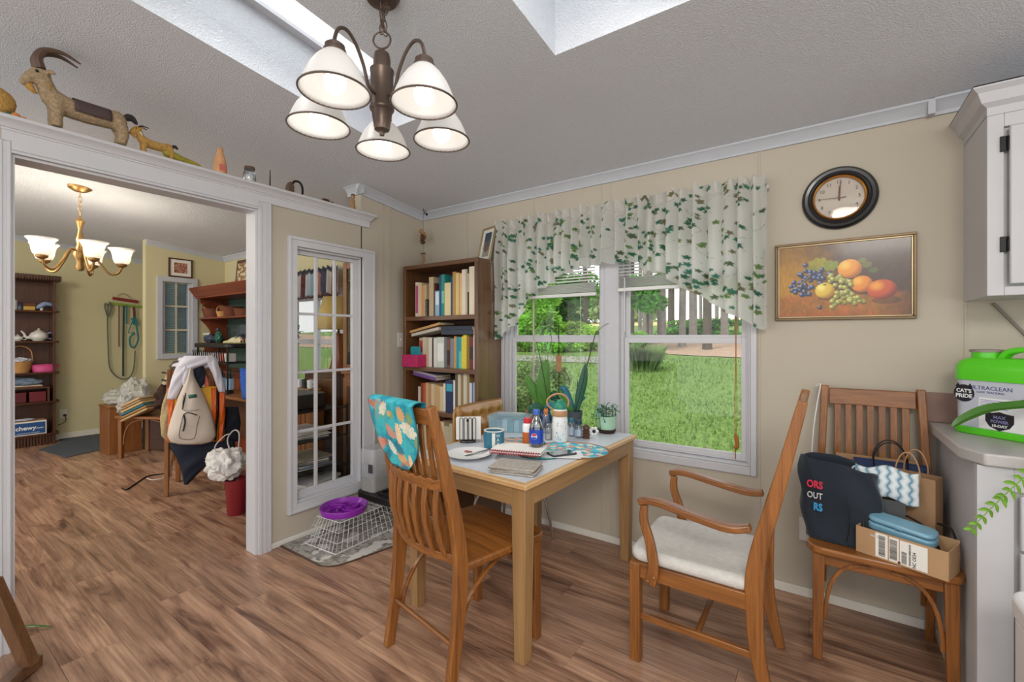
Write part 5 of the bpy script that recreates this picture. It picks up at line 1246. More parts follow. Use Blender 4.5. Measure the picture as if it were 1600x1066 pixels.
# teal placemats and papers, phone
paint('mat_cloth', .7)
def rmat(name, label, p_, rx, ry, rz, fn):
    o = T(name, label, 'placemat', p_, rz)
    def f(a, t): q = a*2*PI; return (rx*t*math.cos(q), ry*t*math.sin(q), .0015)
    MB().sheet(f, 72, 40, lambda a, t: fn(t*math.cos(a*2*PI), t*math.sin(a*2*PI), t)).build('cloth', 'mat_cloth', o, solid=.0016, off=-1); return o
def mc1(x, y, t):
    c = mixc(lin('#1f9fc0'), lin('#4fc0d0'), sm(-.2,.3,fbm(x*3,y*3,2)))
    if t > .94: return lin('#8a5a38')
    if fbm(x*4+7, y*4, 1) > .12: c = mixc(lin('#d98a60'), c, .2)
    if fbm(x*5, y*5+9, 4) > .22: c = lin('#d8dcc8')
    return c
rmat('round_placemat', 'round teal placemat with orange coral print at the window side of the table', on(895, 703), .19, .17, .2, mc1)
def mc2(x, y, t):
    if t > .93: return lin('#3a8a90')
    c = mixc(lin('#c98a6c'), lin('#e0a890'), sm(-.2,.2,fbm(x*4,y*4,2)))
    if fbm(x*5+3, y*5, 1) > .08: c = lin('#2a93a8')
    return c
o = rmat('round_placemat', 'round orange and teal placemat lying behind the cola bottle', on(810, 692), .15, .13, .5, mc2); 
def mc3(x, y, t):
    if t > .93: return lin('#1f6f74')
    return mixc(lin('#2f9fa0'), lin('#6cc0b0'), sm(-.2,.2,fbm(x*5,y*5,2)))
o = rmat('round_placemat', 'dark-edged teal placemat under the cola bottle', on(838, 712)+Vector((0,.035,.0018)), .115, .105, 0, mc3)
p_ = on(875, 712); pp = T('paper_sheet', 'pair of white paper sheets under the phone', 'paper', p_+Vector((0,0,.0036)), .5)
MB().box(-.09,.10,-.06,.07,0,.0006).build('sheet', 'paper', pp); MB().box(-.08,.11,-.055,.065,.0008,.0014, Matrix.Rotation(.12,4,'Z')).build('sheet', 'white_plastic', pp)
ph = T('phone', 'dark phone with a glass screen lying on white papers', 'phone', p_+Vector((.004,.01,.0058)), math.radians(-32))
mt('screen', '#33474d', .08, var=.1, coat=1)
MB().prism(rrect(.075,.135,.010), 0, .008).build('body', 'dark_grey', ph, bev=.002); MB().prism(rrect(.069,.128,.007), .008, .0086).build('screen', 'screen', ph)
# cola bottle
def bottle(o, prof, mat, n_=28): return MB().lathe(prof, n_, caps=False).build('bottle', mat, o, solid=.0008)
p_ = on(838, 711)+Vector((0,0,.0036)); pb = T('cola_bottle', 'clear cola bottle with a blue label and blue cap', 'bottle', p_)
bottle(pb, [(0,.002),(.020,0),(.029,.004),(.031,.015),(.031,.105),(.029,.125),(.022,.148),(.0135,.165),(.0125,.180)], 'pet')
MB().lathe([(0,.003),(.019,.003),(.028,.006),(.0298,.016),(.0298,.060),(0,.060)], 28).build('cola', 'cola', pb)
MB().lathe([(.0315,.052),(.0318,.056),(.0318,.108),(.0312,.112)], 32, caps=False).build('label', 'label_blue', pb)
MB().lathe([(0,.196),(.0135,.196),(.0145,.193),(.0145,.176),(.0,.176)], 20).build('cap', 'cap_blue', pb)
a = -PI/2+TH-.35; c_ = Vector((math.cos(a), math.sin(a), 0))*.0322; tx = (-math.sin(a), math.cos(a), 0)
M = frame_m(c_+Vector((0,0,.084)), tx)
def disc_seg(r_, y0, y1, n_=14):
    P = []
    for i in range(n_+1): y = lerp(y0, y1, i/n_); P.append((math.sqrt(max(0, r_*r_-y*y)), y))
    return P+[(-x, y) for x, y in P[::-1]]
def badge(parent, nm, poly, z, mat):
    k_ = len(poly); MB().add([M @ Vector((x, y, z-.0008)) for x, y in poly]+[M @ Vector((x, y, z)) for x, y in poly], [tuple(range(k_))[::-1], tuple(range(k_,2*k_))]+[(i,(i+1)%k_,k_+(i+1)%k_,k_+i) for i in range(k_)]).build(nm, mat, parent, smooth=False)
badge(pb, 'badge_disc', disc_seg(.0135,-.0135,.0135), .0004, 'white_plastic')
badge(pb, 'badge_top', disc_seg(.0125,.0035,.0125), .0010, 'cap_red'); badge(pb, 'badge_bottom', disc_seg(.0125,-.0125,-.0035), .0010, 'label_blue')
text('PEPSI', .0072, 'label_blue', pb, M @ Matrix.Translation((0,0,.001)), depth=.0002)
p_ = on(826, 702)+Vector((-.012,.01,.0036)); pb.scale = (1.12,)*3; rb = T('pill_bottle', 'white bottle with a red cap behind the cola bottle', 'bottle', p_)
MB().lathe([(0,0),(.026,0),(.027,.004),(.027,.115),(.024,.125),(.018,.130)], 24).build('body', 'white_plastic', rb); MB().lathe([(.0273,.02),(.0273,.085)], 24, caps=False).build('label', bookm('#c9662c'), rb); MB().lathe([(.0,.155),(.020,.155),(.021,.15),(.021,.130),(0,.130)], 20).build('cap', 'cap_red', rb)
# thermos with green lid and loop handle
p_ = on(875, 690)+Vector((0,0,.0036)); tm = T('water_bottle', 'white patterned water bottle with a green lid and carrying loop', 'bottle', p_)
MB().lathe([(0,0),(.034,0),(.036,.004),(.036,.105),(.033,.118),(.034,.124),(.036,.135),(.035,.150),(.030,.158)], 32).build('body', 'white_plastic', tm)
MB().lathe([(.0345,.121),(.0365,.130),(.0365,.143),(.0355,.150)], 32, caps=False).build('tan_collar', 'tan_plastic', tm)
MB().lathe([(.031,.156),(.0345,.158),(.0345,.176),(.028,.186),(.020,.190),(.014,.200),(0,.202)], 28).build('lid', 'green_lid', tm)
lx, ly = RT
MB().tube(curve([(-.033*lx,-.033*ly,.150),(-.060*lx,-.060*ly,.175),(-.058*lx,-.058*ly,.205),(-.02*lx,-.02*ly,.228),(.02*lx,.02*ly,.222),(.042*lx,.042*ly,.195),(.036*lx,.036*ly,.165)], 6), .0045, 8).build('carry_loop', 'tan_plastic', tm)
pr_ = MB()
for i in range(26):
    a = -PI/2+TH+rng.uniform(-.8,.8); z = rng.uniform(.01,.10); r_ = .0363; s_ = rng.uniform(.0015,.004)
    pr_.add([(r_*math.cos(a-s_/r_),r_*math.sin(a-s_/r_),z),(r_*math.cos(a),r_*math.sin(a),z-s_*1.6),(r_*math.cos(a+s_/r_),r_*math.sin(a+s_/r_),z),(r_*math.cos(a),r_*math.sin(a),z+s_*1.6)], [(0,1,2,3)])
tag(pr_.build('printed_motif', bookm('#8fb3c4'), tm), kind='stuff')
tm.scale = (1.14,)*3; mg.scale = (1.26,)*3
# shakers and small bottles
p_ = on(857, 687); sj = T('salt_shaker', 'small clear glass shaker with a metal top beside the water bottle', 'shaker', p_)
bottle(sj, [(0,.001),(.018,0),(.021,.004),(.021,.055),(.017,.068),(.015,.074)], 'pet'); MB().lathe([(0,.004),(.018,.004),(.0195,.03),(0,.03)], 16).build('contents', 'offwhite', sj); MB().lathe([(.0,.092),(.012,.091),(.017,.086),(.017,.072),(0,.072)], 20).build('metal_top', 'steel', sj)
for u, v, lab, hgt, cap in ((893, 682, 'slim blue-capped supplement bottle behind the water bottle', .085, 'cap_teal'), (904, 684, 'clear bottle with a dark blue cap and printed label near the plant', .080, 'cap_navy')):
    if cap not in MATS: mt(cap, '#1c6a82' if cap == 'cap_teal' else '#16344a', .4)
    o = T('supplement_bottle', lab, 'bottle', on(u, v)); r_ = .021 if cap == 'cap_navy' else .017
    bottle(o, [(0,.001),(r_*.9,0),(r_,.004),(r_,hgt-.012),(r_*.8,hgt)], 'pet'); MB().lathe([(r_+.0004,.012),(r_+.0004,hgt-.03)], 20, caps=False).build('label', bookm('#b8c8d8'), o)
    MB().lathe([(0,hgt+.022),(r_*.85,hgt+.021),(r_*.88,hgt+.018),(r_*.88,hgt),(0,hgt)], 20).build('cap', cap, o)
p_ = on(916, 685); gr_ = T('spice_grinder', 'dark brown ridged wooden grinder near the green plant pot', 'grinder', p_)
MB().lathe([(0,0),(.022,0),(.023,.006),(.018,.012),(.022,.018),(.022,.026),(.017,.030),(.021,.036),(.021,.044),(.016,.048),(.021,.056),(.019,.068),(.012,.072),(.009,.078),(0,.08)], 24).build('body', 'walnut', gr_)
p_ = on(928, 682); sf = T('flower_ornament', 'small white flower-shaped ornament with a black centre beside the grinder', 'ornament', p_+Vector((0,0,.030)), TH)
MB().ball((0,-.004,0), (.010,.006,.010), 10).build('centre', 'black', sf)
for i in range(6):
    q = 2*PI*i/6; MB().ball((.019*math.cos(q), 0, .019*math.sin(q)), (.0095,.005,.0095), 10).build('petal', 'white_plastic', sf)
# little cat figurine
p_ = on(857, 660); cf = T('cat_figurine', 'small orange cat figurine behind the glass shaker', 'figurine', on(853, 676))
mt('ginger', '#cf7f3a', .5)
MB().lathe([(0,0),(.026,0),(.027,.004),(.024,.06),(.020,.10),(.012,.118),(0,.12)], 20).build('glass_base', 'pet', cf)
MB().ball((0,0,.130), (.016,.013,.014), 12).ball((-.008,0,.142), (.004,.003,.007), 6).ball((.008,0,.142), (.004,.003,.007), 6).build('head', 'ginger', cf)
MB().ball((.0,0,.112), (.013,.011,.012), 10).build('body', 'ginger', cf)
# large leaf builder
def leafshape(pts, wid, up=(0,0,1), n_=14):
    """broad strap leaf along a curve; widest in the middle"""
    P = curve(pts, max(2, n_//(len(pts)-1))); k_ = len(P); vs = []; fs = []
    for i, p in enumerate(P):
        t = i/(k_-1); w_ = wid*math.sin(PI*min(1, max(0, t*.93+.05)))**.7; tan = (P[min(i+1,k_-1)]-P[max(0,i-1)]).normalized()
        sd = tan.cross(Vector(up)).normalized(); nn = sd.cross(tan)
        vs += [p-sd*w_/2+nn*w_*.14, p-nn*.002, p+sd*w_/2+nn*w_*.14]
    for i in range(k_-1): fs += [(i*3,i*3+1,i*3+4,i*3+3),(i*3+1,i*3+2,i*3+5,i*3+4)]
    return MB().add(vs, fs)
SD = Vector((RT[0], RT[1], 0)); BK = Vector((FW[0], FW[1], 0)); Z = Vector((0,0,1))
def loc3(r_, z, b_=0): return SD*r_+Z*z+BK*b_
# green pot with trailing plant
p_ = on(948, 676)+Vector((0,0,.0)); gp = T('potted_plant', 'trailing leafy plant in a pale green ceramic pot at the table corner', 'plant', p_)
MB().lathe([(0,0),(.036,0),(.040,.006),(.050,.030),(.053,.060),(.053,.092),(.055,.096),(.055,.102),(.050,.102),(.049,.090),(0,.088)], 32).build('pot', 'pot_green', gp); MB().lathe([(0,.0895),(.048,.0895),(0,.093)], 16).build('soil', 'soil', gp)
MB().lathe([(.0,-.0002),(.045,0),(.052,.008),(.054,.022),(.051,.024),(0,.012)], 28).build('saucer', 'soil', gp)
rr = random.Random(17)
for i in range(13):
    a = rr.uniform(0, 2*PI); r0 = rr.uniform(.02,.04); h = rr.uniform(.03,.08); out = rr.uniform(.05,.085); dn = rr.uniform(-.05,.05) if i % 2 else -rr.uniform(.03,.085)
    pts = [(r0*math.cos(a), r0*math.sin(a), .09), (out*.6*math.cos(a), out*.6*math.sin(a), .09+h), (out*math.cos(a), out*math.sin(a), .10+h*.4), (out*1.05*math.cos(a+.3), out*1.05*math.sin(a+.3), max(.012, .09+dn))]
    sm_ = MB().tube(curve(pts, 5), .0013, 5).build('stem', 'leaf_dark', gp)
    cc = curve(pts, 5)
    for j in range(3, len(cc), 3):
        q = cc[j]; d1 = Vector((rr.gauss(0,1), rr.gauss(0,1), rr.gauss(0,.5))).normalized()
        e_ = q+d1*.030; e_.z = max(.006, e_.z)
        leafshape([q, q+d1*.015+Z*.004, e_], .014, n_=4).build('leaf', rr.choice(['leaf_silver','leaf_silver','leaf_dark','leaf']), sm_, fixn=False)
# grey pot orchid
p_ = on(898, 668); og = T('orchid', 'orchid in a dark grey pot with a tall leafless stem', 'orchid', p_)
MB().lathe([(0,0),(.038,0),(.050,.10),(.052,.106),(.048,.106),(.045,.095),(0,.092)], 28).build('pot', 'pot_grey', og); MB().lathe([(0,.093),(.045,.094),(0,.099)], 14).build('soil', 'soil', og)
MB().tube(curve([loc3(0,.09), loc3(.035,.22), loc3(.085,.42), loc3(.138,.62)], 6), .0032, 6).build('stem', 'stem_brown', og)
MB().tube(curve([loc3(.138,.60), loc3(.165,.635,.0), loc3(.21,.665,.0), loc3(.255,.665,0)], 5), .0014, 5).build('stem_tip', 'stem_brown', og)
MB().tube(curve([loc3(.002,.09), loc3(.012,.2), loc3(.018,.30)], 6), .0022, 6).build('support_stick', 'stem_brown', og)
for pts, w_, m_ in (([loc3(.01,.10), loc3(.03,.20), loc3(.055,.31), loc3(.070,.405)], .058, 'leaf_dark'), ([loc3(-.01,.10), loc3(-.05,.15), loc3(-.09,.21), loc3(-.115,.25)], .042, 'leaf'),
                    ([loc3(.0,.10,.02), loc3(-.04,.18,.03), loc3(-.07,.24,.04), loc3(-.085,.21,.05)], .055, 'leaf_blue'), ([loc3(.0,.10), loc3(-.07,.11,.0), loc3(-.12,.14,.02), loc3(-.17,.13,.03)], .045, 'leaf_dark'),
                    ([loc3(.01,.10,.02), loc3(.03,.15,.03), loc3(.055,.18,.03), loc3(.075,.19,.03)], .026, 'leaf_blue'), ([loc3(-.03,.10,.04), loc3(-.09,.16,.06), loc3(-.125,.20,.07), loc3(-.14,.16,.08)], .06, 'leaf_dark')):
    leafshape(pts, w_, up=tuple(-BK*.9+Z*.3), n_=24).build('leaf', m_, og, fixn=False, solid=.0012)
# blue pot orchid, left
p_ = on(852, 668); ob = T('orchid', 'orchid with two broad upright leaves in a dark blue glazed pot', 'orchid', p_)
MB().lathe([(0,0),(.030,0),(.044,.03),(.046,.07),(.036,.10),(.030,.112),(.034,.118),(.028,.118),(.026,.105),(0,.10)], 28).build('pot', 'pot_blue', ob)
for pts, w_, m_ in (([loc3(-.005,.11), loc3(-.012,.20), loc3(-.010,.31), loc3(.010,.435)], .088, 'leaf'), ([loc3(-.01,.11), loc3(-.045,.18), loc3(-.085,.26), loc3(-.128,.335)], .066, 'leaf'),
                    ([loc3(0,.11), loc3(-.04,.135,-.01), loc3(-.09,.13,-.02), loc3(-.10,.09,-.02)], .04, 'leaf_dark'), ([loc3(0,.11), loc3(.03,.14,-.01), loc3(.07,.15,-.02)], .05, 'leaf_blue')):
    leafshape(pts, w_, up=tuple(-BK*.9+Z*.3), n_=24).build('leaf', m_, ob, fixn=False, solid=.0012)
MB().tube(curve([loc3(.02,.11,-.03), loc3(.0,.26,-.03), loc3(-.03,.42,-.03), loc3(-.055,.54,-.02)], 6), .0024, 6).build('stem', 'stem_brown', ob)
p_ = on(829, 664); wk = T('wicker_pot', 'small woven wicker pot with dry stems at the back left of the table', 'pot', p_)
MB().lathe([(0,0),(.030,0),(.036,.03),(.038,.09),(.034,.095),(0,.09)], 20).build('basket', 'wicker', wk)
MB().tube(curve([loc3(0,.09), loc3(.002,.15), loc3(.001,.2)], 4), .0018, 5).build('stem', 'stem_brown', wk)
MB().tube(curve([loc3(.0,.09), loc3(-.015,.12), loc3(-.06,.125)], 4), .0015, 5).build('stem', 'stem_brown', wk)
# wooden plant sign on a stick between the orchids
p_ = on(873, 668); ps = T('plant_stake', 'dark plant stake with a small wooden tag and curled wires', 'plant stake', p_)
MB().tube([(0,0,.0),(0,0,.66)], .0028, 6).build('stake', 'black_metal', ps)
MB().prism(rrect(.036,.105,.004,3,0,.41), -.004, .004, 'xz').build('tag', 'wicker', ps, bev=.001); ps.rotation_euler.z = TH
for s_ in (-1, 1):
    MB().tube(curve([(s_*.004,0,.345),(s_*.03,0,.365),(s_*.060,0,.33),(s_*.072,0,.27)], 5), .0018, 6).build('curled_wire', 'black_metal', ps)
MB().tube(curve([(-.002,0,.57),(-.02,0,.62),(-.055,0,.63),(-.045,0,.55),(-.07,0,.47),(-.065,0,.40)], 5), .0016, 6).build('curled_wire', 'black_metal', ps)
# ---------------- pet corner ----------------
paint('mat_print', .8)
def matcol(x, y):
    n1 = fbm(x*9, y*9, 3); n2 = fbm(x*16+5, y*16, 7); c = mixc(lin('#a8a49c'), lin('#8b8880'), sm(-.15,.15,n1))
    v = abs(n2)
    if v < .05: c = lin('#5f4c3e')
    if n1 > .22: c = lin('#cfcbc4')
    return c
poly = [(-2.79,1.475),(-2.37,1.50),(-2.27,1.545),(-2.14,1.98),(-2.16,2.05),(-2.20,2.40),(-2.79,2.40)]
def inpoly(x, y):
    ins = False
    for i in range(len(poly)):
        (x0, y0), (x1, y1) = poly[i], poly[i-1]
        if (y0 > y) != (y1 > y) and x < (x1-x0)*(y-y0)/(y1-y0)+x0: ins = not ins
    return ins
def mright(y):
    pts = [(1.475,-2.37),(1.50,-2.31),(1.545,-2.27),(1.62,-2.25),(2.0,-2.17),(2.42,-2.17)]
    for (y0, x0), (y1, x1) in zip(pts, pts[1:]):
        if y <= y1: return lerp(x0, x1, (y-y0)/(y1-y0))
    return -2.17
pm_ = T('pet_mat', 'grey-brown patterned mat under the wire rack by the glass panel', 'mat', (0,0,0))
def mf(a, t): y = lerp(1.475, 2.36, t); return (lerp(-2.786, mright(y), a), y, .0065)
MB().sheet(mf, 90, 110, lambda a, t: (lin('#4f3c30') if (a > .985 or a < .01 or t < .012 or t > .99) else matcol(mf(a,t)[0], mf(a,t)[1]))).build('cloth', 'mat_print', pm_, fixn=False, solid=.006, off=-1)
# wire rack
wr_ = T('wire_rack', 'white coated wire basket turned over as a stand on the pet mat', 'wire rack', (0,0,0))
C0 = [(-2.39,1.60),(-2.40,2.20),(-2.70,2.20),(-2.69,1.58)]; C1 = [(-2.43,1.66),(-2.44,2.14),(-2.66,2.14),(-2.65,1.64)]; hz = .170; z0 = .0105
mt('wire_white', '#dcdcdc', .35)
MB().tube([(x, y, z0) for x, y in C0], .0035, 6, closed=True).build('bottom_rim', 'wire_white', wr_)
MB().tube([(x, y, hz) for x, y in C1], .0025, 6, closed=True).build('top_rim', 'wire_white', wr_)
def wire(a, b_): MB().tube([a, b_], .0014, 5).build('wire', 'wire_white', wr_)
for (a, b_, c, d_), n_ in (((0,1,0,1), 15), ((3,2,3,2), 15), ((0,3,0,3), 9), ((1,2,1,2), 9)):
    for i in range(n_+1):
        t = i/n_; wire((lerp(C0[a][0],C0[b_][0],t), lerp(C0[a][1],C0[b_][1],t), z0), (lerp(C1[c][0],C1[d_][0],t), lerp(C1[c][1],C1[d_][1],t), hz))
for k_ in (.33, .66):
    MB().tube([(lerp(C0[i][0],C1[i][0],k_), lerp(C0[i][1],C1[i][1],k_), lerp(z0,hz,k_)) for i in range(4)], .0016, 5, closed=True).build('side_wire', 'wire_white', wr_)
for i in range(1, 12):
    t = i/12; wire((lerp(C1[0][0],C1[1][0],t), lerp(C1[0][1],C1[1][1],t), hz), (lerp(C1[3][0],C1[2][0],t), lerp(C1[3][1],C1[2][1],t), hz))
for i in range(1, 4):
    t = i/4; wire((lerp(C1[0][0],C1[3][0],t), lerp(C1[0][1],C1[3][1],t), hz), (lerp(C1[1][0],C1[2][0],t), lerp(C1[1][1],C1[2][1],t), hz))
mt('purple', '#8a1fa6', .3, coat=.4); mt('purple_dark', '#6a1486', .3, coat=.4)
p_ = gz(530, 805, .175); sb = T('slow_feeder_bowl', 'purple maze slow-feeder bowl on the wire rack', 'pet bowl', (-2.56, 1.775, .1735))
MB().lathe([(0,0),(.125,0),(.140,.006),(.150,.040),(.148,.046),(.140,.046),(.132,.034),(.118,.014),(0,.012)], 48).build('dish', 'purple', sb)
for k_ in range(6):
    a0 = k_*PI/3; pts = [( (.02+.017*j)*math.cos(a0+.28*j), (.02+.017*j)*math.sin(a0+.28*j), .024) for j in range(6)]
    MB().strip(pts, .006, .024, side=(0,0,1)).build('maze_ridge', 'purple', sb, bev=.002) if False else MB().tube(pts, .007, 8, flat=1.4).build('maze_ridge', 'purple', sb)
for k_ in range(3):
    a0 = k_*2.1+.4; pts = [(.112*math.cos(a0+.15*j), .112*math.sin(a0+.15*j), .024) for j in range(7)]
    MB().tube(pts, .006, 8).build('maze_ridge', 'purple', sb)
# gravity pet fountain
sheer('hopper', '#d9dcdf', .32, .12); mt('hopper_grey', '#9b9a96', .35)
p_ = (-2.56, 2.10, .1735); pf = T('pet_water_dispenser', 'clear gravity pet water dispenser with a black tray on the wire rack', 'pet dispenser', p_, .0)
# local: hopper at -x side, tray towards +x
MB().prism(rrect(.38,.23,.045,6,.02,0), 0, .05).build('base_tray', 'black', pf, bev=.008, seg=3)
mb = MB(); o_ = rrect(.17,.17,.035,6,.11,0); i_ = rrect(.13,.13,.03,6,.11,0); k_ = len(o_)
vs = [(x,y,.050) for x,y in o_]+[(x,y,.062) for x,y in o_]+[(x,y,.062) for x,y in i_]+[(x,y,.052) for x,y in i_]
fs = [(j*k_+i, j*k_+(i+1)%k_, (j+1)*k_+(i+1)%k_, (j+1)*k_+i) for j in range(3) for i in range(k_)]+[tuple(3*k_+i for i in range(k_))]
mb.add(vs, fs).build('drinking_well', 'black', pf)
MB().prism(rrect(.15,.19,.03,6,-.075,0), .05, .150).build('hopper_neck', 'hopper_grey', pf, bev=.004)
hp = MB(); o_ = rrect(.155,.20,.035,6,-.075,0); k_ = len(o_); hp.add([(x,y,.15) for x,y in o_]+[(x,y,.335) for x,y in o_]+[(lerp(-.075,x,.93),y*.93,.35) for x,y in o_], [(j*k_+i, j*k_+(i+1)%k_, (j+1)*k_+(i+1)%k_, (j+1)*k_+i) for j in range(2) for i in range(k_)]+[tuple(2*k_+i for i in range(k_))])
hp.build('hopper', 'hopper', pf, solid=.002)
MB().prism(rrect(.146,.19,.032,6,-.075,0), .152, .235).build('water', 'film', pf)
mt('grille', '#3c3c3f', .6); MB().box(-.045,.0005,-.101,-.099,.19,.25).build('grille', 'grille', pf)

# ---------------- things on the corner chair ----------------
CZs = .469
mt('tote', '#15202c', .85, var=.2, scale=10, bump=.3, bscale=60, sheen=.2); mt('txt_red', '#d0304c', .7); mt('txt_white', '#d8d8d8', .7); mt('txt_blue', '#3a9ad6', .7)
# tote bag: slumped soft bag
tg = T('tote_bag', 'dark navy tote bag with red, white and blue lettering on the corner chair', 'bag', (.080, 2.335, CZs), -.10)
def bagf(a, t):
    q = a*2*PI; z = .325*t; w_ = .128*(1+.10*math.sin(t*PI*.8)); d_ = .082*(1-.40*t)
    ex = .45; cx_, sx_ = math.cos(q), math.sin(q)
    x = w_*math.copysign(abs(cx_)**ex, cx_); y = d_*math.copysign(abs(sx_)**ex, sx_)
    x += -.02*t+.006*math.sin(z*40+q*2); y += .008*math.sin(q*5+z*30)*t+.03*t
    z2 = z-.045*max(0, x/.12)*t-.008*math.sin(q*3)*t
    return (x, y, max(.001, z2))
MB().sheet(bagf, 56, 22).build('body', 'tote', tg, solid=.003, off=-1)
bm_ = MB(); o_ = [bagf(i/40, .0) for i in range(40)]; bm_.add([(x,y,.002) for x,y,z in o_]+[(x,y,.006) for x,y,z in o_], [tuple(range(40))[::-1], tuple(range(40,80))]).build('base', 'tote', tg)
tx0 = Matrix.Translation((0,0,0))
for i, (s_, m_) in enumerate((('ORS','txt_red'),('OUT','txt_white'),('RS','txt_blue'))):
    text(s_, .042 if i != 1 else .036, m_, tg, frame_m((-.150, -.106-.012*0, .225-.046*i), (.86,-.50,0)) if False else frame_m((-.060, -.0860+.004*(1-i), .228-.045*i), (1,-.10,0)), bold=.0012 if i != 1 else 0, align='RIGHT', depth=.002, sx=.72)
MB().tube(curve([(.02,-.078,.20),(.03,-.086,.1),(.02,-.088,.02)], 4), .0012, 5).build('seam', 'black', tg)
# flat cardboard behind
cb = T('flat_cardboard', 'flat brown paper bag standing upright against the slats of the corner chair', 'paper bag', (.20, 2.585, CZs), 0); cb.rotation_euler.x = -.06
MB().box(-.135,.155,-.006,.006,0,.305).build('sheet', 'kraft', cb, bev=.002)
# brown gift bags with twisted handles
def gift(name, label, loc, w_, d_, h, mat, hm, rz, tilt=0):
    o = T(name, label, 'bag', loc, rz); o.rotation_euler = (tilt, 0, rz)
    mb = MB()
    mb.box(-w_/2,w_/2,-d_/2,-d_/2+.0015,0,h).box(-w_/2,w_/2,d_/2-.0015,d_/2,0,h).box(-w_/2,-w_/2+.0015,-d_/2+.0015,d_/2-.0015,0,h).box(w_/2-.0015,w_/2,-d_/2+.0015,d_/2-.0015,0,h).box(-w_/2+.0015,w_/2-.0015,-d_/2+.0015,d_/2-.0015,0,.0015)
    mb.build('body', mat, o)
    for y in (-d_/2-.002, d_/2+.002):
        MB().tube(curve([(-w_*.22,y,h-.03),(-w_*.22,y,h+.03),(-w_*.12,y,h+.078),(0,y,h+.092),(w_*.12,y,h+.078),(w_*.22,y,h+.03),(w_*.22,y,h-.03)], 5), .0028, 6).build('handle', hm, o)
    return o
gift('paper_bag', 'brown paper gift bag with twisted handles at the right of the corner chair', (.315, 2.455, CZs), .17, .085, .285, 'kraft', 'tan_plastic', -.42)
gift('paper_bag', 'dark blue paper bag behind the brown gift bag on the corner chair', (.255, 2.545, CZs), .25, .05, .300, 'bag_blue' if 'bag_blue' in MATS else mt('bag_blue', '#24345c', .6).name, 'black', -.03)
# folded zigzag towel package
paint('zig', .8)
def zc(a, t):
    v = math.sin((a*6+.12*math.sin(t*PI*7))*2*PI); c = lin('#c2d2da')
    return mixc(c, lin('#6f93a8'), sm(.55,.8,v)) if v > .4 else mixc(c, lin('#dfe6ea'), sm(0,-.8,v))
zp = T('zigzag_pouch', 'folded white pouch with grey-blue zigzag print on the corner chair', 'pouch', (.215, 2.37, CZs+.185), -.12); zp.rotation_euler = (-.25, 0, -.12)
def zf(a, t): x = -.09+.20*a; return (x, -.012-.026*math.sin(PI*a)**.5*math.sin(PI*t)**.5, .0+.125*t-.01*math.sin(a*9))
MB().sheet(zf, 60, 40, zc).build('front', 'zig', zp, fixn=False, solid=.003); MB().sheet(lambda a, t: (zf(a,t)[0], .012+.02*math.sin(PI*a)**.5*math.sin(PI*t)**.5, zf(a,t)[2]), 20, 16, zc).build('back', 'zig', zp, fixn=False, solid=.003)
MB().tube([(-.085+.014*math.cos(q)-.002, -.010, .10+.014*math.sin(q)) for q in [2*PI*j/12 for j in range(12)]], .004, 6, closed=True).build('hanging_loop', 'zig_loop' if 'zig_loop' in MATS else mt('zig_loop', '#b4c6d0', .8).name, zp)
MB().box(-.07,.07,-.02,.02,-.185,.0).build('box_inside', 'dark_grey', zp)
# shipping carton with labels
cx = T('shipping_carton', 'open cardboard carton with barcode labels on the front of the corner chair', 'box', (.270, 2.240, CZs), -.40)
w_, d_, h = .27, .13, .102; mb = MB()
mb.box(-w_/2,w_/2,-d_/2,-d_/2+.003,0,h).box(-w_/2,w_/2,d_/2-.003,d_/2,0,h+.01).box(-w_/2,-w_/2+.003,-d_/2+.003,d_/2-.003,0,h).box(w_/2-.003,w_/2,-d_/2+.003,d_/2-.003,0,h).box(-w_/2+.003,w_/2-.003,-d_/2+.003,d_/2-.003,0,.003)
mb.build('carton', 'card', cx)
def label(x0, x1, z0, z1): return MB().box(x0,x1,-d_/2-.0006,-d_/2,z0,z1).build('address_label', 'paper', cx)
def bars(par, x0, x1, z0, z1, horiz=True, seed=1):
    r_ = random.Random(seed); mb = MB(); z = z0
    while z < z1:
        t = r_.choice([.0008,.0012,.002]); 
        if horiz: mb.box(x0,x1,-d_/2-.0010,-d_/2-.0006,z,min(z1,z+t))
        z += t+r_.choice([.0008,.0014])
    tag(mb.build('barcode', 'ink', par), kind='stuff')
L1 = label(-.072,-.034,.006,.097); bars(L1,-.062,-.042,.012,.090,seed=2)
L2 = label(-.030,-.001,.006,.096); bars(L2,-.028,-.006,.014,.088,seed=3)
L3 = label(.002,.080,.006,.094); bars(L3,.007,.022,.010,.055,seed=4); bars(L3,.028,.034,.012,.088,seed=6)
text('NC OE34', .014, 'ink', L3, frame_m((.044,-d_/2-.0007,.036),(0,0,1),(-1,0,0)), depth=.0002, bold=.0003)
tag(MB().box(-.004,.004,-d_/2-.0012,-d_/2-.0007,.006,.014).build('dark_square', bookm('#4a2c20'), L3))
sheer('tape', '#dfe3e6', .45, .15)
MB().box(-.088,-.040,-d_/2-.0009,-d_/2-.0005,.078,.0845).build('packing_tape', 'tape', cx)
mt('case_blue', '#6f9db4', .35, coat=.3)
bs = T('appliance_case', 'rounded light blue plastic case resting in the shipping carton', 'case', (.262, 2.258, CZs+.088), -.40); bs.rotation_euler = (.12, .06, -.42)
MB().prism(rrect(.205,.085,.03,6), 0, .030).build('lower_half', 'case_blue', bs, bev=.008, seg=3)
MB().prism(rrect(.203,.083,.03,6), .031, .052).build('upper_half', 'case_blue', bs, bev=.012, seg=4)
MB().tube([(.0+.010*math.cos(q), -.043, .032+.008*math.sin(q)) for q in [PI*i/10 for i in range(11)]], .0018, 5).build('latch', 'case_blue', bs)
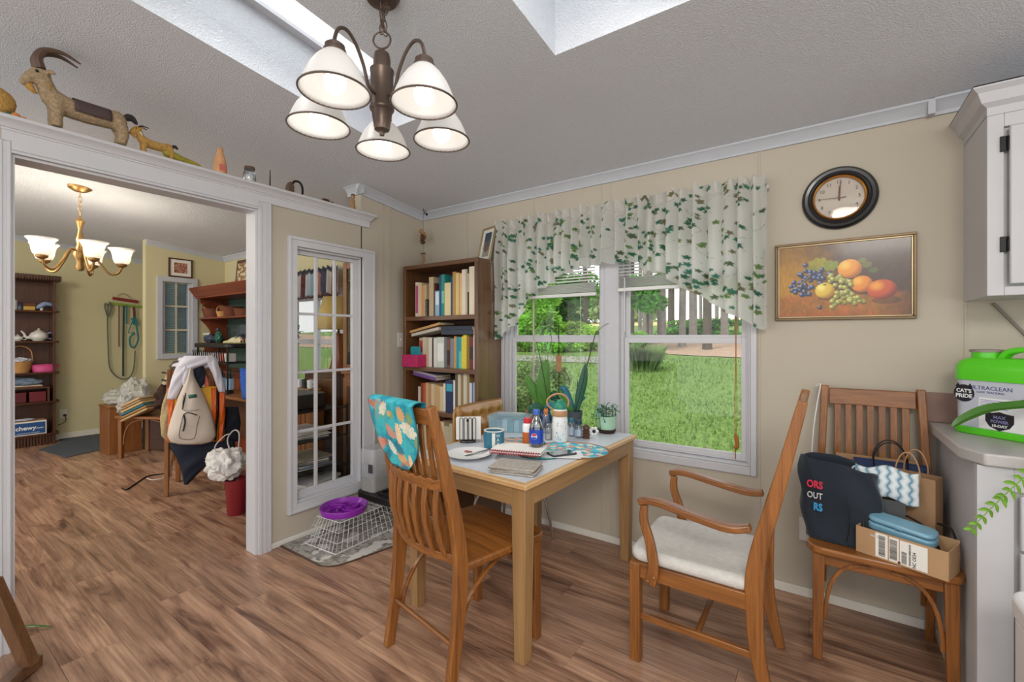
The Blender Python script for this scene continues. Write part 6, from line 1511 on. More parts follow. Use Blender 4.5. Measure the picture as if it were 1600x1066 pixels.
def cable(pts, r_, lab, mat='black'): return tag(MB().tube(curve(pts, 8), r_, 6).build('power_cord', mat), lab, 'cord')
cable([(.145,2.25,.56),(.16,2.30,.60),(.24,2.36,.615),(.33,2.32,.59),(.355,2.26,.56),(.37,2.25,.52)], .004, 'black power cord looped over the blue case on the corner chair')
cable([(.375,2.34,.60),(.405,2.30,.60),(.415,2.27,.55),(.405,2.28,.50),(.385,2.33,.475)], .0045, 'black cord loop hanging at the right side of the carton')
cable([(-.012,2.655,1.075),(.005,2.64,1.088),(-.005,2.60,1.02),(-.020,2.58,.90),(-.030,2.60,.75),(-.034,2.66,.55),(-.03,2.69,.33)], .0028, 'white cord hanging over the left post of the corner chair', 'cord_white')
# ---------------- on the counter ----------------
mt('jug_green', '#58d21c', .3, coat=.4, var=.03); mt('jug_label', '#c4c9d6', .4); mt('jug_lid', '#8d847c', .5); mt('ink_violet', '#4a4a86', .5); mt('ink_black', '#1c1c26', .5)
jz = .938; nrm = Vector((-.685,-.73,0)).normalized(); xd = Vector((-nrm.y, nrm.x, 0))   # along the front, to the right in view
if xd.dot(SD) < 0: xd = -xd
rz = math.atan2(xd.y, xd.x)
jg = T('litter_jug', 'bright green plastic jug with a printed wrap label on the counter', 'jug', tuple(Vector((.624, 2.464, jz))), rz)
jw, jd = .335, .20
MB().prism(rrect(jw,jd,.05,6), 0, .028).build('base', 'jug_green', jg, bev=.006, seg=3)
MB().prism(rrect(jw-.012,jd-.012,.048,6), .028, .212).build('wrap_label', 'jug_label', jg, bev=.001)
mb = MB(); o_ = rrect(jw,jd,.05,6); k_ = len(o_); prof = [(1,.212),(1.0,.250),(.985,.268),(.93,.285),(.80,.298)]
mb.add([(x*s_, y*s_, z) for s_, z in prof for x, y in o_], [(j*k_+i, j*k_+(i+1)%k_, (j+1)*k_+(i+1)%k_, (j+1)*k_+i) for j in range(len(prof)-1) for i in range(k_)]+[tuple((len(prof)-1)*k_+i for i in range(k_)), tuple(range(k_))[::-1]])
mb.build('shoulder', 'jug_green', jg)
MB().lathe([(0,.29),(.045,.29),(.045,.320),(0,.320)], 28, (-jw/2+.066,0,0)).build('neck', 'jug_green', jg); MB().lathe([(0,.320),(.050,.320),(.050,.330),(0,.332)], 28, (-jw/2+.066,0,0)).build('cap', 'jug_lid', jg)
MB().strip(curve([(-.055,0,.285),(-.035,0,.318),(.01,0,.332),(.08,0,.328),(.125,0,.305),(.135,0,.262)], 5), .045, .020, side=(0,1,0)).build('handle', 'jug_green', jg, bev=.006)
fy = -jd/2+.006-.0004
def jt(s_, size, x, z, mat='ink_violet', **k): return text(s_, size, mat, jg, frame_m((x, fy, z), (1,0,0)), **k)
jt('ULTRACLEAN', .021, -.035, .184, bold=0); jt('LOW TRACKING', .011, -.035, .168); jt('ULTRA', .019, .11, .180); jt('LOW TRACKING', .008, .115, .165)
def fdisc(cx_, cz_, r_, z_, mat, nm, par, n_=28):
    P = [(cx_+r_*math.cos(2*PI*i/n_), cz_+r_*math.sin(2*PI*i/n_)) for i in range(n_)]; return MB().prism(P, fy-z_, fy+.0002, 'xz').build(nm, mat, par)
bd = fdisc(-.118, .158, .034, .0006, 'ink_black', 'brand_badge', jg)
for cx_, cz_ in ((-.138,.186),(-.098,.186)): MB().prism([(cx_-.009,cz_-.004),(cx_+.009,cz_-.004),(cx_,cz_+.012)], fy-.0006, fy, 'xz').build('badge_ear', 'ink_black', jg)
mt('jug_white', '#eef0f2', .5)
text("CAT'S", .019, 'jug_white', bd, frame_m((-.118, fy-.0008, .167),(1,0,0)), bold=.0006); text('PRIDE', .021, 'jug_white', bd, frame_m((-.118, fy-.0008, .147),(1,0,0)), bold=.0006)
MB().prism([(-.07,.03),(.164,.03),(.164,.148),(-.07,.148)], fy-.0003, fy, 'xz').build('white_panel', 'jug_white', jg)
mt('ink_lilac', '#8f8fc4', .6)
for i in range(6): MB().prism([(-.066,.138-.006*i),(.03-.006*(i%3),.138-.006*i),(.03-.006*(i%3),.1405-.006*i),(-.066,.1405-.006*i)], fy-.0006, fy, 'xz').build('fine_print', 'ink_lilac', jg)
sh_ = [(-.05,.092),(-.028,.094),(-.008,.100),(.012,.094),(.034,.092),(.034,.062),(.022,.042),(-.008,.028),(-.038,.042),(-.05,.062)]
sd_ = MB().prism(sh_, fy-.0007, fy, 'xz').build('shield_badge', 'ink_black', jg)
text('MAX', .017, 'ink_lilac', sd_, frame_m((-.008,fy-.0009,.078),(1,0,0)), bold=.0004); text('POWER', .015, 'ink_lilac', sd_, frame_m((-.008,fy-.0009,.062),(1,0,0)), bold=.0004); text('10-DAY', .014, 'jug_white', sd_, frame_m((-.008,fy-.0009,.046),(1,0,0)), bold=.0004)
fg = MB().prism([(.062,.030),(.084,.030),(.084,.046),(.062,.046)], fy-.0007, fy, 'xz').build('flag_field', 'jug_white', jg)
for i in range(4): MB().prism([(.062,.031+.004*i),(.084,.031+.004*i),(.084,.033+.004*i),(.062,.033+.004*i)], fy-.0010, fy-.0006, 'xz').build('flag_stripe', 'cap_red', fg)
MB().prism([(.062,.039),(.072,.039),(.072,.046),(.062,.046)], fy-.0013, fy-.0006, 'xz').build('flag_canton', 'label_blue', fg)
for i in range(7): MB().prism([(.095,.095-.007*i),(.155,.095-.007*i),(.155,.097-.007*i),(.095,.097-.007*i)], fy-.0006, fy, 'xz').build('fine_print', 'trim_grey', jg)
for i in range(9): MB().box(.112+.005*i, .1145+.005*i, fy-.0006, fy, .032, .046).build('barcode_bar', 'ink_black', jg)
# potted plants standing on the counter, mostly outside the picture
mt('fern_green', '#6f9e2c', .55, var=.25, scale=20); mt('terracotta', '#9c5a3a', .8)
fp = T('potted_fern', 'bright green fern frond arching down in front of the base cabinet', 'plant', (.72, 2.20, .938))
MB().lathe([(0,0),(.06,0),(.085,.12),(.09,.125),(.08,.125),(0,.11)], 24).build('pot', 'terracotta', fp); MB().lathe([(0,.112),(.078,.112),(0,.118)], 16).build('soil', 'soil', fp)
def frond(pts, nleaf, L, par):
    cc = curve(pts, 10); f = MB().tube(cc, [.0022-.0012*i/len(cc) for i in range(len(cc))], 5).build('frond', 'leaf_silver' if False else 'fern_green', par)
    k_ = len(cc); r_ = random.Random(2)
    for i in range(nleaf):
        t = .22+.78*i/nleaf; j = int(t*(k_-1)); p = cc[j]; tan = (cc[min(j+1,k_-1)]-cc[max(0,j-1)]).normalized()
        side = tan.cross(Vector((FW[0],FW[1],0))).normalized()
        LL = L*(1-.45*t)*(1 if t > .3 else .8)
        for s_ in (-1, 1):
            e_ = p+side*s_*LL+tan*LL*.35+Vector((r_.gauss(0,.002),r_.gauss(0,.003),-.006))
            leafshape([p, (p+e_)/2+Z*.003, e_], .0125, up=tuple(-BK), n_=4).build('leaflet', 'fern_green', f, fixn=False)
    return f
def q3(u, v, y): return gy(u, v, y)-Vector((.72,2.20,.938))
frond([(0,-.02,.115), q3(1650,712,2.10), q3(1602,745,2.02), q3(1555,788,1.99), q3(1512,832,1.98)], 17, .040, fp)
frond([(0,.02,.115), (.1,.0,.25), (.2,-.08,.27), (.27,-.12,.2)], 12, .04, fp)
al = T('strap_leaf_plant', 'potted plant whose long dark green strap leaf arches before the green jug', 'plant', (.80, 1.99+.24, .938)); al.location = (.93, 2.28, .938)
MB().lathe([(0,0),(.06,0),(.075,.11),(.078,.115),(.07,.115),(0,.10)], 24).build('pot', 'pot_grey', al)
def q4(u, v, y): return gy(u, v, y)-Vector(al.location)
mt('leaf_aloe', '#3c6f1c', .4, var=.1, coat=.3)
leafshape([(0,0,.10), q4(1660,628,2.24), q4(1600,634,2.24), q4(1545,640,2.24), q4(1506,655,2.24), q4(1488,667,2.24)], .045, up=tuple(-BK*.6+Z), n_=20).build('leaf', 'leaf_aloe', al, fixn=False)
leafshape([(0,0,.10), (.1,.05,.3), (.2,.1,.45)], .04, n_=12).build('leaf', 'leaf_aloe', al, fixn=False)
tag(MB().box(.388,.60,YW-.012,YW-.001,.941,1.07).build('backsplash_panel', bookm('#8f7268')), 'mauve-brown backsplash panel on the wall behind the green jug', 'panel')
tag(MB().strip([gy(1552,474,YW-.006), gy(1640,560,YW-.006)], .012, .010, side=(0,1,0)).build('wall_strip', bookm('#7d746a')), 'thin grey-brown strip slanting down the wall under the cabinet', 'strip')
# white bin at the lower right
bn = T('waste_bin', 'white plastic bin with a rounded corner at the lower right edge', 'bin', (.605, 1.63, 0))
MB().prism(rrect(.34,.38,.07,7), 0, .56).build('body', 'white_plastic', bn, bev=.006); MB().prism(rrect(.352,.392,.075,7), .562, .622).build('lid', 'white_plastic', bn, bev=.012, seg=3)
# wall tile strip under the cabinet and small carton

# ---------------- bottom-left: chair arm in the corner ----------------
ec = T('rocking_chair', 'dark wooden chair whose sloping leg and runner enter the lower left corner', 'chair', (-1.62,.12,0))
P0 = Vector((-1.62,.12,0))
def r3(u, v, z): return gz(u, v, z)-P0
MB().strip([r3(-14,905,.42), r3(46,1038,.06)], .052, .035, side=(SD.x,SD.y,0)).build('leg', 'oak_dark', ec, bev=.003)
MB().strip(curve([r3(60,1030,.035), r3(30,1052,.028), r3(-10,1092,.028), r3(-60,1150,.035)], 4), .045, .05, side=(0,0,1)).build('rocker', 'oak_dark', ec, bev=.003)
lf = leafshape([gz(22,982,.004), gz(50,979,.016), gz(82,980,.006)], .016, n_=10)
tag(lf.build('fallen_leaf', 'leaf_aloe', fixn=False, solid=.001), 'long green leaf fallen on the floor near the lower left corner', 'leaf')
sl_ = MB().ball((0,0,.018), (.05,.03,.016), 12); tag(sl_.build('dark_slipper', 'black', loc=gz(8,912,0)), 'small dark shoe tip beside the left door casing', 'shoe')
# ---------------- figures on the ledge ----------------
LZ = 2.2375
mt('straw', '#a08a6c', .95, var=.35, scale=90, bump=1, bscale=200); mt('horn', '#5a4436', .5, var=.2); mt('saddle', '#4d3d3c', .8, var=.1); mt('straw_gold', '#b58c4a', .95, var=.3, scale=90, bump=1, bscale=200); mt('tail_dark', '#33302f', .95)
def goat(name, label, y0, s_, xx, horn_big=True, mat='straw'):
    """side view along y; faces -y (left in the photo)"""
    o = T(name, label, 'figurine', (xx, y0, LZ))
    def P(*p): return tuple(q*s_ for q in p)
    mb = MB()
    def B(c, r): mb.ball(P(*c), P(*r), 14)
    def TB(pts, rr_): 
        cc = curve([P(*p) for p in pts], 5); k_ = len(cc)-1
        mb.tube(cc, [lerp(rr_[min(int(i*(len(rr_)-1)/k_), len(rr_)-2)], rr_[min(int(i*(len(rr_)-1)/k_), len(rr_)-2)+1], i*(len(rr_)-1)/k_-min(int(i*(len(rr_)-1)/k_), len(rr_)-2))*s_ for i in range(k_+1)], 10)
    TB([(0,-.10,.125),(0,-.05,.118),(0,.02,.116),(0,.09,.125)], [.046,.044,.042,.044]); B((0,-.10,.125),(.046,.045,.050)); B((0,.10,.125),(.045,.045,.048))
    TB([(0,-.115,.13),(0,-.135,.17),(0,-.150,.215)], [.042,.034,.030])
    B((0,-.158,.225),(.034,.036,.034)); TB([(0,-.165,.225),(0,-.185,.205),(0,-.205,.178)], [.032,.025,.017]); B((0,-.207,.175),(.018,.016,.017))
    for sx_ in (-1,1):
        TB([(sx_*.022,-.105,.12),(sx_*.024,-.110,.06),(sx_*.024,-.108,.010)], [.030,.022,.020]); TB([(sx_*.022,.105,.12),(sx_*.024,.125,.065),(sx_*.024,.115,.010)], [.034,.022,.020])
        B((sx_*.044,-.140,.232),(.020,.008,.010)) if False else None
        TB([(sx_*.028,-.145,.235),(sx_*.044,-.130,.238),(sx_*.056,-.118,.228)], [.010,.010,.005])
    ob = mb.build('body', mat, o)
    q = ob.modifiers.new('remesh', 'REMESH'); q.mode = 'VOXEL'; q.voxel_size = .0042*s_/.6; q.use_smooth_shade = True
    q = ob.modifiers.new('fuzz', 'DISPLACE'); tx_ = bpy.data.textures.new('fuzz', 'CLOUDS'); tx_.noise_scale = .008; q.texture = tx_; q.strength = .004*s_; 
    if horn_big:
        for sx_ in (-1,1):
            MB().tube([Vector(p)*s_ for p in curve([(sx_*.014,-.160,.250),(sx_*.016,-.168,.295),(sx_*.02,-.145,.335),(sx_*.024,-.09,.350),(sx_*.026,-.03,.330)], 5)], [(.021-.018*(i/20)**1.3)*s_ for i in range(21)], 8).build('horn', 'horn', ob)
        MB().sheet(lambda p, q: ((math.sin((p-.5)*3.9)*.053*s_), lerp(-.055,.075,q)*s_, (.118+math.cos((p-.5)*3.9)*.050)*s_), 16, 8).build('saddle_cloth', 'saddle', ob, solid=.003*s_)
        MB().tube([(math.sin(q)*.040*s_, (-.135-.010*math.cos(q))*s_, (.178+math.cos(q)*.016)*s_) for q in [2*PI*j/16 for j in range(16)]], .0035*s_, 6, closed=True).build('collar', 'straw_gold', ob)
    else:
        for sx_ in (-1,1): MB().tube([Vector(p)*s_ for p in curve([(sx_*.012,-.150,.250),(sx_*.02,-.12,.268),(sx_*.03,-.07,.262)], 5)], [(.012-.009*i/10)*s_ for i in range(11)], 6).build('horn', 'tail_dark', ob)
        MB().tube([(math.sin(q)*.038*s_, (-.135-.010*math.cos(q))*s_, (.185+math.cos(q)*.018)*s_) for q in [2*PI*j/16 for j in range(16)]], .007*s_, 6, closed=True).build('collar', 'paper', ob)
    for sx_ in (-1,1): MB().ball((sx_*.031*s_, -.172*s_, .228*s_), .0065*s_, 8).build('eye', 'black', ob)
    MB().tube([Vector(p)*s_ for p in curve([(0,-.195,.170),(0,-.180,.150),(0,-.165,.140)], 4)], [.014*s_,.016*s_,.016*s_,.014*s_,.012*s_,.010*s_,.008*s_,.005*s_,.003*s_], 8).build('beard', 'straw_gold', ob)
    MB().tube([Vector(p)*s_ for p in curve([(0,.135,.150),(0,.160,.165),(0,.185,.140)], 4)], [.010*s_,.014*s_,.017*s_,.018*s_,.017*s_,.015*s_,.012*s_,.009*s_,.004*s_], 8).build('tail', 'tail_dark', ob)
    return o
LX = -2.795
goat('straw_goat', 'large straw goat with long curved horns and a dark saddle cloth on the ledge', .585, .98, LX)
goat('straw_goat', 'small straw goat kid following the large goat on the ledge', .845, .50, LX, False, 'straw_gold')
def on_ledge(u): return gx(u, 300, LX).y
ax = T('straw_animal', 'round golden straw animal at the far left end of the ledge', 'figurine', (LX-.02, .305, LZ))
MB().ball((0,0,.06), (.05,.06,.06), 14).ball((0,-.05,.12), (.035,.035,.035), 12).build('body', 'straw_gold', ax)
fr = T('fruit_ornament', 'small orange and green ornament beside the left end of the ledge', 'ornament', (LX, .352+.01, LZ)); MB().ball((0,-.004,.014), (.016,.016,.014), 10).build('orange_fruit', 'ginger', fr); MB().ball((0,.020,.010), (.012,.012,.010), 8).build('orange_fruit', 'ginger', fr); MB().ball((0,-.024,.016), (.01,.01,.012), 8).build('leaf', 'leaf_dark', fr)
mt('olive_gourd', '#8f8426', .5, var=.3, scale=20); mt('peach_wax', '#d09a6c', .5, var=.15, scale=30)
y1 = on_ledge(284); gd = T('gourd', 'long yellow-green ornamental gourd lying on the ledge', 'gourd', (LX, y1, LZ))
MB().tube(curve([(0,-.085,.034),(0,-.05,.036),(0,.0,.024),(0,.05,.018),(0,.09,.012)], 4), [.006,.014,.018,.019,.019,.02,.02,.019,.018,.018,.018,.017,.016,.014,.012,.01,.004], 12).build('body', 'olive_gourd', gd); MB().ball((0,-.02,.01), (.012,.02,.010), 8).build('foot', 'dark_grey', gd)
y1 = on_ledge(344); fb = T('peach_bottle', 'peach-coloured figure-shaped bottle standing on the ledge', 'bottle', (LX, y1, LZ))
MB().lathe([(0,0),(.030,0),(.034,.01),(.033,.05),(.026,.09),(.015,.125),(.016,.14),(.010,.15),(0,.152)], 20).build('body', 'peach_wax', fb); MB().box(.027,.0345,-.016,.016,.015,.05).build('pink_label', bookm('#c46a5a'), fb)
y1 = on_ledge(390); jr = T('glass_jar', 'small glass jar with a corroded metal lid on the ledge', 'jar', (LX, y1, LZ))
MB().lathe([(0,0),(.030,0),(.034,.006),(.034,.055),(.026,.072),(.026,.08)], 20, caps=False).build('glass', 'pet', jr, solid=.001); MB().lathe([(0,.002),(.031,.003),(.031,.04),(0,.04)], 16).build('contents', 'offwhite', jr); MB().lathe([(0,.092),(.028,.092),(.029,.088),(.029,.076),(0,.076)], 18).build('lid', 'horn', jr)
y1 = on_ledge(422); ch_ = T('candle_holder', 'tiny black iron candle holder on the ledge', 'candle holder', (LX, y1, LZ)); MB().lathe([(0,0),(.022,0),(.024,.006),(.018,.010),(.004,.014),(.003,.07),(.002,.11),(0,.112)], 14).build('body', 'black_metal', ch_)
y1 = on_ledge(455); ir = T('antique_iron', 'old black flat iron with an arched handle on the ledge', 'iron', (LX, y1, LZ))
MB().prism([(-.03,0),(.012,0),(.010,.05),(-.012,.075),(-.026,.05)], -.020, .020, 'yz').build('body', 'horn', ir, bev=.003)
MB().tube(curve([(0,.0,.045),(0,.02,.085),(0,.055,.09),(0,.075,.06),(0,.075,.004)], 5), .007, 8).build('handle', 'black_metal', ir)
y1 = on_ledge(511); sk_ = T('carved_block', 'low dark carved wooden piece near the right end of the ledge', 'ornament', (LX, y1, LZ)); MB().box(-.02,.02,-.045,.04,0,.016).build('base', 'walnut', sk_, bev=.004); MB().box(-.014,.014,-.035,.01,.016,.028).build('top', 'walnut', sk_, bev=.004)
y1 = on_ledge(553); wf_ = T('wooden_figure', 'carved light wooden figure leaning at the right end of the ledge', 'figurine', (LX, y1-.012, LZ))
MB().lathe([(0,0),(.020,0),(.022,.02),(.016,.05),(.019,.07),(.012,.085),(0,.087)], 14).build('body', 'pine', wf_); MB().ball((0,.004,.10), (.015,.014,.018), 10).build('head', 'pine', wf_); MB().ball((-.004,.006,.112), (.016,.016,.012), 8).build('hair', 'walnut', wf_)
# ================= the next room =================
FXW = -8.03
su = T('whatnot_shelf', 'tall dark wooden shelf unit against the far yellow wall', 'shelf unit', (FXW+.002, .55, 0))
SW = .78
MB().box(0,.02,0,SW,0,2.02).build('back_panel', 'walnut', su)
for y in (0, SW-.022): MB().box(.02,.26,y,y+.022,.0,2.02).build('side_panel', 'walnut', su, bev=.002)
SZ = [.135,.53,.886,1.265,1.636]
for z in SZ: MB().prism([(.02,-.0),(.02,SW+.04),(.20,SW+.045),(.26,SW+.03),(.28,SW-.02),(.28,0)], z-.022, z).build('shelf', 'walnut', su, bev=.003)
MB().box(.02,.30,0,SW+.045,2.0,2.03).box(.285,.30,0,SW+.045,2.0,2.065).build('cornice', 'walnut', su, bev=.003)
for i in range(34): MB().box(.300,.306,.01+i*.024,.026+i*.024,2.005,2.06).build('reed', 'walnut', su) if i < 34 else None
for i in range(20): MB().box(.255,.262,.25+i*.026,.268+i*.026,.0,.11).build('reed', 'walnut', su)
def sh(u, v, X=-7.86): return gx(u, v, X)
def shy(u): return gx(u, 500, -7.86).y
mt('china_white', '#d8d6cf', .25, coat=.4, var=.04); mt('china_blue', '#8b9cbf', .3, var=.3, scale=60); mt('china_dark', '#3a4258', .35); mt('china_yellow', '#c9a446', .4); mt('basket_tan', '#b98a52', .85, var=.2, bump=.6, bscale=100); mt('basket_dark', '#6a3a26', .85, var=.25, bump=.6, bscale=100); mt('pink_plastic', '#cf4a86', .5)
SX = -7.88
o = T('lidded_jar', 'tall cream lidded jar on the upper shelf of the dark unit', 'jar', (SX, shy(19), 1.637))
MB().lathe([(0,0),(.045,0),(.048,.10),(.05,.105),(.052,.112),(0,.112)], 16).build('body', 'china_white', o); MB().lathe([(0,.112),(.05,.112),(.03,.128),(.008,.135),(.012,.145),(0,.155)], 16).build('lid', 'china_white', o)
o = T('small_jar', 'small dark blue jar beside the cream lidded jar', 'jar', (SX, shy(32), 1.637)); MB().lathe([(0,0),(.03,0),(.035,.03),(.022,.06),(.028,.075),(.01,.085),(0,.09)], 14).build('body', 'china_dark', o)
o = T('house_teapot', 'little yellow house-shaped teapot on the upper shelf', 'teapot', (SX, shy(46), 1.637)); MB().box(-.03,.03,-.05,.05,0,.05).build('body', 'china_yellow', o, bev=.006); MB().prism([(-.06,.05),(.06,.05),(.045,.085),(-.045,.085)], -.036, .036, 'yz').build('roof', 'basket_dark', o, bev=.004)
o = T('china_dish', 'blue and white elephant-shaped dish at the right of the upper shelf', 'dish', (SX, shy(71), 1.637))
MB().tube(curve([(0,-.11,.07),(0,-.08,.04),(0,-.05,.05),(0,0,.085),(0,.05,.08),(0,.09,.06),(0,.10,.02)], 4), [.008,.010,.012,.014,.016,.02,.024,.026,.028,.03,.03,.03,.03,.028,.026,.024,.022,.02,.018,.016,.014,.012,.012,.012,.012], 10).build('body', 'china_blue', o)
for y in (-.03,.08): MB().lathe([(0,0),(.014,0),(.016,.05),(0,.055)], 10, (0,y,0)).build('foot', 'china_white', o)
def teapot(name, label, y, z, s_, mat='china_white', m2='china_blue'):
    o = T(name, label, 'teapot', (SX, y, z))
    MB().lathe([(r_*s_, q*s_) for r_, q in [(0,0),(.05,0),(.055,.01),(.085,.04),(.088,.065),(.07,.10),(.04,.118),(0,.12)]], 20).build('body', mat, o)
    MB().lathe([(r_*s_, q*s_) for r_, q in [(0,.115),(.045,.115),(.03,.13),(.008,.138),(.014,.15),(0,.162)]], 14).build('lid', mat, o)
    MB().tube([Vector(p)*s_ for p in curve([(0,-.07,.04),(0,-.11,.05),(0,-.125,.09),(0,-.15,.125)], 4)], [q*s_ for q in (.02,.019,.018,.016,.015,.014,.013,.012,.011,.010,.009,.009,.009)], 10).build('spout', mat, o)
    MB().tube([Vector(p)*s_ for p in curve([(0,.07,.09),(0,.12,.105),(0,.145,.07),(0,.12,.03),(0,.075,.03)], 4)], .009*s_, 8).build('handle', m2, o)
    return o
teapot('teapot', 'white patterned teapot with a blue-rimmed handle on the second shelf', shy(61), 1.266, .98)
teapot('teapot', 'small white creamer-sized teapot at the left of the second shelf', shy(28), 1.266, .52, m2='china_white')
o = T('sugar_bowl', 'cream sugar bowl partly behind the left door casing on the second shelf', 'bowl', (SX, shy(15), 1.266)); MB().lathe([(0,0),(.03,0),(.05,.04),(.045,.075),(.02,.09),(.006,.10),(.01,.12),(0,.125)], 16).build('body', 'china_white', o)
def basket(name, label, loc, r0, r1, h, mat, hh=0, cat='basket', ovl=1):
    o = T(name, label, cat, loc)
    mb = MB(); n_ = 28; rows = 7; vs = []
    for j in range(rows+1):
        for i in range(n_):
            q = 2*PI*i/n_; r_ = lerp(r0, r1, j/rows)*(1+(.02 if (i+j) % 2 else -.02)); vs.append((r_*math.cos(q), r_*ovl*math.sin(q), h*j/rows))
    mb.add(vs, [(j*n_+i, j*n_+(i+1) % n_, (j+1)*n_+(i+1) % n_, (j+1)*n_+i) for j in range(rows) for i in range(n_)]+[tuple(range(n_))[::-1]]).build('body', mat, o, solid=.004)
    MB().tube([(r1*math.cos(2*PI*i/28), r1*ovl*math.sin(2*PI*i/28), h) for i in range(28)], .006, 6, closed=True).build('rim', mat, o)
    if hh: MB().tube(curve([(0,-r1*ovl,h-.02),(0,-r1*ovl*.85,h+hh*.7),(0,0,h+hh),(0,r1*ovl*.85,h+hh*.7),(0,r1*ovl,h-.02)], 5), .006, 6).build('handle', mat, o)
    return o
def crumple(name, label, cat, loc, rad, mat, seed=1, amp=.35, rz=0, n_=26, flat=0):
    rr_ = random.Random(seed); o = T(name, label, cat, loc, rz)
    def f(a, t):
        q = a*2*PI; p = (t-.5)*PI; d = Vector((math.cos(p)*math.cos(q), math.cos(p)*math.sin(q), math.sin(p)))
        nn = mnoise.noise(d*2.3+Vector((seed,0,0)))*amp+abs(mnoise.noise(d*5+Vector((0,seed,0))))*amp*.6
        r_ = 1+nn; return (d.x*rad[0]*r_, d.y*rad[1]*r_, max(-rad[2]*.92, d.z*rad[2]*r_)+rad[2]*.93)
    MB().sheet(f, n_*2, n_, ).build('body', mat, o, angle=25)
    return o
b_ = basket('wicker_basket', 'tan wicker basket with a tall handle and white filling on the third shelf', (SX+.02, shy(31), .887), .075, .105, .13, 'basket_tan', .19)
mt('tissue', '#c8ccd6', .8, var=.2, scale=50)
crumple('tissue_filling', 'crumpled blue-white tissue filling the wicker basket', 'tissue', (SX+.02, shy(31), 1.005), (.085,.085,.03), 'tissue', 3, .5)
o = T('pink_basket', 'bright pink oval basket at the right of the third shelf', 'basket', (SX+.02, shy(70), .887)); mb = MB(); n_ = 28
vs = [(r_*.5*math.cos(2*PI*i/n_), r_*math.sin(2*PI*i/n_), z) for r_, z in ((.10,0),(.125,.085)) for i in range(n_)]; mb.add(vs, [(i,(i+1)%n_,n_+(i+1)%n_,n_+i) for i in range(n_)]+[tuple(range(n_))[::-1]]).build('body', 'pink_plastic', o, solid=.004)
MB().tube([(.125*.5*math.cos(2*PI*i/n_), .125*math.sin(2*PI*i/n_), .085) for i in range(n_)], .006, 6, closed=True).build('rim', 'pink_plastic', o)
ib_ = T('inset_box', 'low open wooden box standing on the fourth shelf', 'box', (-8.0, .92, .531)); MB().box(.01,.24,0,.018,0,.16).box(.01,.24,.34,.358,0,.16).box(.01,.245,0,.358,.16,.178).build('carcass', 'walnut', ib_, bev=.002)
o = T('red_box', 'dark red box inside the low wooden box, left one', 'box', (-7.86,1.02,.532)); MB().cbox((0,0,.06),(.16,.13,.12)).build('body', bookm('#5c1822'), o, bev=.004)
o = T('red_box', 'dark red box inside the low wooden box, right one', 'box', (-7.86,1.18,.532)); MB().cbox((0,0,.06),(.16,.14,.12)).build('body', bookm('#6a1a26'), o, bev=.004)
o = T('flat_book', 'thin brown book lying on the low wooden box', 'book', (-7.88,1.08,.710)); MB().cbox((0,0,.006),(.17,.30,.012)).build('cover', bookm('#7a4a30'), o); MB().cbox((0,0,.0165),(.165,.28,.008)).build('pages', 'pages', o)
sheer('plastic_blue', '#9fb4cf', .5, .15)
crumple('plastic_bag', 'bluish clear plastic bag lying on top of the brown book', 'bag', (-7.88,1.07,.732), (.07,.15,.045), 'plastic_blue', 5, .3)
# shipping box with lettering
bx_ = T('shipping_box', 'white-edged blue shipping box with lettering on the bottom shelf', 'box', (-7.87, 1.105, .136)); MB().cbox((0,0,.085),(.18,.30,.17)).build('carton', 'card', bx_, bev=.003)
MB().box(.0902,.0912,-.148,.148,.004,.166).build('white_edge', 'paper', bx_); MB().box(.0914,.0922,-.138,.138,.014,.150).build('blue_panel', 'box_blue' if 'box_blue' in MATS else mt('box_blue', '#1f4c86', .6).name, bx_)
text('chewy', .066, 'white_plastic', bx_, frame_m((.0926,-.025,.088), (0,1,0)), bold=.002); text('.com', .032, 'white_plastic', bx_, frame_m((.0926,.090,.082), (0,1,0)), bold=.0005)
MB().box(.0924,.0928,-.10,.09,.028,.032).build('fine_print', 'white_plastic', bx_)
crumple('tissue_filling', 'grey packing paper on top of the blue shipping box', 'paper', (-7.87,1.06,.307), (.06,.10,.012), 'tissue', 8, .3)
# outlet with plug
ot2 = plate('wall_outlet', 'cream outlet with a black plug on the far yellow wall', 'outlet', (-8.0295, 1.445, .325), PI/2, 'outlet')
pg_ = T('plug_cord', 'black plug and short cord in the far wall outlet', 'cord', (0,0,0)); MB().cbox((-8.008,1.455,.305),(.022,.028,.028)).build('plug', 'black', pg_, bev=.003); MB().tube(curve([(-8.0,1.455,.30),(-7.985,1.46,.24),(-7.99,1.42,.20),(-8.0,1.385,.19)], 5), .004, 6).build('cord', 'black', pg_)
# framed picture sliver
o = T('picture_frame', 'dark-framed picture partly hidden by the left door casing on the far wall', 'picture', (FXW, .93, 2.30)); MB().box(.001,.02,-.12,.035,-.12,.12).build('frame', 'walnut', o, bev=.002); MB().box(.020,.022,-.105,.020,-.105,.105).build('print', 'card', o)
# leash rack
lr_ = T('leash_rack', 'red and green wall rack with hooks holding dog leashes', 'rack', (0,0,0))
def lx_(u, v, X=-8.005): return gx(u, v, X)
a0, a1 = lx_(176, 466), lx_(216, 472)
MB().strip([a0, a1], .040, .018, side=(0,0,1)).build('red_board', bookm('#7c2020'), lr_, bev=.003)
a0, a1 = lx_(172, 474, -8.01), lx_(224, 480, -8.01); MB().strip([a0, a1], .034, .014, side=(0,0,1)).build('green_board', bookm('#7f9a38'), lr_, bev=.003)
MB().tube(curve([lx_(183,463),lx_(190,459),lx_(198,461),lx_(203,466)], 4), .004, 6).build('wire_hanger', 'steel', lr_)
for u in (169.5,186.5,193,197.5,209.5): MB().tube([lx_(u, 475+(u-170)*.1, -8.0), lx_(u, 477+(u-170)*.1, -7.975), lx_(u, 475+(u-170)*.1, -7.968)], .004, 6).build('hook', 'steel', lr_)
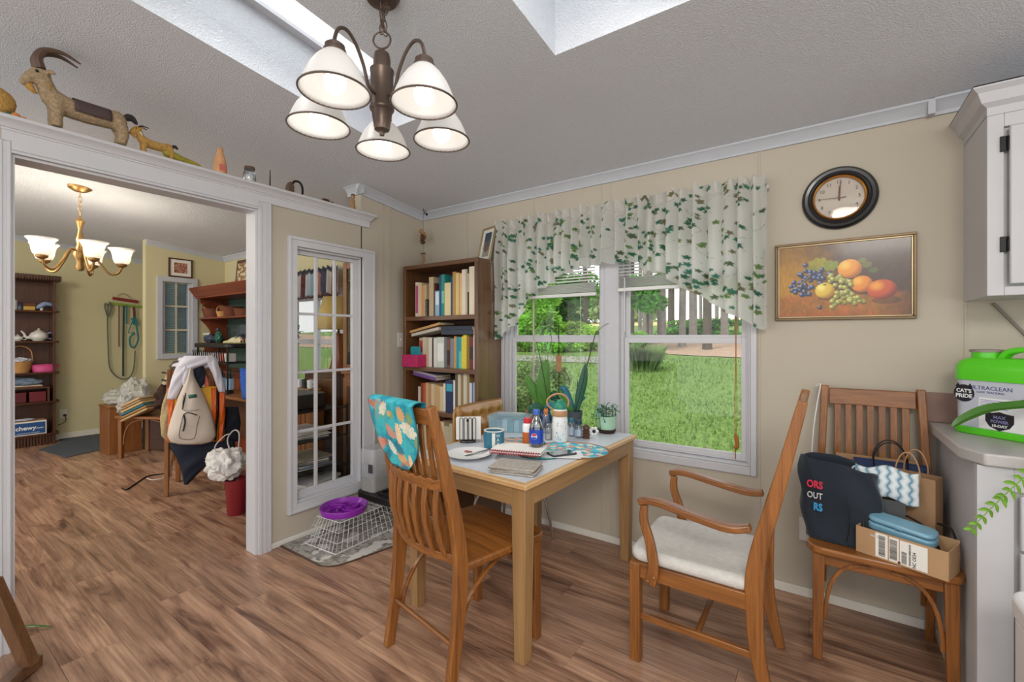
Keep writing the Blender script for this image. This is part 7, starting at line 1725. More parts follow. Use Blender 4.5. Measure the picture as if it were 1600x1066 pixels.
mt('leash_grey', '#5f6258', .8); mt('leash_teal', '#1f6f78', .7); mt('leash_dark', '#2c4038', .8); mt('leash_maroon', '#5c3038', .8)
def leash(label, pts, mat, w_=.018, X=-7.985): 
    o = T('dog_leash', label, 'leash', (0,0,0), 0, 'dog leashes on the wall rack'); MB().strip(curve([lx_(u, v, X) for u, v in pts], 5), w_, .004, side=(0,1,0)).build('strap', mat, o)
    return o
def leash_t(label, pts, mat, r_=.008, X=-7.985):
    o = T('dog_leash', label, 'leash', (0,0,0), 0, 'dog leashes on the wall rack'); MB().tube(curve([lx_(u, v, X) for u, v in pts], 5), r_, 6).build('strap', mat, o); return o
l_ = leash_t('long grey leash looping from the left end of the rack down to the bags', [(169,478),(168,500),(169,540),(171,572),(178,585),(190,592),(202,590),(209,575),(211,548)], 'leash_grey')
MB().tube(curve([lx_(169,478,-7.985),lx_(165,474,-7.985),(lx_(164,480,-7.985)),lx_(168,494,-7.985),lx_(170,494,-7.985),lx_(174,480,-7.985),lx_(170,472,-7.985)], 4), .009, 6).build('hand_loop', 'leash_grey', l_)
leash('thin brown leash second from the left on the rack', [(186,478),(186,500),(186,542)], 'leash_maroon', .012)
leash('long teal-green leash hanging straight down the middle of the rack', [(193.5,478),(193,520),(192.5,560),(192.5,588)], 'leash_dark', .022)
leash('short dark teal leash right of the long green one', [(198,478),(198,506)], 'leash_teal', .018)
hn = T('dog_harness', 'teal dog harness with straps hanging at the right of the rack', 'harness', (0,0,0)); XH = -7.97
MB().strip(curve([lx_(209,480,XH),lx_(210,490,XH),lx_(210,500,XH)], 4), .03, .004, side=(0,1,0)).build('loop_strap', 'leash_maroon', hn)
MB().tube(curve([lx_(211,494,XH),lx_(206,505,XH),lx_(201,520,XH),lx_(210,520,XH),lx_(203,528,XH),lx_(204,540,XH),lx_(210,543,XH),lx_(216,530,XH),lx_(214,515,XH),lx_(212,500,XH)], 5), .011, 6, flat=.5).build('harness_strap', 'leash_teal', hn)
MB().strip([lx_(209,497,XH),lx_(212,508,XH)], .06, .012, side=(0,1,0)).build('chest_pad', 'leash_teal', hn, bev=.003)
# dark floor mat
mt('mat_grey', '#4a5058', .95, var=.15, scale=60, bump=.4)
tag(MB().prism([(-7.74,1.37),(-7.46,1.14),(-6.74,1.235),(-6.86,1.50),(-6.88,2.3),(-8.0,2.3),(-8.0,1.40)], .0005, .009).build('door_mat', 'mat_grey', bev=.002), 'dark grey mat on the floor along the far wall', 'mat')
# wooden cabinet and bench
cb2 = T('small_cabinet', 'small plain brown cabinet beside the bench under the leashes', 'cabinet', (-6.66, 1.67, 0)); MB().box(-.18,.18,-.14,.15,0,.52).build('body', 'oak', cb2, bev=.003); MB().box(-.19,.19,-.15,.155,.521,.54).build('top', 'oak', cb2, bev=.003)
bnF = Vector((.47,-.88,0)); rzb = math.atan2(-bnF.x, bnF.y)
bh = T('wooden_bench', 'oak seat with bentwood brackets loaded with folded fabric and bags', 'bench', (-6.13+.0, 1.80, 0), rzb)
MB().prism(rrect(.72,.42,.04,4,-.12), .437, .466).build('seat', 'oak', bh, bev=.006)
for x in (-.44,.19):
    for y in (-.16,.16): MB().strip([(x,y,.437),(x,y,0)], [.045,.036], [.045,.036]).build('leg', 'oak', bh, bev=.003)
for s_, x in ((1,-.41),(-1,.16)):
    MB().strip(arc((x,.16,.15),(x,.16,.42),(x+s_*.24,.16,.425), 12), .016, .014, side=(0,1,0)).build('bracket', 'oak', bh, bev=.002)
MB().box(-.43,.18,-.17,-.15,.02,.43).build('back_board', 'walnut', bh)
sheer('clear_plastic', '#c9cac6', .5, .2)
crumple('plastic_bag', 'clear crumpled plastic bag at the left above the small cabinet', 'bag', (-6.70,1.66,.541), (.15,.12,.085), 'clear_plastic', 11, .35)
crumple('plastic_bag', 'large clear plastic bag bulging behind the folded fabric', 'bag', (-6.42,1.74,.541), (.16,.11,.15), 'clear_plastic', 12, .4)
crumple('plastic_bag', 'clear plastic bag drooping over the left end of the bench', 'bag', (-6.27,1.62,.467), (.07,.07,.11), 'clear_plastic', 13, .4)
fs_ = T('folded_fabric', 'stack of folded tan and teal fabric leaning on the bench', 'fabric', (-6.02,1.70,.49), rzb+PI); fs_.rotation_euler = (0, -.42, rzb+PI)
for i, (c_, t_) in enumerate((('#b8996c',.03),('#9a7a50',.022),('#2f6a7a',.030),('#c2a678',.028),('#a58760',.025),('#bfa27a',.03))):
    MB().cbox((.0+.01*(i%2),0,.0+.028*i),(.34-.02*i,.22,.024)).build('folded_piece', bookm(c_), fs_, bev=.010, seg=3)
mt('fur_brown', '#3a2620', 1, var=.5, scale=80, bump=1, bscale=120)
crumple('fur_bundle', 'dark brown fuzzy bundle between the folded fabric and the plaid bag', 'bundle', (-5.70,1.83,.53), (.13,.10,.14), 'fur_brown', 14, .5)
mt('bag_beige', '#b5a98c', .8, var=.1, bump=.3)
o = crumple('canvas_bag', 'beige canvas bag with black straps standing on the bench', 'bag', (-5.83,1.93,.62), (.15,.10,.17), 'bag_beige', 15, .2)
for z in (.10,.22,.30): MB().tube(curve([(-.16,-.05,z),(0,-.115,z+.01),(.15,-.06,z)], 5), .008, 6).build('strap', 'black', o)
mt('fur_grey', '#5a4c42', 1, var=.4, scale=60, bump=.8); crumple('fur_hat', 'grey-brown fur hat on top of the beige bag', 'hat', (-5.75,1.97,.93), (.14,.10,.07), 'fur_grey', 16, .3)
# ---- chair with bags ----
B0 = Vector((-4.32, 1.57, 0)); fdir = Vector((-.88, .47, 0)); rzc = math.atan2(-fdir.x, fdir.y)
ch3 = T('dining_chair', 'oak chair in the next room almost hidden by the bags hung on its back', 'chair', tuple(B0+fdir*.27), rzc)
oak_chair(ch3, style='plain', H=1.05, dep=.44, wr=.39, wf=.44, lean=.06)
XL = Vector((math.cos(rzc), math.sin(rzc), 0)); NL = Vector((-fdir.x, -fdir.y, 0))
def lp(u, v, off=.04):
    """pixel -> local (x, y, z) on the plane of the chair's back, off metres in front of it"""
    P0_ = B0+NL*off; r_ = Vector((ray(u, v)[0], ray(u, v)[1], 0)); t = (P0_.dot(NL))/(r_.dot(NL)); q = r_*t-B0
    return (q.dot(XL), -off, CH+ray(u, v)[2]*t)
def sheetbag(name, label, cat, outline, off, bulge, mat, nu=24, nv=24, holder=None, pname='body'):
    """outline: list of (v, u_left, u_right) rows in pixels, top first"""
    o = holder or T(name, label, cat, tuple(B0), rzc)
    def f(a, t):
        k_ = t*(len(outline)-1); i = min(int(k_), len(outline)-2); q = k_-i; v = lerp(outline[i][0], outline[i+1][0], q); ul = lerp(outline[i][1], outline[i+1][1], q); ur = lerp(outline[i][2], outline[i+1][2], q)
        x, y, z = lp(lerp(ul, ur, a), v, off); b2 = math.sqrt(max(0, 1-(2*a-1)**2))*math.sqrt(max(0, math.sin(PI*min(.98, max(.02, t*.9+.08)))))
        return (x, y-bulge*b2+.006*math.sin(a*9+t*13)*b2, z)
    def g(a, t): p = f(a, t); return (p[0], -off+.012, p[2])
    MB().sheet(f, nu, nv).sheet(g, nu, nv).build(pname, mat, o, solid=.002)
    return o
mt('sling_cream', '#cfc2b4', .85, var=.05, bump=.3, bscale=90); mt('tote_yellow', '#d9a21c', .6, var=.1); mt('tote_orange', '#d8601c', .5, var=.1); mt('plaid', '#a8946c', .85, var=.25, scale=70); mt('coat_navy', '#141b2c', .85, var=.3, bump=.4, bscale=20); mt('robe_white', '#d6d3dc', .9, var=.05, bump=.4, bscale=60); mt('salmon', '#d8705a', .7)
o = sheetbag('plaid_bag', 'tan plaid bag hanging at the left of the chair full of bags', 'bag', [(608,262,272),(630,254,272),(655,250,272),(680,252,275),(692,262,285)], .045, .05, 'plaid')
o = sheetbag('colour_tote', 'yellow and orange tote bag hanging behind the cream sling pack', 'bag', [(604,266,343),(640,265,343),(670,264,342),(690,264,340)], .075, .03, 'tote_yellow')
for (u0, u1), m_ in (((262,273),'tote_orange'),((330,341),'tote_orange'),((342,352),'tote_orange')): sheetbag('', '', '', [(606,u0,u1),(650,u0,u1),(690,u0-1,u1-4)], .088, .02, m_, 6, 12, holder=o, pname='side_panel')
sheetbag('', '', '', [(604,338,343),(650,337,341),(688,334,338)], .094, .02, 'black', 4, 10, holder=o, pname='black_strap')
sl2 = sheetbag('sling_backpack', 'cream canvas sling backpack with black zips on the crowded chair', 'bag', [(575,296,302),(588,293,304),(600,288,310),(620,279,320),(645,270,331),(665,264,336),(680,261,338),(690,266,332),(694,278,316)], .115, .085, 'sling_cream', 36, 30)
def onsling(pts, r_, m_, nm): MB().tube(curve([(lambda p: (p[0], p[1], p[2]))(lp(u, v, of)) for u, v, of in pts], 5), r_, 6).build(nm, m_, sl2)
onsling([(294,602,.17),(289,620,.19),(285,640,.20)], .005, 'black', 'zip'); onsling([(287,648,.205),(294,645,.21),(308,649,.21)], .004, 'black', 'zip'); onsling([(287,648,.205),(289,660,.21),(286,674,.205)], .006, 'black', 'zip')
onsling([(286,650,.203),(280,678,.195),(284,686,.19),(303,685,.198),(308,665,.21),(312,650,.21)], .0025, 'leash_grey', 'pocket_seam'); onsling([(287,618,.198),(286,640,.205),(300,642,.21),(311,640,.205)], .002, 'leash_grey', 'pocket_seam')
M_ = [lp(294,617,.200), lp(307,616,.203), lp(308,621,.205), lp(295,623,.202)]; MB().add(M_, [(0,1,2,3)]).build('green_patch', bookm('#1f5a4c'), sl2, solid=.003)
onsling([(298,592,.12),(300,577,.11),(303,568,.08),(310,566,.06),(316,580,.09),(317,605,.10)], .012, 'sling_cream', 'carry_strap')
ov = sheetbag('navy_hat', 'dark navy rounded hat hanging behind the sling pack strap', 'hat', [(567,304,312),(573,301,318),(585,300,321),(598,302,320),(606,307,317)], .10, .03, 'coat_navy')
rb_ = T('white_robe', 'white robe draped over the top of the crowded chair', 'robe', tuple(B0), rzc)
sheetbag('', '', '', [(556,288,334),(564,282,338),(576,274,304),(592,268,292),(608,264,284),(624,261,275)], .105, .05, 'robe_white', 26, 24, holder=rb_, pname='left_fold')
sheetbag('', '', '', [(556,314,334),(566,322,340),(584,332,346),(600,337,350),(613,342,352)], .100, .045, 'robe_white', 20, 20, holder=rb_, pname='right_fold')
sheetbag('', '', '', [(572,287,294),(582,284,297),(596,284,297),(607,287,295)], .135, .03, 'robe_white', 12, 14, holder=rb_, pname='hanging_sleeve')
q_ = lp(302, 566, .02)
def cf_(a, t):
    q = a*2*PI; p = (t-.5)*PI; d = Vector((math.cos(p)*math.cos(q), math.cos(p)*math.sin(q), math.sin(p))); r_ = 1+.35*mnoise.noise(d*2.1+Vector((4,2,1)))+.2*abs(mnoise.noise(d*5))
    return (q_[0]+.03+d.x*.14*r_, q_[1]+d.y*.075*r_, q_[2]-.01+d.z*.055*r_)
MB().sheet(cf_, 48, 24).build('gathered_top', 'robe_white', rb_)
st_ = sheetbag('salmon_scarf', 'salmon scarf end beside the navy cap', 'scarf', [(585,318,322),(595,317,326),(606,317,328)], .075, .02, 'salmon', 8, 8)
ct_ = sheetbag('navy_coat', 'dark navy coat hanging off the chair down towards the floor', 'coat', [(688,262,366),(698,264,368),(712,274,350),(728,281,322),(742,285,308),(757,288,294)], -.03, .05, 'coat_navy', 40, 24)
sheetbag('', '', '', [(636,352,372),(660,350,376),(690,340,372)], -.05, .03, 'coat_navy', 12, 12, holder=ct_, pname='sleeve')
# ---- desk, riser and things on it ----
dk = T('desk', 'brown wooden desk behind the crowded chair', 'desk', (-4.65, 2.15, 0)); DX = .92
MB().box(-DX,DX,-.19,.085,.722,.75).build('desktop', 'oak', dk, bev=.004)
for x in (-DX+.05,DX-.05):
    for y in (-.15,.05): MB().box(x-.025,x+.025,y-.025,y+.025,0,.722).build('leg', 'oak_dark', dk, bev=.002)
MB().box(-DX+.075,DX-.075,.06,.072,.3,.722).build('modesty_panel', 'walnut', dk)
tr_ = T('black_rack', 'black two-tier rack with a basket of small items on the desk', 'rack', (-5.10, 2.105, .751))
MB().prism(rrect(.80,.26,.06,5), .455, .50).build('top_tray', 'black', tr_, bev=.01)
for x in (-.34,.34):
    for y in (-.10,.10): MB().tube([(x,y,0),(x,y,.455)], .010, 8).build('post', 'black_metal', tr_)
MB().box(-.36,.36,-.12,.12,.30,.312).build('shelf', 'black', tr_)
for i in range(15):
    x = -.35+.05*i; MB().tube([(x,-.13,.312),(x,-.145,.43)], .005, 6).build('wire', 'black_metal', tr_)
for i, c_ in enumerate(['#b8b4b0','#9c9aa0','#a8a0a0','#c8c4c8','#8f8890','#b4584c','#c4beb8']): MB().cbox((-.30+.1*i,-.06,.36),(.075,.08,.085), ).build('packet', bookm(c_), tr_, bev=.006)
for i, x in enumerate((.08,.26)):
    o = T('spray_bottle', 'black bottle with pale blue label on the desk, %s' % ('left of the pair' if i == 0 else 'right of the pair'), 'bottle', (-5.10+x, 2.06, .751)); MB().lathe([(0,0),(.032,0),(.034,.006),(.034,.17),(.014,.21),(.014,.235),(0,.24)], 14).build('body', 'black', o); MB().lathe([(.0346,.04),(.0346,.15)], 14, caps=False).build('label', bookm('#9fc0dc'), o)
mt('bin_blue', '#1f5ec4', .5, var=.15, bump=.2)
o = T('blue_bin', 'bright blue soft bin with folds on the desk', 'bin', (-4.20,2.07,.751), .3); mb = MB(); n_ = 36
def bf(a, t): q = a*2*PI; ex = .5; c, s_ = math.cos(q), math.sin(q); k_ = 1+.06*math.sin(q*5+t*4); return (.20*math.copysign(abs(c)**ex, c)*k_*(.9+.12*t), .10*math.copysign(abs(s_)**ex, s_)*k_*(.9+.12*t), .27*t)
mb.sheet(bf, n_, 12).build('body', 'bin_blue', o, solid=.004); MB().tube([bf(i/36, 1) for i in range(36)], .008, 6, closed=True).build('rim', 'bin_blue', o); crumple('blue_cloth', 'blue patterned cloth stuffed in the blue bin', 'cloth', (-4.24,2.07,.88), (.13,.06,.08), 'china_dark', 19, .3)
for i, (c_, z, w_, h, lab) in enumerate((('#4a9fc0',.751,.15,.085,'teal blue box at the right front of the desk'),('#8d8a98',.837,.155,.075,'grey-mauve box stacked on the teal box'))):
    o = T('small_box', lab, 'box', (-3.86,2.035,z)); MB().cbox((0,0,h/2),(w_,.12,h)).build('carton', bookm(c_), o, bev=.003); MB().box(-w_/2-.001,w_/2+.001,-.0605,-.0598,h*.45,h*.55).build('stripe', 'paper', o)
o = T('paper_pad', 'yellowish paper pad at the front edge of the desk', 'paper', (-4.07,1.995,.751)); MB().cbox((0,0,.006),(.22,.05,.012)).build('sheets', bookm('#d9cf9a'), o)
# ---- hutch ----
hx0, hx1 = -6.38, -4.92; hu = T('hutch', 'dark cherry hutch with scalloped sides and open shelves in the next room', 'hutch', (hx0, 2.36, 0)); HWd = hx1-hx0
mt('hutch_green', '#3c5248', .7, var=.1)
scal = [(0.02,.92),(.34,.92),(.34,1.79),(.0,1.79),(.01,1.74),(.05,1.70),(.10,1.66),(.115,1.62),(.10,1.585),(.05,1.56),(.0,1.545),(.02,1.52),(.07,1.47),(.115,1.40),(.13,1.33),(.11,1.27),(.06,1.235)]
for x in (0, HWd-.022): MB().prism(scal[:], x, x+.022, 'yz').build('side_panel', 'cherry', hu, bev=.002)
MB().box(.022,HWd-.022,.325,.336,.92,1.79).build('back_panel', 'hutch_green', hu)
MB().box(-.03,HWd+.03,-.03,.34,1.79,1.815).prism([(-.03,1.815),(.34,1.815),(.34,1.92),(-.09,1.92),(-.085,1.90),(-.05,1.85)], -.06, HWd+.06, 'yz').build('cornice', 'cherry', hu, bev=.003)
for z in (1.245,1.555): MB().box(.0,HWd,.0,.33,z-.020,z).build('shelf', 'cherry', hu, bev=.003)
MB().box(0,HWd,-.0,.34,.02,.90).build('base_cabinet', 'cherry', hu, bev=.004); MB().box(-.02,HWd+.02,-.015,.34,.901,.92).build('counter', 'cherry', hu, bev=.003)
for i in range(3): d_ = MB().box(.04+.47*i,.46+.47*i,-.018,-.001,.08,.86).build('door', 'cherry', hu, bev=.003); MB().ball((.42+.47*i,-.03,.5),.012,8).build('knob', 'brass', d_)
def hs(u, y=2.50): return gy(u, 500, y).x
basket('wicker_basket', 'dark brown handled basket at the left of the hutch upper shelf', (hs(333), 2.50, 1.556), .09, .12, .11, 'basket_dark', .10)
basket('wicker_basket', 'small light tan handled basket in front on the hutch upper shelf', (hs(347,2.42), 2.42, 1.556), .045, .058, .06, 'basket_tan', .07)
basket('wicker_basket', 'reddish brown basket in the middle of the hutch upper shelf', (hs(359), 2.52, 1.556), .10, .13, .12, 'basket_dark', 0)
basket('wicker_bowl', 'low dark basket bowl at the right of the hutch upper shelf', (hs(384,2.46), 2.46, 1.556), .10, .12, .075, 'basket_dark', 0, 'bowl')
o = crumple('blue_planter', 'blue glazed planter with white flowers at the left of the lower hutch shelf', 'planter', (hs(331,2.46), 2.46, 1.246), (.11,.08,.055), 'china_dark', 23, .2)
for i in range(6): MB().ball((-.08+.032*i,-.06,.10+.012*(i%2)), .012, 8).build('flower', 'china_white', o)
o = crumple('green_figurine', 'green and blue bird figurine beside the blue planter', 'figurine', (hs(342,2.44), 2.44, 1.246), (.045,.04,.07), 'leaf_dark', 24, .3); MB().ball((0,-.01,.16), .022, 10).build('head', 'china_dark', o)
o = T('glass_case', 'clear glass case in the middle of the lower hutch shelf', 'case', (hs(371,2.55), 2.56, 1.246)); MB().cbox((0,0,.11),(.30,.14,.22)).build('case', 'glass_dark', o); MB().ball((-.05,0,.05),.03,8).ball((.05,0,.05),.03,8).build('white_birds', 'china_white', o)
for i, (dx, ang) in enumerate(((0,.15),(.11,-.1))):
    o = T('slipper', ('cream patterned slipper lying on the black rack, left one' if i == 0 else 'cream patterned slipper lying on the black rack, right one'), 'slipper', (-5.02+dx*1.3, 2.15, 1.2515), ang)
    MB().sheet(lambda a, t: (lerp(-.11,.10,a), .035*math.sin(PI*min(1,a*.9+.08))**.5*math.cos(PI*t), .006+.065*math.sin(PI*t)*(.35+.65*sm(.3,.8,a))*math.sin(PI*min(1,.1+a*.88))**.4), 20, 12).build('upper', bookm('#c9bf98'), o, solid=.003); MB().prism([(p[0]*1.0,p[1]) for p in rrect(.22,.075,.034,5)], 0, .008).build('sole', bookm('#a59a6c'), o)
for c_, u, lab in (('#b4504c',380,'short red candle at the right of the lower hutch shelf'),('#7fc49a',388,'mint green candle at the right end of the lower hutch shelf')):
    o = T('candle', lab, 'candle', (hs(u,2.42), 2.42, 1.246)); MB().lathe([(0,0),(.03,0),(.03,.055),(.026,.056),(0,.05)], 14).build('wax', bookm(c_), o)
# picture leaning on the hutch
def flor(a, t):
    n1 = fbm(a*9, t*9, 2); c = lin('#cfc4a4'); return mixc(lin('#6a4a30'), lin('#8d6a44'), abs(n1)*3) if n1+.25*(1-t) > .06 else c
o = T('picture_frame', 'large brown floral picture leaning on top of the hutch', 'picture', (-5.65, 2.58, 1.921)); o.rotation_euler.x = -.10
MB().box(-.27,.27,-.01,.01,.30,.335).box(-.27,.27,-.01,.01,0,.012).box(-.27,-.255,-.01,.01,.012,.30).box(.255,.27,-.01,.01,.012,.30).build('frame', 'walnut', o, bev=.002)
MB().sheet(lambda a, t: (-.255+.51*a, -.004, .30-.288*t), 60, 40, flor).build('print', 'print', o, fixn=False)
# small picture on the thin wall
o = T('picture_frame', 'small square picture in a brown frame above the blue window', 'picture', (JX, 2.205, 2.165))
for nm, m_, a, b_, y1_ in (('frame','walnut',.125,.108,.018),('mat_border','paper',.108,.068,.010),('inner_frame','gold',.068,.063,.012)):
    ay = a*1.0; by_ = b_*1.0; mb = MB(); k_ = .92
    mb.box(.001,y1_,-a,a,b_*k_,a*k_).box(.001,y1_,-a,a,-a*k_,-b_*k_).box(.001,y1_,-a,-b_,-b_*k_,b_*k_).box(.001,y1_,b_,a,-b_*k_,b_*k_).build(nm, m_, o)
def redp(a, t): n1 = fbm(a*7, t*7, 6); return mixc(lin('#8a3a30'), lin('#b89a80'), sm(-.2,.25,n1))
MB().sheet(lambda a, t: (.006, -.064+.128*a, .058-.116*t), 24, 24, redp).build('print', 'print', o, fixn=False)
# ---- red can, bag and black rack by the opening ----
cn = T('red_bin', 'small dark red bin with a white plastic bag on it just beyond the opening', 'bin', (-3.575, 1.565, 0)); mt('red_plastic', '#842028', .45)
MB().lathe([(0,0),(.055,0),(.058,.004),(.074,.25),(.078,.262),(.074,.264),(.068,.25),(.052,.008),(0,.008)], 28).build('body', 'red_plastic', cn)
mt('bag_white', '#dcd8d4', .45, var=.06, trans=0, bump=.3, bscale=18)
pb_ = crumple('white_plastic_bag', 'crumpled white plastic bag spilling over the red bin', 'bag', (-3.64,1.52,.262), (.14,.12,.115), 'bag_white', 31, .30, 0, 34)
MB().tube(curve([(.06,.02,.18),(.03,0,.29),(.06,.03,.36),(.10,.05,.34),(.09,.05,.22)], 5), .007, 8, flat=.5).tube(curve([(.0,-.04,.16),(-.03,-.06,.24),(.02,-.02,.32),(.06,0,.34)], 5), .006, 8, flat=.5).build('handle', 'bag_white', pb_)
rk = T('wire_shelf_rack', 'black wire shelf rack standing behind the glass panel', 'rack', (0,0,0)); RX0, RX1, RY0, RY1 = -3.50, -3.02, 1.66, 2.12
for x in (RX0, RX1):
    for y in (RY0, RY1): MB().tube([(x,y,0),(x,y,.80)], .009, 8).build('post', 'black_metal', rk)
for z in (.10,.33,.56,.775):
    mb = MB().tube([(RX0,RY0,z),(RX1,RY0,z),(RX1,RY1,z),(RX0,RY1,z)], .006, 6, closed=True)
    mb.build('shelf_rim', 'black_metal', rk)
    MB().box(RX0,RX1,RY0,RY1,z-.002,z+.002).build('shelf_plate', 'black', rk)
for i in range(12):
    y = lerp(RY0, RY1, (i+.5)/12); MB().tube([(RX0,y,.10),(RX0,y,.775)], .003, 5).build('side_wire', 'black_metal', rk)
for i in range(20): z = .06+.036*i; MB().tube([(RX0-.004,RY0,z),(RX0-.004,RY0-.018,z),(RX0+.01,RY0-.02,z)], .0035, 5).build('notch', 'black_metal', rk)
pr2 = T('printer', 'black printer on top of the wire rack behind the glass', 'printer', (-3.30,1.88,.778)); MB().prism(rrect(.36,.28,.03,5), 0, .11).build('body', 'black', pr2, bev=.012, seg=3); MB().cbox((0,-.145,.03),(.30,.05,.008)).build('paper_tray', 'dark_grey', pr2); MB().cbox((.02,-.142,.075),(.10,.006,.03)).build('display', 'steel', pr2)
rr = random.Random(77)
def papers(name, lab, loc, n_, w_, d_, mats, th=.006):
    o = T(name, lab, 'papers', loc)
    for i in range(n_): MB().cbox((rr.uniform(-.02,.02), rr.uniform(-.02,.02), th*(i+.5)),(w_*rr.uniform(.8,1),d_*rr.uniform(.8,1),th*.9), Matrix.Rotation(rr.uniform(-.25,.25),4,'Z')).build('sheet', mats[i % len(mats)], o)
    return o
papers('paper_stack', 'pile of white papers on the second tier of the black rack', (-3.26,1.90,.563), 9, .34, .30, ['paper', bookm('#c8bfae'), 'white_plastic'])
papers('paper_stack', 'pile of blue and grey folders on the third tier of the black rack', (-3.26,1.90,.333), 12, .34, .32, [bookm('#8fa3c8'), 'paper', bookm('#5a5f66'), bookm('#b0a48c')])
o = papers('paper_stack', 'white patterned boxes and papers on the lowest tier of the rack', (-3.25,1.90,.103), 7, .40, .36, ['paper', 'white_plastic', 'offwhite'], .022)
o = T('paper_roll', 'white roll lying on the papers of the lowest tier', 'roll', (-3.30,1.80,.300)); MB().lathe([(0,-.06),(.035,-.06),(.035,.06),(0,.06)], 20, (0,0,0), Matrix.Rotation(PI/2,4,'X')).build('roll', 'white_gloss', o); o.location.z = .293
# riser with mugs behind the printer
rs = T('wooden_riser', 'small wooden riser with cups behind the printer', 'riser', (-3.52,2.14,0)); 
rs.location = (-3.58, 2.02, 0); 
ch4 = T('side_chest', 'dark wooden side chest holding the table lamp behind the glass panel', 'chest', (-3.62,2.47,0)); MB().box(-.24,.24,-.20,.20,0,.99).build('body', 'walnut', ch4, bev=.004); MB().box(-.25,.25,-.21,.205,.991,1.015).build('top', 'walnut', ch4, bev=.004)
for i in range(3): d_ = MB().box(-.22,.22,-.214,-.201,.05+.31*i,.33+.31*i).build('drawer', 'oak_dark', ch4, bev=.003); MB().ball((0,-.224,.19+.31*i),.012,8).build('knob', 'brass', d_)
MB().box(-.16,.16,-.05,.05,.0,.86).build('pedestal', 'oak', rs, bev=.003); MB().box(-.18,.10,-.06,.06,.861,.88).build('tray', 'pine', rs, bev=.003)
rs.location = (-3.60, 2.145, 0)
for i, x in enumerate((-.12,-.04,.04)):
    o = T('mug', 'white and black mug behind the printer, %s of three' % ['left','middle','right'][i], 'mug', (-3.60+x, 2.145, .881)); MB().lathe([(0,0),(.026,0),(.028,.07),(.025,.07),(.024,.006),(0,.006)], 16).build('body', 'white_gloss' if i != 1 else 'black', o); MB().tube(curve([(.027,0,.055),(.045,0,.05),(.045,0,.02),(.027,0,.015)], 4), .004, 6).build('handle', 'white_gloss', o)
lm_ = T('table_lamp', 'table lamp with a gold shade and tapered wooden body behind the glass', 'lamp', (-3.60,2.44,1.0155)); mt('lamp_shade', '#b59a55', .8, var=.05)
MB().lathe([(0,0),(.085,0),(.085,.012),(.078,.02),(.060,.10),(.045,.24),(.042,.31),(.046,.33),(.012,.335),(.010,.37),(0,.37)], 24).build('body', 'cherry', lm_)
MB().lathe([(.20,.37),(.13,.66)], 36, caps=False).build('lamp_shade', 'lamp_shade', lm_, solid=.002)
# china cabinet
cc_ = T('china_cabinet', 'oak china cabinet with glass doors in the corner behind the glass panel', 'cabinet', (-3.345, 2.32, 0)); CW, CD = .42, .37
MB().box(0,.02,0,CD,1.03,1.95).box(CW-.02,CW,0,CD,1.03,1.95).box(.02,CW-.02,CD-.01,CD,1.03,1.95).build('case', 'oak', cc_, bev=.002)
MB().box(0,CW,.0,CD,0,1.0).build('base', 'oak', cc_, bev=.003); MB().box(-.015,CW+.0,-.02,CD,1.001,1.03).build('waist', 'oak', cc_, bev=.004)
MB().box(0,CW,0,CD,1.951,1.965).prism([(0,1.965),(CD,1.965),(CD,2.02),(-.035,2.02),(-.03,2.0)], -.02, CW, 'yz').build('cornice', 'oak', cc_, bev=.003)
d_ = MB().box(.01,.06,-.018,-.001,1.035,1.945).box(CW-.06,CW-.01,-.018,-.001,1.035,1.945).box(.06,CW-.06,-.018,-.001,1.89,1.945).box(.06,CW-.06,-.018,-.001,1.035,1.085).build('door', 'oak', cc_, bev=.003); MB().box(.06,CW-.06,-.012,-.008,1.085,1.89).build('pane', 'glass_dark', d_)
d_ = MB().box(.01,.06,-.018,-.001,.08,.97).box(CW-.06,CW-.01,-.018,-.001,.08,.97).box(.06,CW-.06,-.018,-.001,.90,.97).box(.06,CW-.06,-.018,-.001,.08,.15).build('door', 'oak', cc_, bev=.003); MB().box(.06,CW-.06,-.012,-.006,.15,.90).build('panel', 'walnut', d_)
for z in (1.32,1.6): MB().box(.02,CW-.02,.01,CD-.01,z,z+.008).build('shelf', 'glass_dark', cc_)
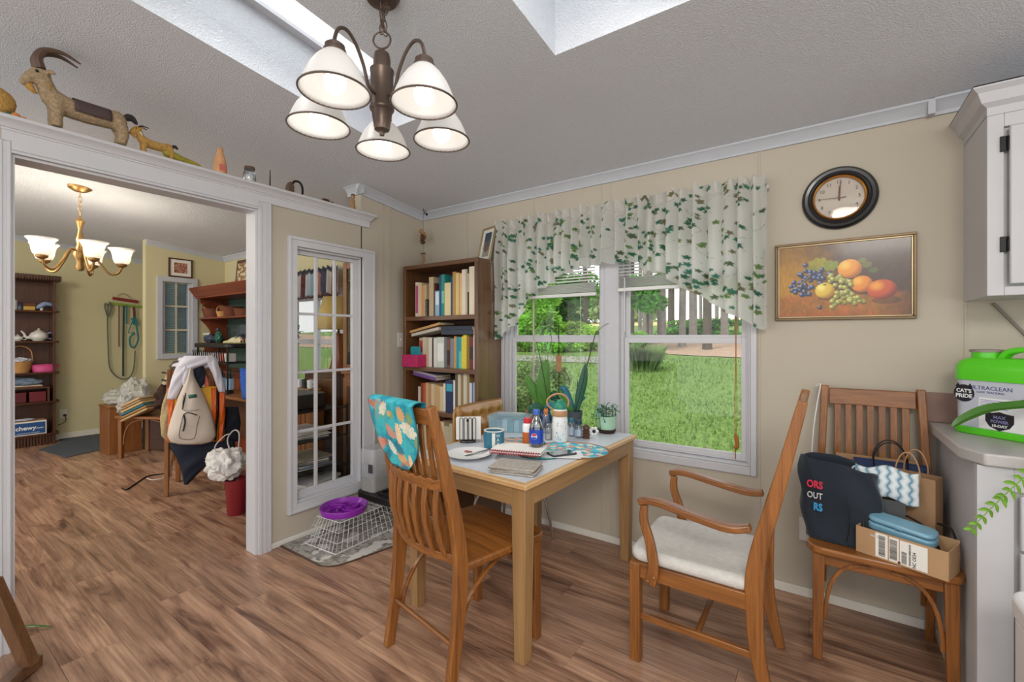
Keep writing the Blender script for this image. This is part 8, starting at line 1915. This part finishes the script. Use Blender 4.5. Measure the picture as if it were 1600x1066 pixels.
# valance of the far window
def strp(x):
    k_ = int(x*11) % 6; return [lin('#6a3038'), lin('#d0d4dc'), lin('#a9c3d4'), lin('#c08a80'), lin('#4a4a66'), lin('#d8d0c8')][k_]
paint('stripe_cloth', .9, trans=.4)
v2 = T('striped_valance', 'red, white and blue striped valance over the far window seen through the glass', 'valance', (0,0,0))
def v2f(a, t): x = lerp(-5.05,-3.86,a); fo = math.sin(a*2*PI*14+math.sin(a*9)*2); return (x, 2.615-.02*fo*(.4+t*.6), 2.02+.012*math.sin(a*90)-.30*t)
MB().sheet(v2f, 220, 16, lambda a, t: (lin('#3c3a4a') if t < .14 else lin('#5a2c34') if t > .9 else strp(a*1.2+.02*math.sin(t*3)))).build('cloth', 'stripe_cloth', v2, fixn=False)
MB().tube([(-5.06,2.64,1.985),(-3.85,2.64,1.985)], .008, 8).tube([(-3.85,2.64,1.985),(-3.85,2.703,1.985)], .006, 6).tube([(-5.06,2.64,1.985),(-5.06,2.703,1.985)], .006, 6).build('rod', 'trim_white', v2)
hp_ = T('hanging_plant', 'dark leafy plant at the far window seen in the left column of panes', 'plant', (-4.50,2.50,0)); rr = random.Random(6)
MB().tube([(0,0,1.50),(0,0,CZ(2.5))], .0025, 5).build('hanger', 'black_metal', hp_); MB().lathe([(0,1.34),(.06,1.34),(.08,1.44),(0,1.43)], 16).build('pot', 'pot_grey', hp_)
for i in range(26):
    a = rr.uniform(0, 6.28); q = Vector((math.cos(a)*rr.uniform(.05,.12), math.sin(a)*rr.uniform(.04,.09), 1.44+rr.uniform(-.22,.1))); e_ = q+Vector((math.cos(a)*.06, math.sin(a)*.04, rr.uniform(-.05,.03)))
    leafshape([q, (q+e_)/2+Z*.015, e_], .028, n_=4).build('leaf', 'leaf_dark', hp_, fixn=False)
# cord and scrap on the floor
o = T('floor_cord', 'black cord end lying on the floor of the next room', 'cord', (0,0,0)); MB().tube(curve([gz(191,763,.006), gz(198,765,.006), gz(215,754,.006), gz(232,744,.006), gz(259,740,.006)], 5), .006, 6).build('cord', 'black', o)
o = T('white_strip', 'thin white strip lying beside the black cord on the floor', 'strip', (0,0,0)); MB().tube(curve([gz(229,747,.004), gz(240,750,.004), gz(258,746,.004)], 5), .003, 6).build('strip', 'paper', o)
